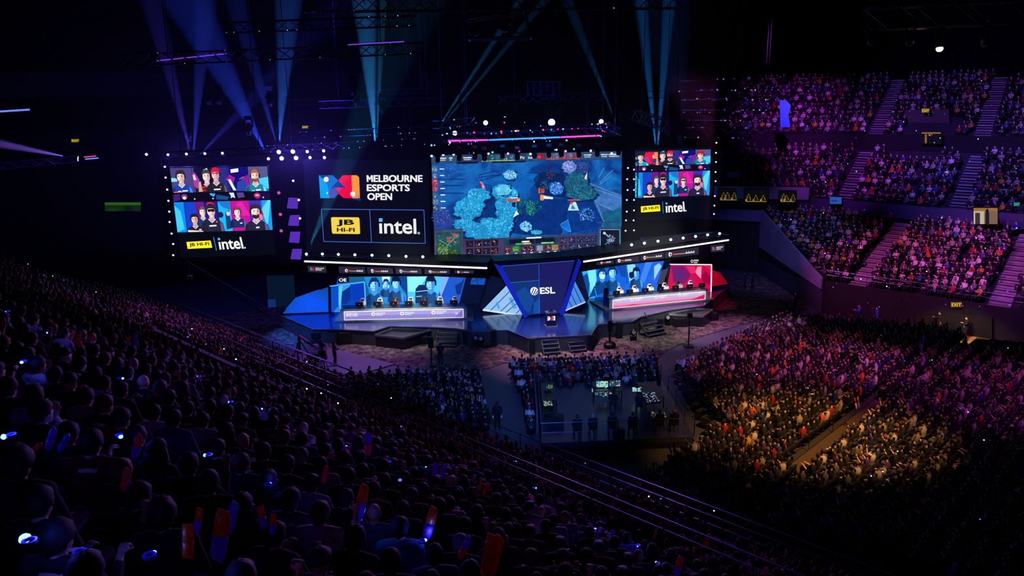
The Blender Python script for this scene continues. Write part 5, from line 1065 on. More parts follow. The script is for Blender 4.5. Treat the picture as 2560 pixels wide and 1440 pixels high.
# glints reflected off trusses and gear, put in as small glowing discs
RR = random.Random(11); PAL = [(80, 190, 255), (60, 90, 255), (255, 50, 160), (200, 220, 255), (60, 255, 210), (255, 90, 80)]
def on_truss(a, b, Ya, Yb, w):
    A, B = aty(*a, Ya), aty(*b, Yb); d = (B - A).normalized(); s = d.cross(Vector((0, 0, 1))).normalized(); u = s.cross(d)
    return lerp3(A, B, RR.random()) + (-s if s.y > 0 else s) * (w * .5 + .12) + u * (RR.choice((-.5, .5)) * w)
def lerp3(a, b, t): return Vector(a).lerp(Vector(b), t)
def specks(segs, n, label, group, r0, r1, pal, e):
    for i in range(n): lamp(label, on_truss(*RR.choice(segs)), 0, r0 + (r1 - r0) * RR.random(), RR.choice(pal), e, group=group, body=False, name='truss_glint')
specks([((1085, 346), (1530, 328), 63, 66, .7)] * 3 + [((1078, 374), (1560, 356), 61, 63.5, .7), ((1180, 300), (1520, 296), 72, 72, .5), ((1090, 312), (1180, 303), 66, 70, .6), ((1500, 310), (1545, 330), 72, 66, .6), ((1095, 330), (1535, 316), 67, 69, .5)], 80, 'tiny coloured glint added to the cluster of trusses over the main screen', 'tiny coloured glints in the roof cluster', .03, .08, PAL, 1.6)
specks([((745, 338), (1075, 322), 64, 64.5, .5), ((668, 372), (1075, 352), 66.5, 67, .5)], 40, 'tiny blue glint added to the trusses above the logo wall', 'tiny blue glints above the logo wall', .025, .05, [(80, 130, 255), (120, 200, 255), (170, 110, 255)], 1.2)
RIG = [((1700, 215), (1960, 205), 74, 72, .9), ((1690, 262), (1940, 262), 74, 72, .9), ((1700, 330), (1880, 332), 74, 72, .9), ((1695, 238), (1950, 234), 75, 73, .7), ((1690, 290), (1920, 292), 75, 73, .7)]
specks(RIG, 90, 'tiny violet glint added to the dark rig in front of the upper seats', 'tiny violet glints in the dark rig', .03, .07, [(90, 60, 255), (150, 80, 255), (60, 60, 220), (200, 160, 255)], .9)
specks([((300, 152), (1060, 120), 52, 56, .7), ((560, 70), (1040, 52), 58, 60, .7), ((760, 12), (1700, 4), 48, 52, .8)], 30, 'tiny pale glint added to the high catwalks under the roof', 'tiny pale glints on the catwalk', .02, .04, [(90, 150, 220), (200, 200, 210), (130, 70, 230)], 1.0)
tpx('dark inner truss crossing the coloured cluster above the main screen', (1095, 330), (1535, 316), 67, 69, w=.5, m=mat('truss_lit_blue', (70, 90, 170)), hang=HC)
tpx('thin dark truss between highest and middle one in front of the upper seats', (1695, 238), (1950, 234), 75, 73, w=.7, m=TRD, hang=HC); tpx('thin dark truss between middle and lowest one in front of the upper seats', (1690, 290), (1920, 292), 75, 73, w=.7, m=TRD, hang=HC)
# dark rig in front of the upper seats
for lab, a, b in [('dark truss in front of the upper seats, highest of three', (1700, 215), (1960, 205)), ('dark truss in front of the upper seats, middle of three', (1690, 262), (1940, 262)), ('dark truss in front of the upper seats, lowest of three', (1700, 330), (1880, 332))]: tpx(lab, a, b, 74, 72, w=.9, m=TRD, hang=HC if '205' in str(b) else None)
for lab, q in [('moving head hanging alone left above the violet beams', (521, 240)), ('moving head hanging right of the first above the violet beams', (546, 240)), ('moving head hanging over the left player screen', (472, 332)), ('moving head hanging between left player screen and violet lamps', (622, 318)), ('moving head hanging at the middle high truss', (675, 245)), ('moving head at the left side of the cyan beam', (884, 218)), ('moving head close to the cyan beam, lower one', (893, 245)), ('moving head with purple sheen right of the cyan beam', (957, 262)), ('round lamp hanging under the top centre truss, left', (1290, 262)), ('round lamp hanging under the top centre truss, middle', (1366, 268)), ('round lamp hanging under the top centre truss, right', (1398, 266))]: moving_head(lab, q, 66 if q[0] < 1000 else 73, 1.25)
for lab, q in [('dark bracketed lamp at the left end of the upper right truss', (2178, 88)), ('dark bracketed lamp left of the lit lamp under the upper right truss', (2275, 90)), ('dark bracketed lamp right of the lit lamp under the upper right truss', (2462, 92))]: moving_head(lab, q, 40, .85)
moving_head('warm white lit lamp under the upper right truss', (2349, 98), 40, .85, lamp_mat('lens_warm', (255, 246, 190), 26))
# line array column and hoist cables
c = Canvas(aty(1690, 290, 70), math.radians(14)); e = empty('line_array', c.P(1684, 232)); tag(e, 'black curved line array of speakers hanging left of the dark rig', 'speaker'); inv = Matrix.Translation(-e.location)
for i in range(9):
    y = 232 + i * 12; mb = MB(); mb.prism([c.P(1681 - i * .3, y), c.P(1703 - i * .3, y - 1), c.P(1703 - i * .3, y + 10), c.P(1681 - i * .3, y + 11)], -c.n * .6); part(mb, 'speaker_box', mat('speaker_box', (22, 22, 26)), e, inv)
mb = MB(); mb.tube([c.P(1692, 232), c.P(1692, 232) + Vector((0, 0, 17))], .04, 5); part(mb, 'hoist_wire', TRD, e, inv)
o, _ = slab_px('speaker_cluster', 'purple lit speaker cluster at the foot of the line array', aty(1692, 320, 68), math.radians(14), [(1675, 300), (1714, 298), (1713, 338), (1676, 340)], .8, mat('box_lit_purple', (84, 50, 120), .6), 'speaker')  # purple light on the boxes put into their base colour
for i, (x, y1) in enumerate([(1607, 270), (1697, 200), (1712, 200), (1748, 200), (1765, 196), (1830, 205), (1846, 205), (1915, 178), (1795, 205), (1802, 205), (1808, 205), (1813, 205), (1300, 240), (1455, 240), (1520, 240), (845, 262), (960, 262), (740, 335)]):
    p = aty(x, y1, 73); mb = MB(); mb.tube([p, Vector((p.x, p.y, HC))], .035 if i < 12 else .02, 5); o = mb.build('hoist_cable', mat('cable_grey', (52, 52, 62), .5, .5)); tag(o, 'thin hoist cable hanging from the roof over the stage, %s listed from the right' % ordw(i + 1) if False else 'thin straight hoist cable from the black roof down to the rig', 'cable', 'hoist cables over the stage')

# ---------------------------------------------------------------- far left fittings, exit signs, lit openings
def sign(label, q, Y, yaw, txt='EXIT', pal=((70, 56, 6), (160, 130, 20), (250, 214, 40))):
    c = Canvas(aty(q[0], q[1], Y), yaw); w, h = q[2], q[3]; x, y = q[0], q[1]
    o = c.cabinet('exit_sign', [(x - w, y - h), (x + w, y - h), (x + w, y + h), (x - w, y + h)], .12, BLK); tag(o, label, 'sign')
    c.rect(x - w, y - h, x + w, y + h, pal[0], 1); c.rect(x - w, y - h, x + w, y - h * .7, pal[1], 2); c.tbox(txt, x - w * .85, y - h * .55, x + w * .85, y + h * .7, pal[2], 3, .01); c.build('sign_face', SCR, o)
sign('yellow exit sign on the black drapes at the far left', (188, 352, 10, 4), 62, math.radians(20)); sign('yellow exit sign above the logo wall in the dark', (763, 318, 8, 3.5), 86, 0)
sign('yellow exit sign over the upper tier doorway of the side stand', (2314, 277, 10, 5), aty(2314, 277, 1).y * 0 + UN(-26.5, 97).y - 1.5, math.radians(-45))
sign('yellow exit sign over the floor exit under the side stand', (2391, 762, 14, 6), UN(-18, 65.9).y - 2.2, math.radians(-45))
c = Canvas(UN(-33, 80.9, 6), math.radians(-45)); 
sign('small yellow sign beside the lit suites under the silver fascia', (2014, 491, 5, 5), UN(-36, 79).y, math.radians(-20))
sign('small green exit sign at the right edge of the side stand', (2542, 511, 8, 5), UN(-14, 80).y, math.radians(-45), 'EXIT', ((10, 60, 44), (20, 120, 90), (60, 220, 160)))
# lit suite windows with people inside (warm interiors)
def lit_window(name, q, Y, yaw, paint):
    c = Canvas(aty((q[0] + q[2]) / 2, (q[1] + q[3]) / 2, Y), yaw); x0, y0, x1, y1 = q
    o = c.cabinet(name, [(x0 - 2, y0 - 2), (x1 + 2, y0 - 2), (x1 + 2, y1 + 2), (x0 - 2, y1 + 2)], .15, BLK); o['kind'] = 'structure'; c.rect(x0, y0, x1, y1, (10, 9, 8), 1); paint(c, x0, y0, x1, y1); p = c.build('window_pane', SCR, o)
def suite(seed):
    def f(c, x0, y0, x1, y1):
        r = random.Random(seed)
        c.rect(x0 + 4, y1 - 3, x1 - 4, y1 - 1.5, (170, 130, 30), 2)
        for i in range(3):
            x = x0 + (x1 - x0) * (.2 + .3 * i) + r.uniform(-3, 3); h = r.uniform(14, 20); cl = r.choice([(170, 140, 40), (140, 120, 60), (190, 170, 90)])
            c.disc(x, y1 - h, 2, 2.6, (90, 76, 40), 3, 8); c.poly([(x - 4, y1 - 3), (x - 3, y1 - h + 3), (x + 3, y1 - h + 3), (x + 5, y1 - 3)], (26, 22, 14), 2); c.line(x - 3, y1 - h + 3, x - 5, y1 - 4, 1, cl, 4); c.line(x + 3, y1 - h + 3, x + 5, y1 - 5, 1, cl, 4); c.rect(x - 8, y1 - 8, x - 4, y1 - 3, cl, 3)
    return f
for i, q in enumerate([(1797, 472, 1846, 502), (1862, 474, 1920, 506), (1948, 478, 1990, 506)]): lit_window('window_%d' % (i + 1), q, UN(-46 + i * 5, 72 + i * 2).y, math.radians(-12), suite(i))
def bright(c, x0, y0, x1, y1): c.rect(x0, y0, x1, y1, (150, 108, 54), 2); c.rect(x0, y0 + 8, x0 + 26, y1, (190, 180, 156), 3); c.rect(x0 + 4, y0 + 12, x0 + 16, y1, (60, 48, 40), 4); c.poly([(x0 + 30, y0 + 6), (x1, y0 + 9), (x1, y1), (x0 + 34, y1)], (120, 96, 70), 3); c.disc(x0 + 34, y0 + 8, 4, 6, (20, 16, 16), 5); c.rect(x0 + 29, y0 + 12, x0 + 39, y1, (26, 22, 24), 5)
lit_window('door_1', (2434, 520, 2494, 560), UN(-15.5, 79.2).y, math.radians(-45), bright)
def dim(c, x0, y0, x1, y1): c.rect(x0, y0, x1, y0 + 3, (150, 112, 30), 2); c.rect(x0 + 8, y0 + 5, x0 + 13, y1, (130, 96, 24), 2); c.rect(x0 + 16, y0 + 4, x0 + 28, y0 + 7, (100, 74, 20), 2)
lit_window('door_2', (2304, 331, 2352, 358), UN(-26, 91.5).y, math.radians(-45), dim)
def green(c, x0, y0, x1, y1): c.rect(x0, y0, x1, y1, (14, 40, 8), 2); c.rect(x0, y0, x1, y0 + 7, (40, 90, 10), 3); c.rect(x0 + 8, y0 + 14, x0 + 30, y1, (20, 50, 12), 3); c.rect(x0 + 50, y0 + 8, x0 + 70, y1, (10, 26, 8), 4)
lit_window('door_3', (262, 506, 352, 528), 70, math.radians(25), green)
# vomitory block with a grey front in the upper tier
o, _ = slab_px('exit_hood', 'grey hooded doorway block in the upper tier under its exit sign', UN(-26.4, 95.5), math.radians(-45), [(2262, 275), (2372, 272), (2374, 326), (2250, 328)], 3.0, mat('exit_hood', (74, 68, 66), .8), 'doorway')
o, c2 = slab_px('banner_board', 'blue advertising board hanging at the front of the upper tier', UN(-33.4, 80.3), math.radians(-45), [(2073, 491), (2105, 492), (2105, 511), (2074, 511)], .1, BLK, 'board')
c2.poly([(2074, 492), (2104, 493), (2104, 510), (2075, 510)], (40, 80, 165), 1); [c2.rect(2079 + k * 3, 501 - (k % 2), 2081 + k * 3, 504, (14, 24, 70), 2) for k in range(5)]; c2.build('board_face', SCR, o)
o, c2 = slab_px('hanging_banner', 'tall blue hanging banner at the left end of the upper seats', UN(-43, 77.5), math.radians(-30), [(1949, 250), (1966, 251), (1977, 264), (1971, 290), (1976, 318), (1951, 318)], .1, mat('banner_cloth', (40, 150, 235), .6), 'banner')
o, _ = slab_px('side_table', 'small teal lit cabinet on the front of the box level beside the right screen', UN(-44.5, 71), math.radians(-20), [(1819, 430), (1850, 431), (1850, 443), (1819, 444)], .8, mat('teal_box', (40, 120, 140), .5), 'cabinet')
o, _ = slab_px('notice', 'white paper notice on the dark end wall, upper left one', Vector((E1.x + .2, E1.y + 6, 1.8)), math.radians(-80), [(1913, 707), (1921, 708), (1919, 719), (1912, 718)], .03, mat('paper', (150, 150, 170), .8), 'notice')
o, _ = slab_px('notice', 'white paper notice on the dark end wall, lower right one', Vector((E1.x + .2, E1.y + 4, 1.8)), math.radians(-80), [(1937, 720), (1945, 722), (1943, 734), (1936, 732)], .03, mat('paper', (150, 150, 170)), 'notice')
# lit exit steps under the side stand
c = Canvas(UN(-19.5, 65.95), math.radians(-44)); o = c.cabinet('exit_shade_panel', [(2290, 772), (2480, 792), (2480, 850), (2288, 828)], .1, mat('doorway_shade', (4, 4, 5), .9)); struct(o)  # flat black panel stands in for the shade inside the exit opening
for i_, (lab, q) in enumerate([('pale step under the exit sign, nearest the wall', [(2292, 812), (2324, 815), (2322, 822), (2288, 818)]), ('long pale landing below the exit sign', [(2286, 822), (2480, 842), (2478, 850), (2284, 830)]), ('short pale step below the landing at the exit', [(2380, 846), (2470, 856), (2468, 862), (2378, 852)])]):
    P4 = [onz(x, y, .55 - .2 * i_) for x, y in q]; mb = MB(); mb.prism(P4, (0, 0, -.5 + .2 * i_)); o = mb.build('exit_step', mat('exit_step', (190, 160, 90), .8)); tag(o, lab, 'step')
spot('exit_lamp', aty(2390, 742, 55), aty(2385, 838, 56), 900, (1.0, .72, .25), 100, .5)
# far left lights on the balcony and truss
o = MB(); o.tube([aty(-4, 279, 48), aty(74, 274, 49)], .06, 6); a1 = o.build('light_strip', lamp_mat('strip_blue', (90, 110, 255), 1.6)); tag(a1, 'pale blue light strip on the balcony edge at the far left', 'light strip')
for i, (a, b, y) in enumerate([(196, 240, 394), (200, 246, 399)]):
    o = MB(); o.tube([aty(a, y, 66), aty(b, y - 4, 66.5)], .05, 6); a1 = o.build('light_strip', lamp_mat(['strip_red', 'strip_cyan'][i], [(255, 60, 120), (60, 130, 255)][i], 1.2)); tag(a1, ['red upper light strip on the far left truss', 'blue lower light strip on the far left truss'][i], 'light strip')
lamp('pale blue lamp with a purple beam on the far left truss', (196, 397), 66, .2, (120, 150, 255), 8, aim=(-1, -.3, .15)); lamp('lone violet lamp on a bracket left of the lamp tower', (366, 386), 63, .1, VI2, 8)
for i, (a, b) in enumerate([((392, 152), (470, 144)), ((470, 144), (566, 134)), ((870, 112), (1010, 104))]):
    o = MB(); o.tube([aty(*a, 53), aty(*b, 53.4)], .035, 6); a1 = o.build('light_strip', lamp_mat('strip_violet', (140, 60, 255), .9)); tag(a1, ['violet light strip, left of three on the high catwalk', 'violet light strip, middle of three on the high catwalk', 'violet light strip under the roof left of the lamp pod'][i], 'light strip')

# ---------------------------------------------------------------- beams: real narrow spots shining through haze
def beam_px(src, dst, Y, Y2, power, col, ang, blend=.35):
    a, b = aty(*src, Y), aty(*dst, Y2); spot('beam_spot', a + (b - a).normalized() * .8, b, power, col, ang, blend, .06)
beam_px((940, 384), (915, 60), 67, 67, 260000, (.04, .36, 1.0), 11); beam_px((940, 384), (952, 120), 67, 67, 240000, (.06, .55, 1.0), 4)
beam_px((697, 380), (640, 180), 66, 68, 103950, (.04, .09, 1.0), 9); beam_px((697, 380), (712, 150), 66, 68, 173250, (.04, .18, 1.0), 12)
beam_px((672, 396), (560, 180), 66, 68, 128700, (.03, .07, 1.0), 17)
beam_px((482, 406), (430, 200), 63, 65, 103950, (.10, .07, 1.0), 9); beam_px((482, 406), (500, 180), 63, 65, 128700, (.05, .08, 1.0), 9); beam_px((482, 406), (620, 260), 63, 65, 59400, (.06, .06, 1.0), 10)
beam_px((1088, 332), (1262, 60), 67, 67, 260000, (.04, .42, 1.0), 3.4); beam_px((1092, 330), (1215, 180), 67, 67, 150000, (.04, .42, 1.0), 3)
beam_px((1642, 392), (1606, 40), 74, 74, 330000, (.03, .30, 1.0), 6); beam_px((1642, 392), (1672, 20), 74, 74, 330000, (.03, .28, 1.0), 6)
beam_px((1545, 320), (1450, 80), 70, 70, 60000, (.04, .35, 1.0), 6)
beam_px((766, 635), (815, 520), 63, 63, 30000, (.05, .5, 1.0), 14); beam_px((1769, 587), (1750, 480), 72, 72, 24000, (.06, .2, 1.0), 18); beam_px((1799, 584), (1790, 480), 74, 74, 24000, (.06, .2, 1.0), 18)
beam_px((193, 397), (-100, 340), 66, 62, 200000, (.30, .14, 1.0), 9)
for q, e in [((704, 396), 1300), ((740, 395), 1100), ((775, 394), 500), ((809, 377), 500), ((466, 385), 420), ((420, 387), 400), ((556, 383), 300)]:
    l = bpy.data.lights.new('lamp_glow', 'POINT'); l.energy = e * .5; l.color = (.12, .07, 1.0); l.shadow_soft_size = .2; o = bpy.data.objects.new('lamp_glow', l); COL.objects.link(o); o.location = aty(*q, 64.6)
# stage set lights
spot('set_spot', onz(1357, 800, 10) + Vector((0, -6, 2)), onz(1357, 780, 3), 16000, (.08, .2, 1.0), 50, .6)
spot('set_spot', (-18, 55, 14), onz(760, 785, 2), 26000, (.04, .16, 1.0), 30, .7)
spot('set_spot', (20, 58, 14), onz(1790, 715, 2), 5000, (1.0, .03, .2), 18, .7)
hz = MB(); hz.box((-17.2, 70, 20.5), (65.6, 20, 29)); m = bpy.data.materials.new('haze_air'); m.use_nodes = True; nt = m.node_tree; nt.nodes.remove(nt.nodes['Principled BSDF'])
v = nt.nodes.new('ShaderNodeVolumeScatter'); v.inputs['Density'].default_value = 0.0045; v.inputs['Color'].default_value = (.9, .9, .95, 1); v.inputs['Anisotropy'].default_value = 0.1
nt.links.new(v.outputs[0], nt.nodes['Material Output'].inputs['Volume'])
o = hz.build('haze', m); tag(o, 'thin theatrical haze that shows the lamp beams over the stage', 'haze', None, 'stuff')
# ================================================================ PEOPLE
SKIN = objcol_mat('skin', 0.6, 0.06); CLOTH = objcol_mat('cloth', 0.9, 0.14); HAIRM = objcol_mat('hair', 0.7, 0.25)
def remesh(mb, voxel, smooth=3):
    o = mb.build('tmp', SKIN); md = o.modifiers.new('r', 'REMESH'); md.mode = 'VOXEL'; md.voxel_size = voxel
    if smooth: sm = o.modifiers.new('s', 'SMOOTH'); sm.iterations = smooth; sm.factor = .5
    bpy.context.view_layer.update(); dg = bpy.context.evaluated_depsgraph_get()
    me = bpy.data.meshes.new_from_object(o.evaluated_get(dg)); bpy.data.objects.remove(o)
    me.polygons.foreach_set('use_smooth', [True] * len(me.polygons)); return me
def lerp3(a, b, t): return Vector(a).lerp(Vector(b), t)
def hand(mb, w, d, up, curl=.5, side=1, s=1.0):
    """palm, five unequal bent fingers and a thumb leaving the side of the palm"""
    w = Vector(w); d = Vector(d).normalized(); up = (Vector(up) - d * Vector(up).dot(d)).normalized(); sd = d.cross(up) * side
    mb.tube([w - d * .01, w + d * .045 * s, w + d * .095 * s], [(.024, .017), (.04, .016), (.042, .014)], 8, side=tuple(sd))
    for i, (off, L) in enumerate([(-.033, .062), (-.011, .078), (.011, .082), (.033, .072)]):
        b = w + d * .092 * s + sd * off; p = [b]; a = 0.25 * curl
        for k, f in enumerate((.45, .32, .23)):
            a += curl * .75; b = b + (d * math.cos(a) - up * math.sin(a)) * (L * f * s); p.append(b)
        mb.tube(p, [.0098, .0092, .0088, .0075], 6)
    b = w + d * .03 * s + sd * .034; q = [b, b + (sd * .8 + d * .6).normalized() * .035, b + (sd * .8 + d * .6).normalized() * .035 + (d * .9 - up * .5 * curl).normalized() * .03]
    mb.tube(q, [.012, .0105, .009], 6)
SEAT = dict(pel=(0, 0, .50), che=(0, -.05, .86), neck=(0, -.05, 1.03), head=(0, .0, 1.175), knee=[(-.13, .46, .5), (.13, .46, .5)], ank=[(-.13, .46, .1), (.14, .48, .1)], hip=[(-.1, .02, .5), (.1, .02, .5)])
STAND = dict(pel=(0, 0, .96), che=(0, -.01, 1.3), neck=(0, -.01, 1.47), head=(0, .03, 1.61), knee=[(-.11, .03, .5), (.11, .03, .5)], ank=[(-.12, -.02, .09), (.12, .0, .09)], hip=[(-.1, 0, .93), (.1, 0, .93)])
def arms(kind, P):
    """shoulder, elbow, wrist, hand direction for both sides"""
    sh = [Vector((sx * .185, P['che'][1], P['che'][2] + .13)) for sx in (-1, 1)]; z = P['che'][2]; out = []
    for i, sx in enumerate((-1, 1)):
        k = kind[i]
        if k == 'lap': e, w, d, u = (sx * .25, .02, z - .16), (sx * .11, .26, z - .24), (-sx * .4, .8, -.2), (0, 0, 1)
        elif k == 'up': e, w, d, u = (sx * .27, .12, z - .08), (sx * .24, .33, z + .16), (0, .2, 1), (0, 1, 0)
        elif k == 'high': e, w, d, u = (sx * .28, .12, z + .2), (sx * .26, .2, z + .46), (0, .15, 1), (0, 1, 0)
        elif k == 'fwd': e, w, d, u = (sx * .24, .1, z - .14), (sx * .14, .36, z - .02), (-sx * .2, 1, .3), (0, 0, 1)
        elif k == 'side': e, w, d, u = (sx * .26, -.03, z - .15), (sx * .24, .05, z - .42), (0, .1, -1), (0, 1, 0)
        else: e, w, d, u = (sx * .24, .08, z - .12), (-sx * .04, .23, z - .06), (-sx * 1, .1, .1), (0, 1, 0)   # crossed
        out.append((sh[i], Vector(e), Vector(w), Vector(d), Vector(u)))
    return out
def head_geo(mb, c, s=1.0):
    c = Vector(c)
    mb.ell(c + Vector((0, -.012, .02)), (.077 * s, .096 * s, .1 * s), 18, 12); mb.ell(c + Vector((0, .022, -.045)), (.06 * s, .072 * s, .075 * s), 16, 10)
    mb.tube([c + Vector((0, .085, .03)), c + Vector((0, .102, -.005)), c + Vector((0, .112, -.028)), c + Vector((0, .09, -.04))], [.009, .012, .017, .01], 8)       # nose
    for sx in (-1, 1):
        mb.ell(c + Vector((sx * .079, -.008, -.005)), (.012, .024, .034), 8, 6)                                                               # ears
        mb.ell(c + Vector((sx * .032, .082, .036)), (.024, .012, .008), 8, 5)                                                                 # brows
    mb.tube([c + Vector((-.024, .082, -.072)), c + Vector((0, .092, -.07)), c + Vector((.024, .082, -.072))], [.006, .009, .006], 6)          # lips
    mb.ell(c + Vector((0, .07, -.105)), (.026, .02, .018), 8, 6)                                                                              # chin
def person_meshes(P, ak, voxel=.0125, hands=True, bulk=1.0):
    b = MB(); A = arms(ak, P)
    pel, che, nk, hd = Vector(P['pel']), Vector(P['che']), Vector(P['neck']), Vector(P['head'])
    mid = lerp3(pel, che, .5) + Vector((0, -.01, 0)); top = lerp3(che, nk, .62)
    tors = [(pel - Vector((0, 0, .07)), (.15, .11)), (pel + Vector((0, 0, .06)), (.16, .115)), (mid, (.148, .105)), (che, (.172, .115)), (top, (.135, .085)), (lerp3(che, nk, .9), (.065, .06))]
    b.tube([t[0] for t in tors], [(t[1][0] * bulk, t[1][1] * bulk) for t in tors], 16, side=(1, 0, 0)); b.tube([lerp3(che, nk, .8), nk, hd - Vector((0, .01, .07))], [.07, .06, .052], 10); head_geo(b, hd)
    for s, *_ in A: b.tube([nk + Vector((0, -.01, .0)), lerp3(nk, s, .5) + Vector((0, 0, .012)), s + Vector((0, 0, .01))], [.05, .056, .055], 8)
    for i, (s, e, w, d, u) in enumerate(A):
        b.ell(s, (.068, .068, .068), 10, 8); b.tube([s, lerp3(s, e, .5), e, lerp3(e, w, .35), w], [.056, .05, .041, .041, .027], 8)
        if hands: hand(b, w, d, u, .9 if ak[i] in ('up', 'high', 'fwd') else .5, 1 if i else -1)
    for i in (0, 1):
        h, k, a = Vector(P['hip'][i]), Vector(P['knee'][i]), Vector(P['ank'][i])
        b.tube([h, lerp3(h, k, .5), k, lerp3(k, a, .35), a], [.088, .076, .056, .056, .036], 10); b.tube([a + Vector((0, -.05, -.05)), a + Vector((0, .06, -.055)), a + Vector((0, .17, -.065))], [(.036, .036), (.042, .03), (.03, .02)], 8)
    body = remesh(b, voxel, 2)
    t = MB(); g = 1.11 * bulk
    t.tube([q[0] for q in tors[:-1]], [(q[1][0] * g, q[1][1] * g + .004) for q in tors[:-1]], 16, side=(1, 0, 0)); t.tube([top, lerp3(che, nk, .92)], [(.1, .085), (.076, .072)], 10, side=(1, 0, 0))
    for s, *_ in A: t.tube([nk + Vector((0, -.01, .0)), lerp3(nk, s, .5) + Vector((0, 0, .012)), s + Vector((0, 0, .01))], [.062, .068, .066], 8)
    for s, e, w, d, u in A: t.ell(s, (.078, .078, .078), 10, 8); t.tube([s, lerp3(s, e, .5), e, lerp3(e, w, .8)], [.067, .062, .053, .042], 8)
    shirt = remesh(t, .018, 4)
    p = MB(); p.tube([tors[0][0] - Vector((0, 0, .02)), tors[1][0]], [(.158 * bulk, .12 * bulk), (.166 * bulk, .122 * bulk)], 14, side=(1, 0, 0))
    for i in (0, 1):
        h, k, a = Vector(P['hip'][i]), Vector(P['knee'][i]), Vector(P['ank'][i]); p.tube([h, lerp3(h, k, .5), k, lerp3(k, a, .4), lerp3(k, a, .96)], [.1, .088, .07, .066, .058], 10)
    trou = remesh(p, .02, 3); sm = MB()
    for i in (0, 1):
        a = Vector(P['ank'][i]); sm.tube([a + Vector((0, -.06, -.045)), a + Vector((0, .06, -.05)), a + Vector((0, .18, -.06))], [(.043, .044), (.049, .04), (.036, .028)], 8)
    shoes = sm.build('shoes', mat('shoe_leather', (24, 22, 22), .6)); shm = shoes.data; bpy.data.objects.remove(shoes)
    for i_, me in enumerate((body, shirt, trou)): me.materials.clear(); me.materials.append((SKIN, CLOTH, CLOTH)[i_])
    return body, shirt, trou, shm, hd, A
def hair_mesh(kind, seed):
    r = random.Random(seed); mb = MB(); nu, nv = 20, 12; rx, ry, rz = .086, .106, .108
    if kind == 'long': rz = .112
    for i in range(nv + 1):
        ph = math.pi * i / nv
        for j in range(nu):
            th = 2 * math.pi * j / nu; x, y, z = math.sin(ph) * math.cos(th), math.sin(ph) * math.sin(th), math.cos(ph); k = 1 + r.uniform(-.05, .07)
            if kind == 'curly': k = 1.1 + r.uniform(-.08, .1)
            if kind in ('buzz', 'cap', 'beanie'): k = 1.0
            mb.v.append((rx * x * k, ry * y * k - .012, rz * z * k + .022))
    for i in range(nv):
        for j in range(nu):
            th = 2 * math.pi * (j + .5) / nu; ph = math.pi * (i + .5) / nv; front = math.sin(th); lim = .62 - .26 * max(0, front) + (0 if front > -.35 else .12)
            if kind == 'long' and front < .35: lim = .86
            if kind in ('cap', 'beanie'): lim = .47
            if ph / math.pi < lim: a = i * nu; mb.f.append((a + j, a + nu + j, a + nu + (j + 1) % nu, a + (j + 1) % nu)); mb.c.append(None); mb.mi.append(0)
    if kind == 'long':
        for j in range(11):
            a = math.pi * (1.0 + j / 10); x, y = .084 * math.cos(a), .1 * math.sin(a) - .012; mb.tube([(x, y, .02), (x * 1.05, y * 1.05, -.1), (x * 1.1, y - .02, -.22)], [.03, .032, .016], 6)
    if kind == 'bun': mb.ell((0, -.1, .1), (.045, .045, .045), 10, 8)
    if kind == 'cap': mb.prism([(-.062, .07, .052), (-.05, .15, .04), (0, .172, .037), (.05, .15, .04), (.062, .07, .052)], (0, 0, .012))
    if kind == 'cap_back': mb.prism([(-.062, -.09, .03), (-.05, -.16, .02), (.05, -.16, .02), (.062, -.09, .03)], (0, 0, .012))
    if kind == 'ears': mb.ell((-.07, -.01, .14), (.035, .015, .04), 8, 6); mb.ell((.07, -.01, .14), (.035, .015, .04), 8, 6)
    if kind == 'beanie': mb.tube([(0, -.012, .04), (0, -.012, .075)], [(.092, .112), (.091, .11)], 16, side=(1, 0, 0))
    o = mb.build('h', HAIRM, smooth=True)
    sd = o.modifiers.new('s', 'SOLIDIFY'); sd.thickness = .012; sd.offset = 1
    bpy.context.view_layer.update(); me = bpy.data.meshes.new_from_object(o.evaluated_get(bpy.context.evaluated_depsgraph_get())); bpy.data.objects.remove(o)
    me.polygons.foreach_set('use_smooth', [True] * len(me.polygons)); return me
EYE = MB()
for sx in (-1, 1): EYE.ell((sx * .031, .083, .012), (.014, .008, .008), 8, 6)
_eo = EYE.build('eyes', mat('eye_dark', (30, 26, 30), .2)); EYEM = _eo.data; bpy.data.objects.remove(_eo)
_PM = {}
def pm(pose, ak, vox=.0125, hands=True, bulk=1.0):
    k = (pose, ak, bulk)
    if k not in _PM: _PM[k] = person_meshes(SEAT if pose == 'seat' else STAND, ak, vox, hands, bulk)
    return _PM[k]
_HM = {}
def hm(kind, v=0):
    if (kind, v) not in _HM: _HM[(kind, v)] = hair_mesh(kind, v * 7 + len(kind))
    return _HM[(kind, v)]
def child(name, me, par, col=None, loc=None):
    o = bpy.data.objects.new(name, me); COL.objects.link(o); o.parent = par
    if col: o.color = rgb(col) + (1,)
    if loc: o.location = loc
    return o
SKINS = [(226, 180, 156), (236, 196, 172), (206, 156, 128), (240, 204, 184), (176, 124, 96), (220, 170, 140)]
HAIRC = {'black': (16, 14, 16), 'dark brown': (36, 26, 22), 'brown': (62, 42, 30), 'fair': (140, 104, 66), 'grey': (120, 118, 122), 'red brown': (96, 46, 28)}
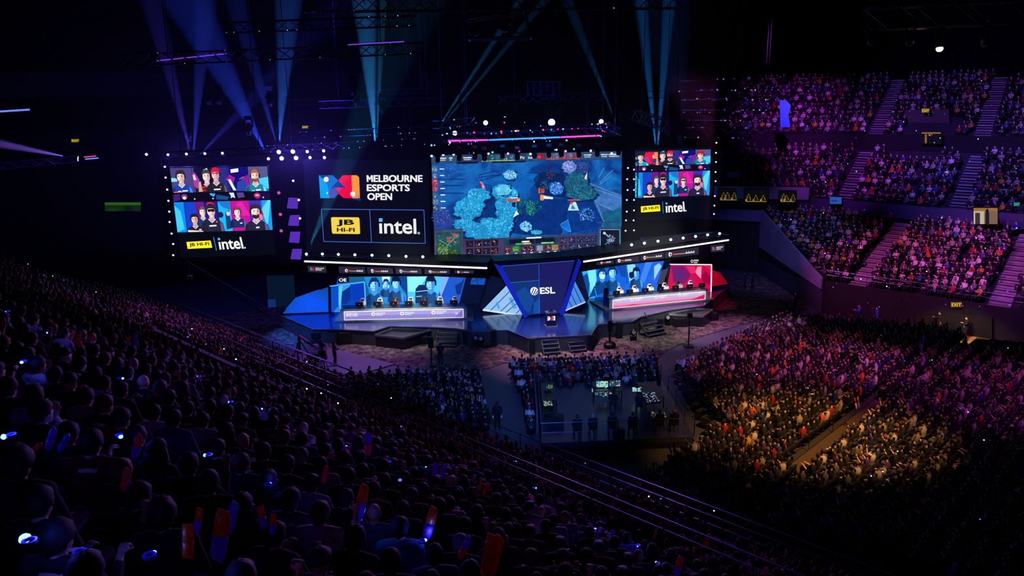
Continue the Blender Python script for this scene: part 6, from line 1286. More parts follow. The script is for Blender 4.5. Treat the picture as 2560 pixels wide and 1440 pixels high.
def make_person(loc, face, pose='seat', ak=('lap', 'lap'), skin=(226, 180, 156), hair='short', hairc='black', top=(20, 20, 26), legs=(22, 22, 30), label='', group=None, hv=0, s=1.0, eyes=True, bulk=1.0, shoes=True):
    body, shirt, trou, shm, hd, A = pm(pose, ak, bulk=bulk)
    p = bpy.data.objects.new('person', body); COL.objects.link(p); p.location = loc; p.rotation_euler = (0, 0, face); p.scale = (s, s, s); p.color = rgb(skin) + (1,)
    tag(p, label, 'person', group)
    child('shirt', shirt, p, top); child('trousers', trou, p, legs)
    if shoes: child('shoes', shm, p)
    if hair != 'bald': child({'cap': 'cap', 'cap_back': 'cap', 'beanie': 'beanie'}.get(hair, 'hair'), hm(hair, hv), p, hairc if isinstance(hairc, tuple) else HAIRC[hairc], hd)
    if eyes: child('eyes', EYEM, p, None, hd)
    return p
def facing(p, t): return math.atan2(-(t[0] - p[0]), t[1] - p[1])
# ---------------------------------------------------------------- players, chairs and monitors on stage
Zv = Vector((0, 0, 1))
def gaming_chair(label, loc, face, colA):
    e = empty('gaming_chair', loc, face); tag(e, label, 'chair'); m = mat('chair_%d' % colA[0], colA, .6); k = mat('chair_black', (18, 18, 22), .5)
    mb = MB(); mb.box((0, .05, .46), (.52, .5, .12)); mb.build('seat', m, e)
    mb = MB(); mb.tube([(0, -.2, .5), (0, -.26, .8), (0, -.3, 1.12), (0, -.31, 1.3)], [(.24, .07), (.27, .07), (.22, .06), (.13, .05)], 14, side=(1, 0, 0)); b = mb.build('backrest', m, e, smooth=True)
    mb = MB(); mb.box((0, -.23, 1.18), (.26, .06, .12)); mb.build('headrest', k, b)
    for sx in (-1, 1):
        mb = MB(); mb.box((sx * .31, .05, .68), (.07, .3, .05)); mb.bar((sx * .31, .05, .45), (sx * .31, .05, .66), .04); mb.build('armrest', k, e)
    mb = MB(); mb.tube([(0, .05, .08), (0, .05, .42)], .035, 8)
    for i in range(5): a = i * 1.2566; mb.bar((0, .05, .1), (.3 * math.cos(a), .05 + .3 * math.sin(a), .06), .05)
    mb.build('base', k, e); return e
def monitor(label, loc, yaw, w=.62, h=.37, lit=None):
    e = empty('monitor', loc, yaw); tag(e, label, 'monitor')
    mb = MB(); mb.box((0, 0, .1 + h / 2), (w, .05, h)); mb.build('housing', mat('monitor_black', (14, 14, 17), .4), e)
    mb = MB(); mb.box((0, .06, .012), (.26, .2, .02)); mb.bar((0, .04, .02), (0, .03, .2), .05); mb.build('stand', mat('monitor_black', (14, 14, 17)), e)
    mb = MB(); mb.tube([(0, -.027, .1 + h / 2), (0, -.032, .1 + h / 2)], .025, 10); mb.build('logo', mat('logo_white', (220, 220, 225), .4, 0, .6), e)
    mb = MB(); mb.box((0, .027, .1 + h / 2), (w * .94, .004, h * .9)); mb.build('display', lamp_mat('display_blue', (120, 160, 220), .5), e)
    return e
def seat_team(AB, us, tops, hairs, chairs, side, skins):
    A, B = AB; d = (B - A).normalized(); n = Vector((d.y, -d.x, 0)); yaw = math.atan2(d.y, d.x); L = (B - A).length
    for i, u in enumerate(us):
        q = A + d * (L * u); nm = ORD[i + 1]
        monitor('%s black monitor from the left on the %s team desk' % (nm, side), q - n * .35 + d * (-.05 if side == 'left' else .28) + Zv * 1.0, yaw)
        cp = q - n * 1.55 + Zv * .12
        gaming_chair('%s gaming chair from the left behind the %s team desk' % (nm, side), cp, yaw + math.pi, chairs[i])
        if tops[i]:
            p = make_person(cp + n * .06, yaw + math.pi, 'seat', ('fwd', 'fwd'), skins[i % len(skins)], 'short', hairs[i], tops[i], (30, 30, 40), 'player with headset, %s from the left behind the %s team desk' % (nm, side))
            hd = pm('seat', ('fwd', 'fwd'))[4]; mb = MB(); mb.tube([hd + Vector((.1 * math.cos(a), -.01, .02 + .115 * math.sin(a))) for a in [k * math.pi / 8 for k in range(9)]], .012, 6)
            for sx in (-1, 1): mb.ell(hd + Vector((sx * .095, -.01, 0)), (.025, .04, .045), 8, 6)
            mb.build('headset', mat('headset', (24, 24, 28), .4), p)
        mb = MB(); mb.box((0, 0, .012), (.44, .15, .024)); o = mb.build('keyboard', mat('monitor_black', (14, 14, 17))); o.location = q - n * .75 + Zv * 1.0; o.rotation_euler = (0, 0, yaw); tag(o, 'black keyboard before the %s monitor of the %s team desk' % (nm, side), 'keyboard')
WT, GY = (235, 232, 230), (150, 150, 155)
seat_team(LD, [.15, .29, .42, .54, .66, .78, .90], [(240, 236, 230), (60, 60, 70), (150, 40, 40), (90, 90, 110), (50, 40, 70), (225, 222, 220), (240, 238, 235)], ['brown', 'brown', 'red brown', 'black', 'black', 'brown', 'dark brown'], [WT, WT, (60, 30, 34), WT, (30, 30, 40), WT, WT], 'left', SKINS)
seat_team(RD, [.06, .19, .345, .50, .655, .80, .93], [None, (240, 236, 236), (230, 228, 230), (240, 238, 240), (236, 232, 230), (200, 190, 190), None], ['black', 'fair', 'brown', 'red brown', 'brown', 'black', 'black'], [(26, 26, 30), WT, WT, WT, WT, (60, 60, 66), WT], 'right', SKINS)

# ---------------------------------------------------------------- crane camera with its operator, other floor crew
P = onz(752, 903, .1); e = empty('camera_crane', P); tag(e, 'long camera crane with tripod base rising over the left crowd', 'camera crane'); inv = Matrix.Translation(-P)
piv = P + Zv * 1.9; tip = aty(468, 658, 57.5); tail = aty(806, 882, 53.6)
for a in (0, 2.1, 4.2):
    mb = MB(); mb.bar(P + Zv * 1.7, P + Vector((.9 * math.cos(a), .9 * math.sin(a), 0)), .07); part(mb, 'tripod_leg', BLK, e, inv)
mb = MB(); mb.tube([P + Zv * .6, piv], .09, 8); part(mb, 'column', BLK, e, inv)
mb = MB(); mb.bar(tip, piv, .1, .14); mb.bar(piv, tail, .2, .26); part(mb, 'arm', mat('crane_arm_lit', (130, 124, 190), .35, .4), e, inv)  # blue and purple light along the arm put into its colour
mb = MB(); mb.tube([tip + Zv * .15, piv + Zv * .75, tail + Zv * .25], .02, 5); part(mb, 'bracing_cable', RAILM, e, inv)
mb = MB(); mb.bar(lerp3(piv, tail, .05) + Zv * .12, lerp3(piv, tail, .4) + Zv * .12, .05); part(mb, 'signal_light', lamp_mat('crane_red', (255, 80, 70), 1.0), e, inv)
mb = MB(); mb.box(tail, (.5, .35, .4)); mb.box(tail + Vector((.1, 0, -.35)), (.4, .3, .3)); part(mb, 'counterweight', BLK, e, inv)
mb = MB(); mb.tube([tip, tip + Vector((.05, 0, -.5)), tip + Vector((.12, -.1, -.9))], .05, 6); mb.box(tip + Vector((.14, -.15, -1.1)), (.3, .5, .35)); mb.tube([tip + Vector((.14, -.4, -1.1)), tip + Vector((.14, -.6, -1.15))], .1, 8); part(mb, 'remote_head', mat('crane_head', (70, 50, 110), .4, .4), e, inv)
cab('dark dolly box with screens at the foot of the camera crane', (783, 902), .9, .6, .6, .3, 'dolly_box', .1)
floorp = [('person standing by the crane counterweight in dark clothes, hands on the arm', (838, 912), ('fwd', 'fwd'), 'black', (60, 44, 90), (16, 16, 22), -.9), ('person with a camera standing before the stage among the front seats', (1102, 916), ('crossed', 'fwd'), 'black', (16, 16, 20), (18, 18, 24), .0),
          ('person standing at the crane controls behind the counterweight', (806, 905), ('fwd', 'fwd'), 'dark brown', (60, 20, 60), (16, 16, 22), -.6), ('person in black standing in the floor aisle near the rail', (1244, 1075), ('side', 'side'), 'black', (12, 12, 16), (12, 12, 16), .1),
          ('person standing in the dark right of the red wing, left one', (1862, 722), ('side', 'side'), 'black', (34, 34, 50), (20, 20, 30), 1.2), ('person standing in the dark right of the red wing, right one', (1880, 724), ('crossed', 'crossed'), 'dark brown', (34, 34, 50), (20, 20, 30), 1.2),
          ('person in black standing by the grey end wall of the side stand', (1987, 778), ('fwd', 'side'), 'brown', (14, 14, 18), (14, 14, 18), 1.9), ('person in a blue jacket standing below the side stand, left one', (2146, 812), ('fwd', 'fwd'), 'brown', (30, 60, 170), (16, 16, 30), 1.5), ('person in a blue shirt standing below the side stand, right one', (2190, 818), ('side', 'up'), 'black', (30, 60, 160), (16, 16, 30), 1.5)]
floorp += [('person in black standing on the lit exit steps, left one', (2345, 832), ('side', 'fwd'), 'black', (14, 14, 16), (14, 14, 16), 1.6), ('person in black standing on the lit exit steps, right one', (2412, 846), ('fwd', 'side'), 'dark brown', (20, 18, 18), (14, 14, 16), 1.4), ('person in dark blue standing right of the exit steps', (2486, 842), ('side', 'side'), 'black', (24, 40, 110), (16, 16, 24), 1.5)]
for lab, px, ak, hc, tp, lg, f in floorp:
    make_person(onz(px[0], px[1], .36 if 2300 < px[0] < 2450 else .075 if px[0] < 900 else (.05 if px[1] < 730 else 0.0)), f, 'stand', ak, SKINS[len(lab) % 6], 'short', hc, tp, lg, lab)
for lab, px, yy in [('tall thin camera stand with a black top box near the front seats', (1079, 912), 1.35), ('tall thin microphone stand on the gravel at the right', (1721, 866), 2.1)]:
    p = onz(px[0], px[1], .05); e = empty('tall_stand', p); tag(e, lab, 'stand')
    mb = MB(); mb.tube([(0, 0, .05), (0, 0, yy)], .05, 6); mb.build('pole', BLK, e)
    mb = MB(); mb.box((0, 0, .04), (.7, .7, .08)); mb.build('base', BLK, e)
    mb = MB(); mb.box((0, 0, yy + .35), (.36, .3, .8 if yy < 2 else .35)); mb.build('box', BLK, e)
p = onz(1524, 868, .05); e = empty('cable_drum_stand', p); tag(e, 'short black pole with a round cabled base on the gravel right of the thrust', 'stand')
mb = MB(); mb.tube([(0, 0, .1), (0, 0, 1.6)], .08, 8); mb.build('pole', BLK, e); mb = MB(); mb.ell((0, 0, .2), (.5, .5, .25), 14, 8); mb.build('base', BLK, e); mb = MB(); mb.box((0, 0, 1.7), (.35, .3, .8)); mb.build('box', BLK, e)
mb = MB(); mb.tube([onz(1611, 780, SZ + .05), onz(1618, 792, SZ + .05), onz(1628, 798, SZ + .05), onz(1638, 800, SZ + .05)], .03, 6); o = mb.build('cable', RAILM); tag(o, 'pale cable lying across the right stage edge near the steps', 'cable')

# ---------------------------------------------------------------- control platform behind the floor seats
FZ = .6
fpp = [onz(*q, FZ) for q in ((1345, 962), (1652, 945), (1737, 1092), (1352, 1108))]
o = slab('control_platform', fpp, FZ, .25, mat('platform_vinyl', (44, 46, 64), .3, scale=.8)); tag(o, 'raised control platform with desks and screens behind the floor seats', 'platform')
mb = MB()
for a, b in zip(fpp, fpp[1:] + fpp[:1]): mb.prism([Vector((a.x, a.y, 0)), Vector((b.x, b.y, 0)), Vector((b.x, b.y, FZ - .25)), Vector((a.x, a.y, FZ - .25))], Vector((0, .05, 0)))
mb.build('skirt', DRK, o)
rail('black two-bar rail round the near side of the control platform', [onz(1352, 1104, FZ), onz(1735, 1090, FZ)], 1.05, [1.05, .5], 2.0)
rail('sloping steel rail along the right side of the control platform', [onz(1735, 1090, FZ), onz(1652, 948, FZ)], 1.05, [1.05, .5], 2.4)
rail('rail along the left side of the control platform', [onz(1345, 964, FZ), onz(1352, 1104, FZ)], 1.05, [1.05], 2.4)
c = Canvas(onz(1345, 1060, 0), math.radians(80)); mb = MB(); a, b = onz(1336, 985, 0.02), onz(1344, 1085, 0.02); mb.prism([a, b, b + Zv * 1.5, a + Zv * 1.5], (-.06, 0, 0)); o = mb.build('cloth_screen', mat('grey_cloth', (110, 100, 120), .9)); tag(o, 'pale grey upright cloth panel at the left of the control platform', 'panel')
def table(label, P4, z, m):
    e = empty('control_desk', sum(P4, Vector()) / 4); tag(e, label, 'desk'); inv = Matrix.Translation(-e.location)
    mb = MB(); mb.prism([p + Zv * z for p in P4], (0, 0, -.05)); part(mb, 'desk_top', m, e, inv)
    for p in P4:
        mb = MB(); q = lerp3(p, e.location, .06); mb.bar(q, q + Zv * (z - .05), .06); part(mb, 'leg', BLK, e, inv)
    return e
DT = mat('control_desk_top', (26, 26, 32), .35)
for lab, px in [('black control desk along the left of the platform', ((1352, 985), (1385, 983), (1392, 1030), (1355, 1034))), ('black control desk in the middle of the platform under the bright screens', ((1480, 982), (1550, 980), (1556, 1005), (1482, 1008))), ('black control desk on the right of the platform with the mixing console', ((1592, 985), (1638, 982), (1660, 1022), (1612, 1026))), ('black desk at the front right of the platform with a glowing teal console', ((1620, 1052), (1668, 1050), (1676, 1075), (1628, 1078)))]: table(lab, [onz(*q, FZ) for q in px], .75, DT)
def wscreen(label, q, Y, seed, pal, yaw=0.0):
    c = Canvas(aty((q[0] + q[2]) / 2, (q[1] + q[3]) / 2, Y), yaw); x0, y0, x1, y1 = q
    o = c.cabinet('computer_screen', [(x0 - 1, y0 - 1), (x1 + 1, y0 - 1), (x1 + 1, y1 + 1), (x0 - 1, y1 + 1)], .06, BLK); tag(o, label, 'screen'); r = random.Random(seed); c.rect(x0, y0, x1, y1, pal[0], 1)
    for i in range(5):
        for j in range(4):
            if r.random() < .75:
                u, v = x0 + (x1 - x0) * i / 5, y0 + (y1 - y0) * j / 4; c.rect(u + .4, v + .4, u + (x1 - x0) / 5 * r.uniform(.4, .9), v + (y1 - y0) / 4 * r.uniform(.5, .9), r.choice(pal), 2)
    c.build('display', SCR, o)
    mb = MB(); b = c.P((x0 + x1) / 2, y1 + 1, -4); mb.bar(b, Vector((b.x, b.y, max(b.z - .45, FZ + .78))), .05); mb.box(Vector((b.x, b.y, max(b.z - .45, FZ + .78))), (.25, .18, .03)); mb.build('stand', BLK, o)
P1 = [(150, 210, 205), (235, 245, 240), (60, 110, 130), (20, 40, 60), (190, 200, 120)]; P2 = [(40, 70, 100), (120, 170, 200), (200, 210, 220), (20, 30, 50), (220, 190, 90)]; P3 = [(20, 50, 40), (60, 180, 110), (200, 220, 120), (20, 30, 30), (90, 120, 200)]
for lab, q, sd, pl in [('bright pale screen, left of the two big ones on the control platform', (1491, 953, 1520, 969), 1, P1), ('screen with many small tiles, right of the two big ones on the control platform', (1524, 951, 1551, 966), 2, P2), ('wide screen under the bright pair on the control platform', (1506, 978, 1536, 993), 3, P2), ('small dim screen left of the wide screen on the platform', (1487, 979, 1505, 989), 4, P2), ('tiny screen beside the bright pale screen', (1480, 971, 1490, 980), 5, P1), ('green tiled screen high on the left control desk', (1364, 961, 1382, 973), 6, P3), ('blue screen lower on the left control desk', (1354, 984, 1373, 996), 7, P3), ('teal screen above the mixing console', (1581, 968, 1604, 979), 8, P1)]: wscreen(lab, q, onz((q[0] + q[2]) / 2, 1000 if q[0] > 1400 else 1010, FZ).y + .1, sd, pl)
def console(label, px, z, seed, cols):
    P4 = [onz(*q, z) for q in px]; mb = MB(); mb.prism(P4, (0, 0, -.1)); o = mb.build('mixing_console', mat('console_black', (24, 24, 28), .4)); tag(o, label, 'console'); r = random.Random(seed); k = MB()
    for i in range(60):
        u, v = r.random() * .94 + .02, r.random() * .9 + .04; p = lerp3(lerp3(P4[0], P4[1], u), lerp3(P4[3], P4[2], u), v); s_ = r.uniform(.02, .07); k.box(p + Zv * .012, (s_, s_, .02), None, rgb(r.choice(cols)))
    b = k.build('keys', attr_mat('console_keys', .8), o); b['kind'] = 'stuff'
console('large mixing console with pale keys on the right control desk', ((1603, 982), (1636, 980), (1653, 1004), (1616, 1008)), FZ + .88, 2, [(200, 220, 240), (90, 140, 210), (30, 40, 60), (160, 160, 180)])
console('console glowing teal and amber on the front right control desk', ((1624, 1030), (1662, 1029), (1668, 1044), (1632, 1046)), FZ + .88, 3, [(60, 140, 140), (40, 90, 100), (230, 170, 60), (20, 40, 50)])
console('small lit console on the left control desk', ((1357, 1003), (1380, 1002), (1384, 1014), (1360, 1016)), FZ + .88, 4, [(120, 160, 150), (200, 220, 210), (40, 60, 60)])
def folding_chair(loc, face, label, group=None):
    e = empty('conference_chair', loc, face); tag(e, label, 'chair', group); k = mat('chair_black', (18, 18, 22), .5)
    mb = MB(); mb.box((0, .03, .45), (.44, .42, .05)); mb.build('seat', k, e); mb = MB(); mb.box((0, -.2, .75), (.44, .05, .42)); mb.build('backrest', k, e)
    for sx in (-1, 1):
        for y0, y1 in ((.2, .24), (-.18, -.22)):
            mb = MB(); mb.bar((sx * .2, y0, .44), (sx * .22, y1, 0), .03); mb.build('leg', RAILM, e)
    return e
for i, (px, tp, hc) in enumerate([((1443, 1093), (10, 10, 12), 'black'), ((1482, 1090), (12, 12, 16), 'grey'), ((1530, 1086), (8, 8, 10), 'black'), ((1581, 1086), (14, 12, 12), 'dark brown'), ((1648, 1080), (10, 10, 14), 'black'), ((1684, 1078), (16, 14, 18), 'fair')]):
    p = onz(px[0], px[1], FZ); f = .0
    folding_chair(p, f, '%s black chair from the left at the near edge of the control platform' % ORD[i + 1]); make_person(p, f, 'seat', ('lap', 'fwd'), SKINS[i], 'short', hc, tp, (14, 14, 18), 'operator in black seated %s from the left at the control platform edge' % ORD[i + 1])
for lab, px, tp in [('operator in black seated at the bright middle screens', (1532, 1028), (10, 10, 14)), ('operator in black leaning at the mixing console', (1598, 1032), (10, 10, 14))]: p = onz(*px, FZ); folding_chair(p, -.1, 'black chair under the ' + lab.replace('operator in black', 'operator')); make_person(p, -.1, 'seat', ('fwd', 'fwd'), SKINS[2], 'short', 'black', tp, (14, 14, 18), lab)
cab('black bag on the control platform floor between the seated operators', (1547, 1090), .6, .35, .4, 0, 'bag', FZ); cab('low black case under the control platform railing at the left', (1385, 1060), 1.1, .6, .5, 0, 'equipment_case', FZ)
for lab, px in [('upper left black case at the left control desk', (1352, 975))]: cab(lab, px, .9, .6, .7, 0, 'equipment_case', FZ)

# ================================================================ THE CROWD
STG = (2.0, 60.0)
LIST = []   # x, y, z, facing, bank, row, u
def on_aisle(u, al, w=1.0): return any(abs(u - (a[0] if isinstance(a, tuple) else a)) < w for a in al)
rc_ = random.Random(5)
def add_row(bank, row, pts):
    for p, f, u in pts: LIST.append((p.x, p.y, p.z, f, bank, row, u))
for i, (n, z) in enumerate(NEAR):
    u = -64 + rc_.random() * .5; out = []
    while u < 13:
        if i > (1 if u < -22 else 0) and not on_aisle(u, AIS_NEAR, 1.15) and not (i < 3 and -30 < u < -22.5) and rc_.random() < .93:
            p = UN(u, n + rc_.uniform(-.06, .06), z); d = (p - Vector((0, 0, z))).length
            if d > 4.2: out.append((p, facing(p, STG) + rc_.uniform(-.25, .25), u))
        u += .56 + rc_.uniform(-.03, .05)
    add_row('near', i, out)
for i, (n, z) in enumerate(LOWB):
    u = -60 + rc_.random() * .5; out = []
    while u < 10:
        if not on_aisle(u, AIS_LB, .9) and rc_.random() < .93: p = UN(u, n, z); out.append((p, facing(p, STG) + rc_.uniform(-.25, .25), u))
        u += .56 + rc_.uniform(-.03, .05)
    add_row('low', i, out)
for blk, rows, n1 in (('rake', RAKE, 61), ('rake', RAKE2, 61)):
    for i, (u, z) in enumerate(rows):
        n = NR(u) + .6 + rc_.random() * .5; out = []
        while n < n1 - (4 if rows is RAKE2 else 0):
            pp = UN(u, n, z)
            if not (pp.y > 38.8 and pp.x < 11.0) and  rc_.random() < .86: p = UN(u, n, z); out.append((p, facing(p, STG) + rc_.uniform(-.3, .3), u))
            n += .57 + rc_.uniform(-.03, .06)
        add_row(blk, i, out)
for n0, n1 in ((27, 32.5), (45.6, 60)):
    n = n0; out = []
    while n < n1: p = UN(-13.7, n, 1.3); out.append((p, facing(p, STG), -13.7)); n += .6 + rc_.uniform(-.03, .06)
    add_row('rake', 20, out)
# two flat seat blocks on the floor
def flat(q, nrow, z=0):
    A, B, C, D = [onz(*p, z) for p in q]
    for r in range(nrow):
        a, b = lerp3(A, D, r / (nrow - 1)), lerp3(B, C, r / (nrow - 1)); L = (b - a).length; k = int(L / .6); out = []
        for j in range(k):
            if rc_.random() < .94: p = lerp3(a, b, (j + .5) / k); out.append((p, facing(p, STG) + rc_.uniform(-.2, .2), 0))
        add_row('floor', r, out)
flat([(868, 962), (1200, 955), (1228, 1085), (868, 1085)], 13); flat([(1272, 932), (1640, 918), (1648, 975), (1295, 985)], 6); flat([(1292, 990), (1340, 988), (1345, 1090), (1310, 1095)], 9)
for i, (n, z) in enumerate(RLOW):
    u0 = uleft(n) + .8; u = u0; out = []
    while u < 3:
        if not on_aisle(u + 1.0 * i / len(RLOW), AIS_LOW, 1.0) and rc_.random() < .9: p = UN(u, n, z); out.append((p, facing(p, (-2, 52)) + rc_.uniform(-.25, .25), u))
        u += .62 + rc_.uniform(-.03, .08)
    add_row('side', i, out)
for rows, al, ul in ((RUP, AIS_UP, -48), (RUP2, AIS_TOP, -50)):
    for i, (n, z) in enumerate(rows):
        u = ul + rc_.random() * .5; out = []
        while u < 2:
            sh = al[0][1] if False else 0
            if not on_aisle(u + 1.2 * i / len(rows), al, 1.0) and not (rows is RUP and i > 7 and -29.5 < u < -24) and not (rows is RUP2 and i < 4 and -29.5 < u < -24) and not (u < -44 and rc_.random() < .4) and rc_.random() < .86:
                p = UN(u, n + bend(u), z); out.append((p, facing(p, (-2, 52)) + rc_.uniform(-.25, .25), u))
            u += .62 + rc_.uniform(-.03, .08)
        add_row('upper', i, out)
# keep what the photograph can see
vis = []
for t in LIST:
    x, y, f = proj((t[0], t[1], t[2] + 1.1))
    if f > 2 and -60 < x < 2620 and -20 < y < 1560: vis.append((f, x, y) + t)
near = sorted([t for t in vis if t[7] == 'near' and -20 < t[1] < 2585 and t[2] < 1470], key=lambda t: t[0])[:292]
ids = set(id(t) for t in near)
rest = [t for t in vis if id(t) not in ids]
TOPS = [('black', (10, 10, 12), 9), ('charcoal', (30, 30, 34), 6), ('navy', (20, 26, 54), 4), ('dark grey', (60, 60, 66), 4), ('white', (205, 205, 208), 2), ('pale grey', (140, 140, 146), 2), ('dark red', (110, 24, 28), 1.5), ('purple', (70, 40, 110), 1), ('teal', (20, 110, 120), .8), ('olive', (74, 74, 40), 1), ('blue', (34, 60, 150), 1)]
HAIRS = [('short', 'black', 9), ('short', 'dark brown', 8), ('short', 'brown', 6), ('short', 'fair', 2), ('curly', 'dark brown', 2), ('long', 'brown', 3), ('long', 'black', 3), ('bun', 'dark brown', 1), ('short', 'grey', .8), ('bald', 'black', 1.2), ('cap', (20, 20, 24), 1.5), ('cap_back', (120, 40, 36), .8), ('cap', (20, 120, 130), .5), ('beanie', (120, 40, 60), .4), ('beanie', (40, 40, 60), .6)]
def pick(r, L): 
    s = sum(x[-1] for x in L); v = r.random() * s
    for x in L:
        v -= x[-1]
        if v <= 0: return x
    return L[-1]
rp = random.Random(21); byrow = {}
for t in near: byrow.setdefault(t[8], []).append(t)
CAPN = {(20, 20, 24): 'a black cap', (120, 40, 36): 'a rust cap', (20, 120, 130): 'a teal cap', (120, 40, 60): 'a maroon beanie', (40, 40, 60): 'a navy beanie'}
ARMS = [('lap', 'lap')] * 6 + [('crossed', 'crossed')] * 2 + [('fwd', 'fwd')] * 2 + [('lap', 'up')] + [('up', 'lap')]
NEARP = []
for row in sorted(byrow):
    L = sorted(byrow[row], key=lambda t: t[1])
    for k, t in enumerate(L):
        f, px, py, x, y, z, fc, bank, rw, u = t; tn, tc, _ = pick(rp, TOPS); hk, hc, _ = pick(rp, HAIRS)
        hd = 'bald head' if hk == 'bald' else (CAPN[hc] if hk in ('cap', 'cap_back', 'beanie') else {'short': 'short %s hair', 'curly': 'curly %s hair', 'long': 'long %s hair', 'bun': '%s hair bun'}[hk] % hc)
        lab = '%s, %s top, %s from left in %s row behind parapet' % (hd[0].upper() + hd[1:], tn, ordw(k + 1), ordw(rw + 1)); lab = ('person with ' + lab[0].lower() + lab[1:])
        if len(lab.replace('-', ' ').split()) > 16: lab = lab.replace(' in ', ', ').replace('row behind parapet', 'row from parapet') if False else lab.replace('dark brown', 'brown').replace('person with', 'person,')
        ak = rp.choice(ARMS)
        p = make_person((x, y, z + .0), fc, 'seat', ak, rp.choice(SKINS), hk, hc, tc, rp.choice([(16, 16, 22), (26, 30, 46), (40, 38, 36)]), lab, 'spectators in the near stand', rp.randint(0, 2) if hk in ('short', 'curly') else 0, rp.uniform(.96, 1.05), f < 18, rp.choice([1.0, 1.0, 1.12]), False)
        NEARP.append((p, t, ak))

# everyone further away: one crowd, bodies replicated with numpy
def lp_person(ak, pose='seat'):
    P = SEAT if pose == 'seat' else STAND; A = arms(ak, P); mb = MB(); sk, hr, tp, lg = 0, 1, 2, 3
    pel, che, nk, hd = [Vector(P[k]) for k in ('pel', 'che', 'neck', 'head')]
    mb.tube([pel, lerp3(pel, che, .5), che, lerp3(che, nk, .75)], [(.17, .12), (.17, .12), (.195, .125), (.09, .07)], 8, side=(1, 0, 0), col=tp, caps=False)
    mb.tube([lerp3(che, nk, .6), nk + Vector((0, 0, .06))], [.06, .055], 5, col=sk, caps=False)
    n0 = len(mb.f); mb.ell(hd, (.083, .1, .125), 8, 6, col=hr)
    for i in range(n0, len(mb.f)):
        c = sum((Vector(mb.v[j]) for j in mb.f[i]), Vector()) / len(mb.f[i]) - hd
        if c.y > -.01 and c.z < .065: mb.c[i] = sk
    for s, e, w, d, u in A: mb.tube([s, e], [.07, .055], 5, col=tp, caps=False); mb.tube([e, w], [.046, .036], 5, col=4, caps=False); mb.tube([w, w + d.normalized() * .13], [.036, .03], 5, col=sk)
    for i in (0, 1): mb.tube([P['hip'][i], P['knee'][i], P['ank'][i]], [.1, .075, .06], 5, col=lg)
    return np.array([tuple(v) for v in mb.v], dtype=np.float32), mb.f, np.array(mb.c)
LP = [lp_person(a) for a in (('lap', 'lap'), ('crossed', 'crossed'), ('fwd', 'fwd'), ('lap', 'up'), ('high', 'lap'), ('up', 'up'))]
rq = np.random.RandomState(9)
CT = [((8, 8, 10), 8), ((24, 24, 30), 6), ((44, 44, 52), 4), ((96, 96, 104), 2), ((205, 200, 200), 3), ((160, 150, 140), 2), ((150, 26, 30), 1.2), ((30, 50, 130), 1.5), ((200, 90, 30), .5), ((190, 150, 40), .7), ((80, 40, 110), .8), ((30, 110, 110), .5)]
cw = np.array([c[1] for c in CT]); cw = cw / cw.sum(); cc_ = np.array([rgb(c[0]) for c in CT]); sk_ = np.array([rgb(c) for c in SKINS]); hh_ = np.array([rgb(c) for c in [(16, 14, 16), (30, 24, 22), (50, 36, 28), (120, 92, 60), (20, 18, 20), (100, 98, 100)]])
V, F, LSZ, C = [], [], [], []; base = 0
for t in rest:
    f, px, py, x, y, z, fc, bank, rw, u = t
    k = rq.choice(6, p=[.52, .26, .14, .03, .02, .03]) if bank != 'side' and bank != 'upper' else rq.choice(6, p=[.4, .38, .16, .03, .01, .02])
    v, fs, rg = LP[k]; s = rq.uniform(.95, 1.06); a = fc; ca, sa = math.cos(a) * s, math.sin(a) * s
    q = np.empty_like(v); lean = rq.uniform(-.08, .12); yy = v[:, 1] + lean * np.maximum(0, v[:, 2] - .5)
    q[:, 0] = v[:, 0] * ca - yy * sa + x; q[:, 1] = v[:, 0] * sa + yy * ca + y; q[:, 2] = v[:, 2] * s + z
    V.append(q)
    for fa in fs: F.extend([j + base for j in fa]); LSZ.append(len(fa))
    base += len(v)
    pal = np.array([sk_[rq.randint(6)], hh_[rq.randint(6)], cc_[rq.choice(len(CT), p=cw)], rgb((22, 22, 30))]); rg2 = np.where(rg == 4, 2 if rq.rand() < .6 else 0, rg); C.append(pal[rg2])
V = np.concatenate(V); C = np.concatenate(C)
me = bpy.data.meshes.new('crowd'); me.vertices.add(len(V)); me.vertices.foreach_set('co', V.ravel()); me.loops.add(len(F)); me.loops.foreach_set('vertex_index', F)
me.polygons.add(len(LSZ)); ls = np.array(LSZ); st_ = np.concatenate(([0], np.cumsum(ls)[:-1])); me.polygons.foreach_set('loop_start', st_); me.update(calc_edges=True); me.polygons.foreach_set('use_smooth', [True] * len(LSZ))
at = me.attributes.new('col', 'FLOAT_COLOR', 'FACE'); at.data.foreach_set('color', np.concatenate([C, np.ones((len(C), 1))], axis=1).astype(np.float32).ravel())
me.materials.append(attr_mat('crowd_colours', None, .85)); me.validate()
o = bpy.data.objects.new('crowd', me); COL.objects.link(o); tag(o, 'thousands of further seated spectators filling the stands and the floor blocks', 'crowd', None, 'stuff')
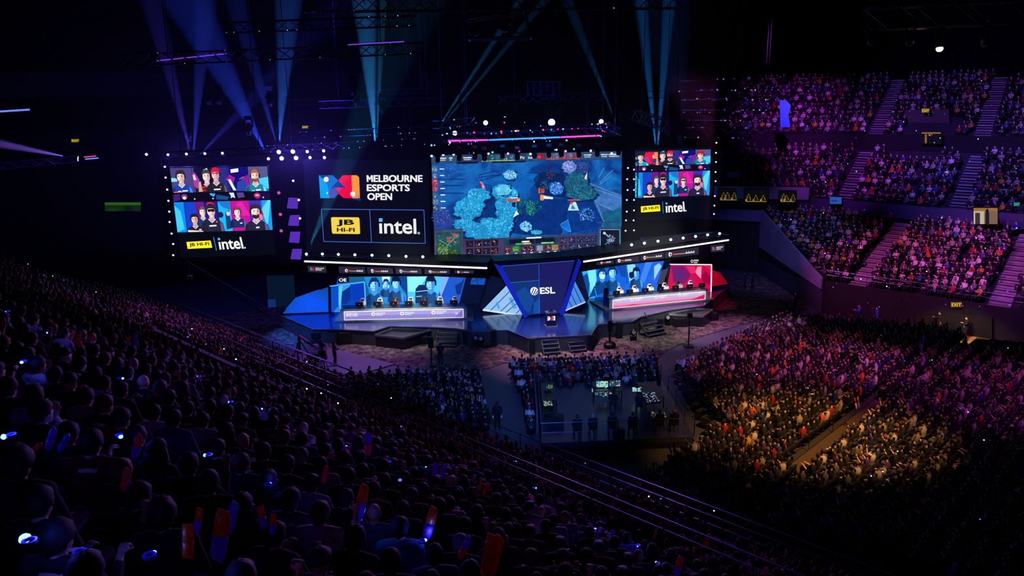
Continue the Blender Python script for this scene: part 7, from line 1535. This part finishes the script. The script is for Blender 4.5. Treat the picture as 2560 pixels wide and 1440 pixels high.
# seats under and behind everyone
bx = np.array([(-.24, -.2, .4), (.24, -.2, .4), (.24, .25, .4), (-.24, .25, .4), (-.24, -.2, .34), (.24, -.2, .34), (.24, .25, .34), (-.24, .25, .34), (-.24, -.2, .4), (.24, -.2, .4), (.24, -.3, .8), (-.24, -.3, .8), (-.24, -.26, .4), (.24, -.26, .4), (.24, -.35, .8), (-.24, -.35, .8), (-.04, .0, 0), (.04, .0, 0), (.04, .0, .36), (-.04, .0, .36), (-.04, .06, 0), (.04, .06, 0), (.04, .06, .36), (-.04, .06, .36)], dtype=np.float32)
q6 = [(0, 1, 2, 3), (4, 7, 6, 5), (0, 4, 5, 1), (2, 6, 7, 3), (0, 3, 7, 4), (1, 5, 6, 2)]; bf = np.array([[i + 8 * k for i in f_] for k in range(3) for f_ in q6])
sv, sf = [], []
for i, t in enumerate([t for t in vis]):
    x, y, z, fc = t[3:7]; ca, sa = math.cos(fc), math.sin(fc); q = bx.copy(); q[:, 0] = bx[:, 0] * ca - bx[:, 1] * sa + x; q[:, 1] = bx[:, 0] * sa + bx[:, 1] * ca + y; q[:, 2] += z; sv.append(q); sf.append(bf + 24 * i)
sv = np.concatenate(sv); sf = np.concatenate(sf); me = bpy.data.meshes.new('stadium_seating'); me.vertices.add(len(sv)); me.vertices.foreach_set('co', sv.ravel()); me.loops.add(sf.size); me.loops.foreach_set('vertex_index', sf.ravel().astype(np.int32)); me.polygons.add(len(sf)); me.polygons.foreach_set('loop_start', np.arange(len(sf)) * 4); me.update(calc_edges=True)
me.materials.append(mat('seat_plastic', (26, 26, 40), .45)); o = bpy.data.objects.new('stadium_seating', me); COL.objects.link(o); tag(o, 'dark plastic stadium seats in rows beneath the spectators', 'seats', None, 'stuff')
# ================================================================ THINGS HELD IN THE CROWD
def head_plane(px, py):
    """meeting point of a sight line with the sloping plane of heads in the near stand, or None if it passes above it"""
    d = ray(px, py); n0, z0, sl = 13.1, 9.0, .58; dn = d.x * NA.x + d.y * NA.y; den = d.z + sl * dn
    t = (z0 + sl * n0 - CAMH) / den; p = CP + d * t; n = p.x * NA.x + p.y * NA.y
    return p if t > 0 and -6 < n < 13.6 else None
def low_plane(px, py):
    d = ray(px, py); n0, z0, sl = 21.3, 4.9, .45; dn = d.x * NA.x + d.y * NA.y; t = (z0 + sl * n0 - CAMH) / (d.z + sl * dn); p = CP + d * t; n = p.x * NA.x + p.y * NA.y
    return p if 14.8 < n < 22.4 else None
def rake_plane(px, py):
    d = ray(px, py); u0, z0, sl = -26.6, 1.3, .1; du = d.x * EA.x + d.y * EA.y; t = (z0 - sl * u0 - CAMH) / (d.z - sl * du); return CP + d * t
def side_plane(px, py, n0, z0, sl):
    d = ray(px, py); dn = d.x * NA.x + d.y * NA.y; t = (z0 - sl * n0 - CAMH) / (d.z - sl * dn); return CP + d * t
LASTP = [None]
def on_crowd(px, py):
    p = head_plane(px, py)
    if p is None: p = low_plane(px, py)
    if p is None: p = rake_plane(px, py)
    return p
def film(name, c):
    if name in _M: return _M[name]
    m = mat(name, c, .3, 0, 0, .12); nt = m.node_tree; b = nt.nodes['Principled BSDF']; b.inputs['Coat Weight'].default_value = .6
    t = nt.nodes.new('ShaderNodeBsdfTranslucent'); t.inputs['Color'].default_value = rgb(c) + (1,); mx = nt.nodes.new('ShaderNodeMixShader'); mx.inputs[0].default_value = .6   # thin film lets light through
    nt.links.new(b.outputs[0], mx.inputs[1]); nt.links.new(t.outputs[0], mx.inputs[2]); nt.links.new(mx.outputs[0], nt.nodes['Material Output'].inputs['Surface']); return m
ORF, PUF, PKF, BLF, WHF = film('film_orange', (225, 140, 60)), film('film_purple', (150, 110, 225)), film('film_pink', (230, 60, 130)), film('film_blue', (70, 90, 230)), film('film_white', (215, 205, 225))
_SM = {}
def stick(label, a, b, lo, hi, Lm=.62, w=.055, group=None, p=None):
    """inflatable clapper: sealed film tube with pinched square ends; a = held end, b = free end in photo pixels"""
    A = p or on_crowd(*a); f = proj(A)[2]; B = A + _rt * ((b[0] - a[0]) * f / FPX) - _up * ((b[1] - a[1]) * f / FPX)
    L = (B - A).length; e = empty('inflatable_stick', A); tag(e, label, 'inflatable stick', group); q = (B - A).to_track_quat('Z', 'Y'); e.rotation_mode = 'QUATERNION'; e.rotation_quaternion = q
    w = min(w, L * .16); k = L
    mb = MB(); mb.tube([(0, 0, -.02 * k), (0, 0, .04 * k), (0, 0, .12 * k), (0, 0, .5 * k)], [(w * 1.15, .004), (w, w * .5), (w, w * .9), (w, w)], 12, side=(1, 0, 0)); mb.build('grip_half', lo, e, smooth=True)
    mb = MB(); mb.tube([(0, 0, .5 * k), (0, 0, .88 * k), (0, 0, .95 * k), (0, 0, 1.0 * k)], [(w, w), (w, w * .9), (w, w * .5), (w * 1.2, .004)], 12, side=(1, 0, 0)); mb.build('tip_half', hi, e, smooth=True)
    return e
ST = [('large orange and purple inflatable stick raised in the bottom left, left of a pair', (543, 1400), (560, 1275), PUF, ORF), ('pale purple inflatable stick right behind the large orange one', (572, 1330), (588, 1255), PUF, PUF), ('yellowish inflatable stick in front of the large orange pair', (470, 1395), (470, 1310), ORF, ORF), ('narrow orange inflatable stick left of the large orange pair', (492, 1330), (500, 1270), PUF, ORF),
      ('orange inflatable stick beside a pale one, lower left of centre', (680, 1335), (684, 1285), PUF, ORF), ('pale pink inflatable stick left of the orange one at lower left', (660, 1320), (650, 1265), PUF, PKF), ('bright pink inflatable stick at the left held low', (308, 1225), (318, 1170), PKF, PKF), ('pale pink upright inflatable stick left of centre at the left', (335, 1148), (350, 1085), PUF, PKF),
      ('purple inflatable stick among the lights at far left', (120, 1125), (136, 1068), PUF, PUF), ('blue slanted inflatable stick at the far left', (148, 1128), (172, 1085), BLF, BLF), ('pink inflatable stick low at the far left beside the bright light', (78, 1130), (104, 1108), PKF, PKF), ('orange tipped purple inflatable stick with a bright blue wrist light below', (893, 1298), (914, 1212), PUF, ORF),
      ('orange tipped lilac inflatable stick over the head with a lit glove', (1066, 1345), (1086, 1268), PUF, ORF), ('orange inflatable stick, left one of the pair at bottom centre', (1213, 1440), (1232, 1336), ORF, ORF), ('orange inflatable stick, right one of the pair at bottom centre', (1222, 1440), (1252, 1340), ORF, ORF), ('purple and orange inflatable stick left of the bottom centre pair', (1148, 1395), (1176, 1342), ORF, PUF),
      ('tall pink inflatable stick standing up behind the parapet', (918, 1138), (922, 1082), PKF, PUF), ('purple inflatable stick, left of two thin ones near centre', (1085, 1200), (1090, 1158), PUF, PUF), ('purple inflatable stick, right of two thin ones near centre', (1102, 1196), (1114, 1162), PUF, PUF), ('small orange inflatable stick near the bald head at centre', (1208, 1238), (1222, 1208), ORF, ORF), ('small brown inflatable stick left of the bald head at centre', (1198, 1225), (1203, 1200), ORF, ORF),
      ('red brown inflatable stick at the left edge of the centre crowd', (808, 1205), (818, 1165), PKF, PKF), ('orange inflatable stick near the bottom, right of centre, left one', (1488, 1372), (1491, 1352), PUF, ORF), ('orange inflatable stick near the bottom, right of centre, right one', (1500, 1376), (1507, 1356), ORF, ORF), ('lilac inflatable stick near the bottom, right of the orange pair', (1530, 1350), (1533, 1325), PUF, PUF),
      ('orange inflatable stick at bottom right of centre in the dark', (1690, 1440), (1704, 1392), PUF, ORF), ('tan inflatable stick raised above the parapet heads at right', (1765, 1365), (1773, 1335), ORF, ORF), ('tan inflatable stick above the row nearest the rail, right of centre', (1634, 1345), (1641, 1326), ORF, ORF), ('pink inflatable stick at the bottom right behind the rail', (1912, 1440), (1920, 1420), PKF, PKF), ('lilac inflatable stick held up in the dark at the bottom right', (2372, 1440), (2392, 1408), PUF, WHF)]
for lab, a, b, lo, hi in ST: stick(lab, a, b, lo, hi, w=.06)
ST2 = [((120, 780), (126, 760)), ((342, 868), (338, 836)), ((200, 868), (196, 836)), ((230, 866), (234, 838)), ((322, 870), (320, 842)), ((988, 1010), (994, 998)), ((1003, 1020), (1014, 1000)), ((1391, 912), (1389, 892)), ((1420, 938), (1420, 922)), ((1680, 1135), (1668, 1105)), ((1684, 1130), (1686, 1106)), ((1602, 1138), (1590, 1128)), ((1770, 1155), (1783, 1128)), ((1822, 1035), (1830, 1012)), ((1855, 1045), (1858, 1018)), ((1838, 1048), (1832, 1022)), ((1912, 1018), (1916, 992)), ((1952, 985), (1948, 966)), ((1990, 1012), (1988, 990)), ((2142, 1022), (2136, 994)), ((2148, 1020), (2144, 992)), ((2182, 1100), (2168, 1065)), ((2095, 1150), (2086, 1128)), ((1858, 1132), (1859, 1104)), ((1966, 1122), (1960, 1104)), ((2302, 915), (2308, 893)), ((2360, 925), (2354, 902)), ((2388, 910), (2392, 886)), ((2396, 914), (2400, 892)), ((2470, 970), (2474, 948)), ((2482, 968), (2478, 950)), ((2520, 965), (2506, 955)), ((2028, 1345), (2020, 1312)), ((2150, 1340), (2144, 1308)), ((2112, 1296), (2092, 1272)), ((2462, 1296), (2468, 1270)), ((2088, 865), (2090, 845)), ((2192, 815), (2194, 795)), ((2212, 812), (2213, 798)), ((2060, 905), (2066, 880)), ((2320, 855), (2318, 840)), ((2302, 880), (2310, 838))]
for i, (a, b) in enumerate(ST2): stick('small distant inflatable stick raised in the crowd, too far to tell apart', a, b, *[(PUF, ORF), (PUF, PUF), (ORF, ORF), (WHF, PKF)][i % 4], w=.045, group='distant inflatable sticks in the crowd')
# wrist lights and phones
WL = lamp_mat('wrist_light', (60, 80, 255), 14); WL2 = lamp_mat('wrist_light_white', (190, 200, 255), 5); WLS = lamp_mat('wrist_light_small', (70, 80, 255), 2.5)
def wrist_light(label, px, s, m, group=None, p=None, glow=0.0, strap=True):
    A = p or on_crowd(*px); e = empty('wrist_light', A, rc_.random() * 6); tag(e, label, 'wrist light', group)
    mb = MB(); mb.ell((0, 0, 0), (s, s * .8, s * .8), 8, 6); mb.build('lamp', m, e, smooth=True)
    if strap:
        mb = MB(); k = 10
        for i in range(k): a, b = 6.2832 * i / k, 6.2832 * (i + 1) / k; mb.bar((.035 * math.cos(a), -.035 - s * .6 + .035 * math.sin(a), 0), (.035 * math.cos(b), -.035 - s * .6 + .035 * math.sin(b), 0), .012, .02)
        mb.build('strap', mat('strap_blue', (60, 80, 220), .4), e)
    if glow:
        l = bpy.data.lights.new('wrist_glow', 'POINT'); l.energy = glow; l.color = (.06, .07, 1.0); l.shadow_soft_size = .03; o = bpy.data.objects.new('wrist_glow', l); COL.objects.link(o); o.location = A + Vector((.05, .06, .06))
for lab, px, s, g in [('brightest blue wrist light low at the bottom left', (62, 1346), .034, 3.2), ('white blue wrist light at the far left edge, upper one', (9, 1092), .028, 2.0), ('blue wrist light right of the dark haired head at left', (302, 1092), .024, 1.6), ('blue wrist light left of the two caps at lower left', (512, 1138), .022, 1.4), ('blue wrist light beside bald man at lower left', (676, 1208), .014, .8), ('blue wrist light below the orange stick at bottom left', (386, 1380), .014, .8), ('blue glow wristband under the orange tipped stick', (897, 1296), .022, 2.2), ('blue wrist light on the glove below the orange stick', (1064, 1350), .02, 1.6), ('blue wrist light, centre, left of the two purple sticks', (1065, 1168), .022, 1.6), ('blue wrist light in the middle of the near stand, left of the cap', (970, 1158), .016, .9), ('blue wrist light at neck height under the row left of centre', (866, 1116), .022, 1.6),
                      ('blue wrist light on the parapet rail near centre', (1290, 1154), .03, 2.4), ('blue wrist light right of centre behind the parapet', (1340, 1220), .024, 1.6), ('blue wrist light low right of centre', (1488, 1322), .024, 1.8), ('blue wrist light at bottom right of the lilac stick', (1594, 1366), .014, .8), ('blue wrist light, first along the left rows from the edge', (54, 906), .024, 1.6), ('blue wrist light, in the left rows beside the glasses wearer', (307, 946), .022, 1.6), ('blue wrist light right of the one beside the glasses wearer', (364, 947), .02, 1.4), ('blue wrist light at the left above the paper crown', (440, 906), .02, 1.2), ('blue wrist light at left near the stair opening', (494, 941), .018, 1.2), ('blue wrist light in the dark below the stair opening', (572, 1005), .02, 1.4), ('blue wrist light right below the stair opening', (655, 1022), .022, 1.6), ('blue wrist light at the left beside blue sleeves', (118, 832), .02, 1.6), ('blue wrist light at the far left upper rows', (14, 780), .02, 1.0), ('blue wrist light at bottom left, second row', (205, 1372), .012, .6), ('blue wrist light far right in the dark lower corner', (1640, 1405), .02, 1.0)]: wrist_light(lab, px, s, WL if s > .013 else WLS, None, None, g)
RW = random.Random(31); far = []
for x, y in [(767, 972), (803, 983), (845, 1008), (877, 1036), (767, 904), (560, 872), (590, 898), (480, 822), (430, 770), (395, 790), (1000, 1200), (978, 995), (1003, 1066), (1178, 1098), (1622, 1241), (1652, 1247), (1785, 1277), (1463, 1158), (2178, 1190), (2207, 1179), (2450, 1298), (2244, 1128), (1990, 940), (2020, 970), (2030, 985), (2120, 938), (2160, 905), (2330, 900), (2345, 1000), (2400, 1020), (2420, 1030), (2460, 1100), (2520, 870), (1892, 936), (1720, 905), (2140, 880), (2203, 838), (2262, 902), (1772, 882), (160, 700), (132, 690), (110, 688), (70, 660), (240, 730), (300, 738), (350, 762), (470, 842), (515, 860), (820, 962), (740, 922), (1158, 935), (1199, 957), (945, 960), (700, 900), (1700, 960)]: far.append((x, y, None))
for i in range(150):
    if i < 62: x, y = RW.uniform(1960, 2550), RW.uniform(520, 765); p = side_plane(x, y, 67.2, 3.95, .278); ok = y > 500 + 0 and x > 1930 + (y - 540) * .75
    else: x, y = RW.uniform(1860, 2555), RW.uniform(185, 480); p = side_plane(x, y, 82, 8.8, .57); ok = x > 1880
    if ok and 0 < p.z < 20.5 and p.x * EA.x + p.y * EA.y > -45 and 60 < p.x * NA.x + p.y * NA.y < 108: far.append((x, y, p - Vector((NA.x, NA.y, 0)) * .5))
for x, y, p in far[:230]:
    if p is None and on_crowd(x, y).z > (18 if head_plane(x, y) else 9): continue
    if p is None and on_crowd(x, y).z < .8: continue
    wrist_light('tiny blue phone or wrist light held by a distant spectator', (x, y), RW.choice([.03, .04, .05]) if p is not None else .03, RW.choice([WLS, WLS, WL2]), 'distant wrist lights', p, 0, False)
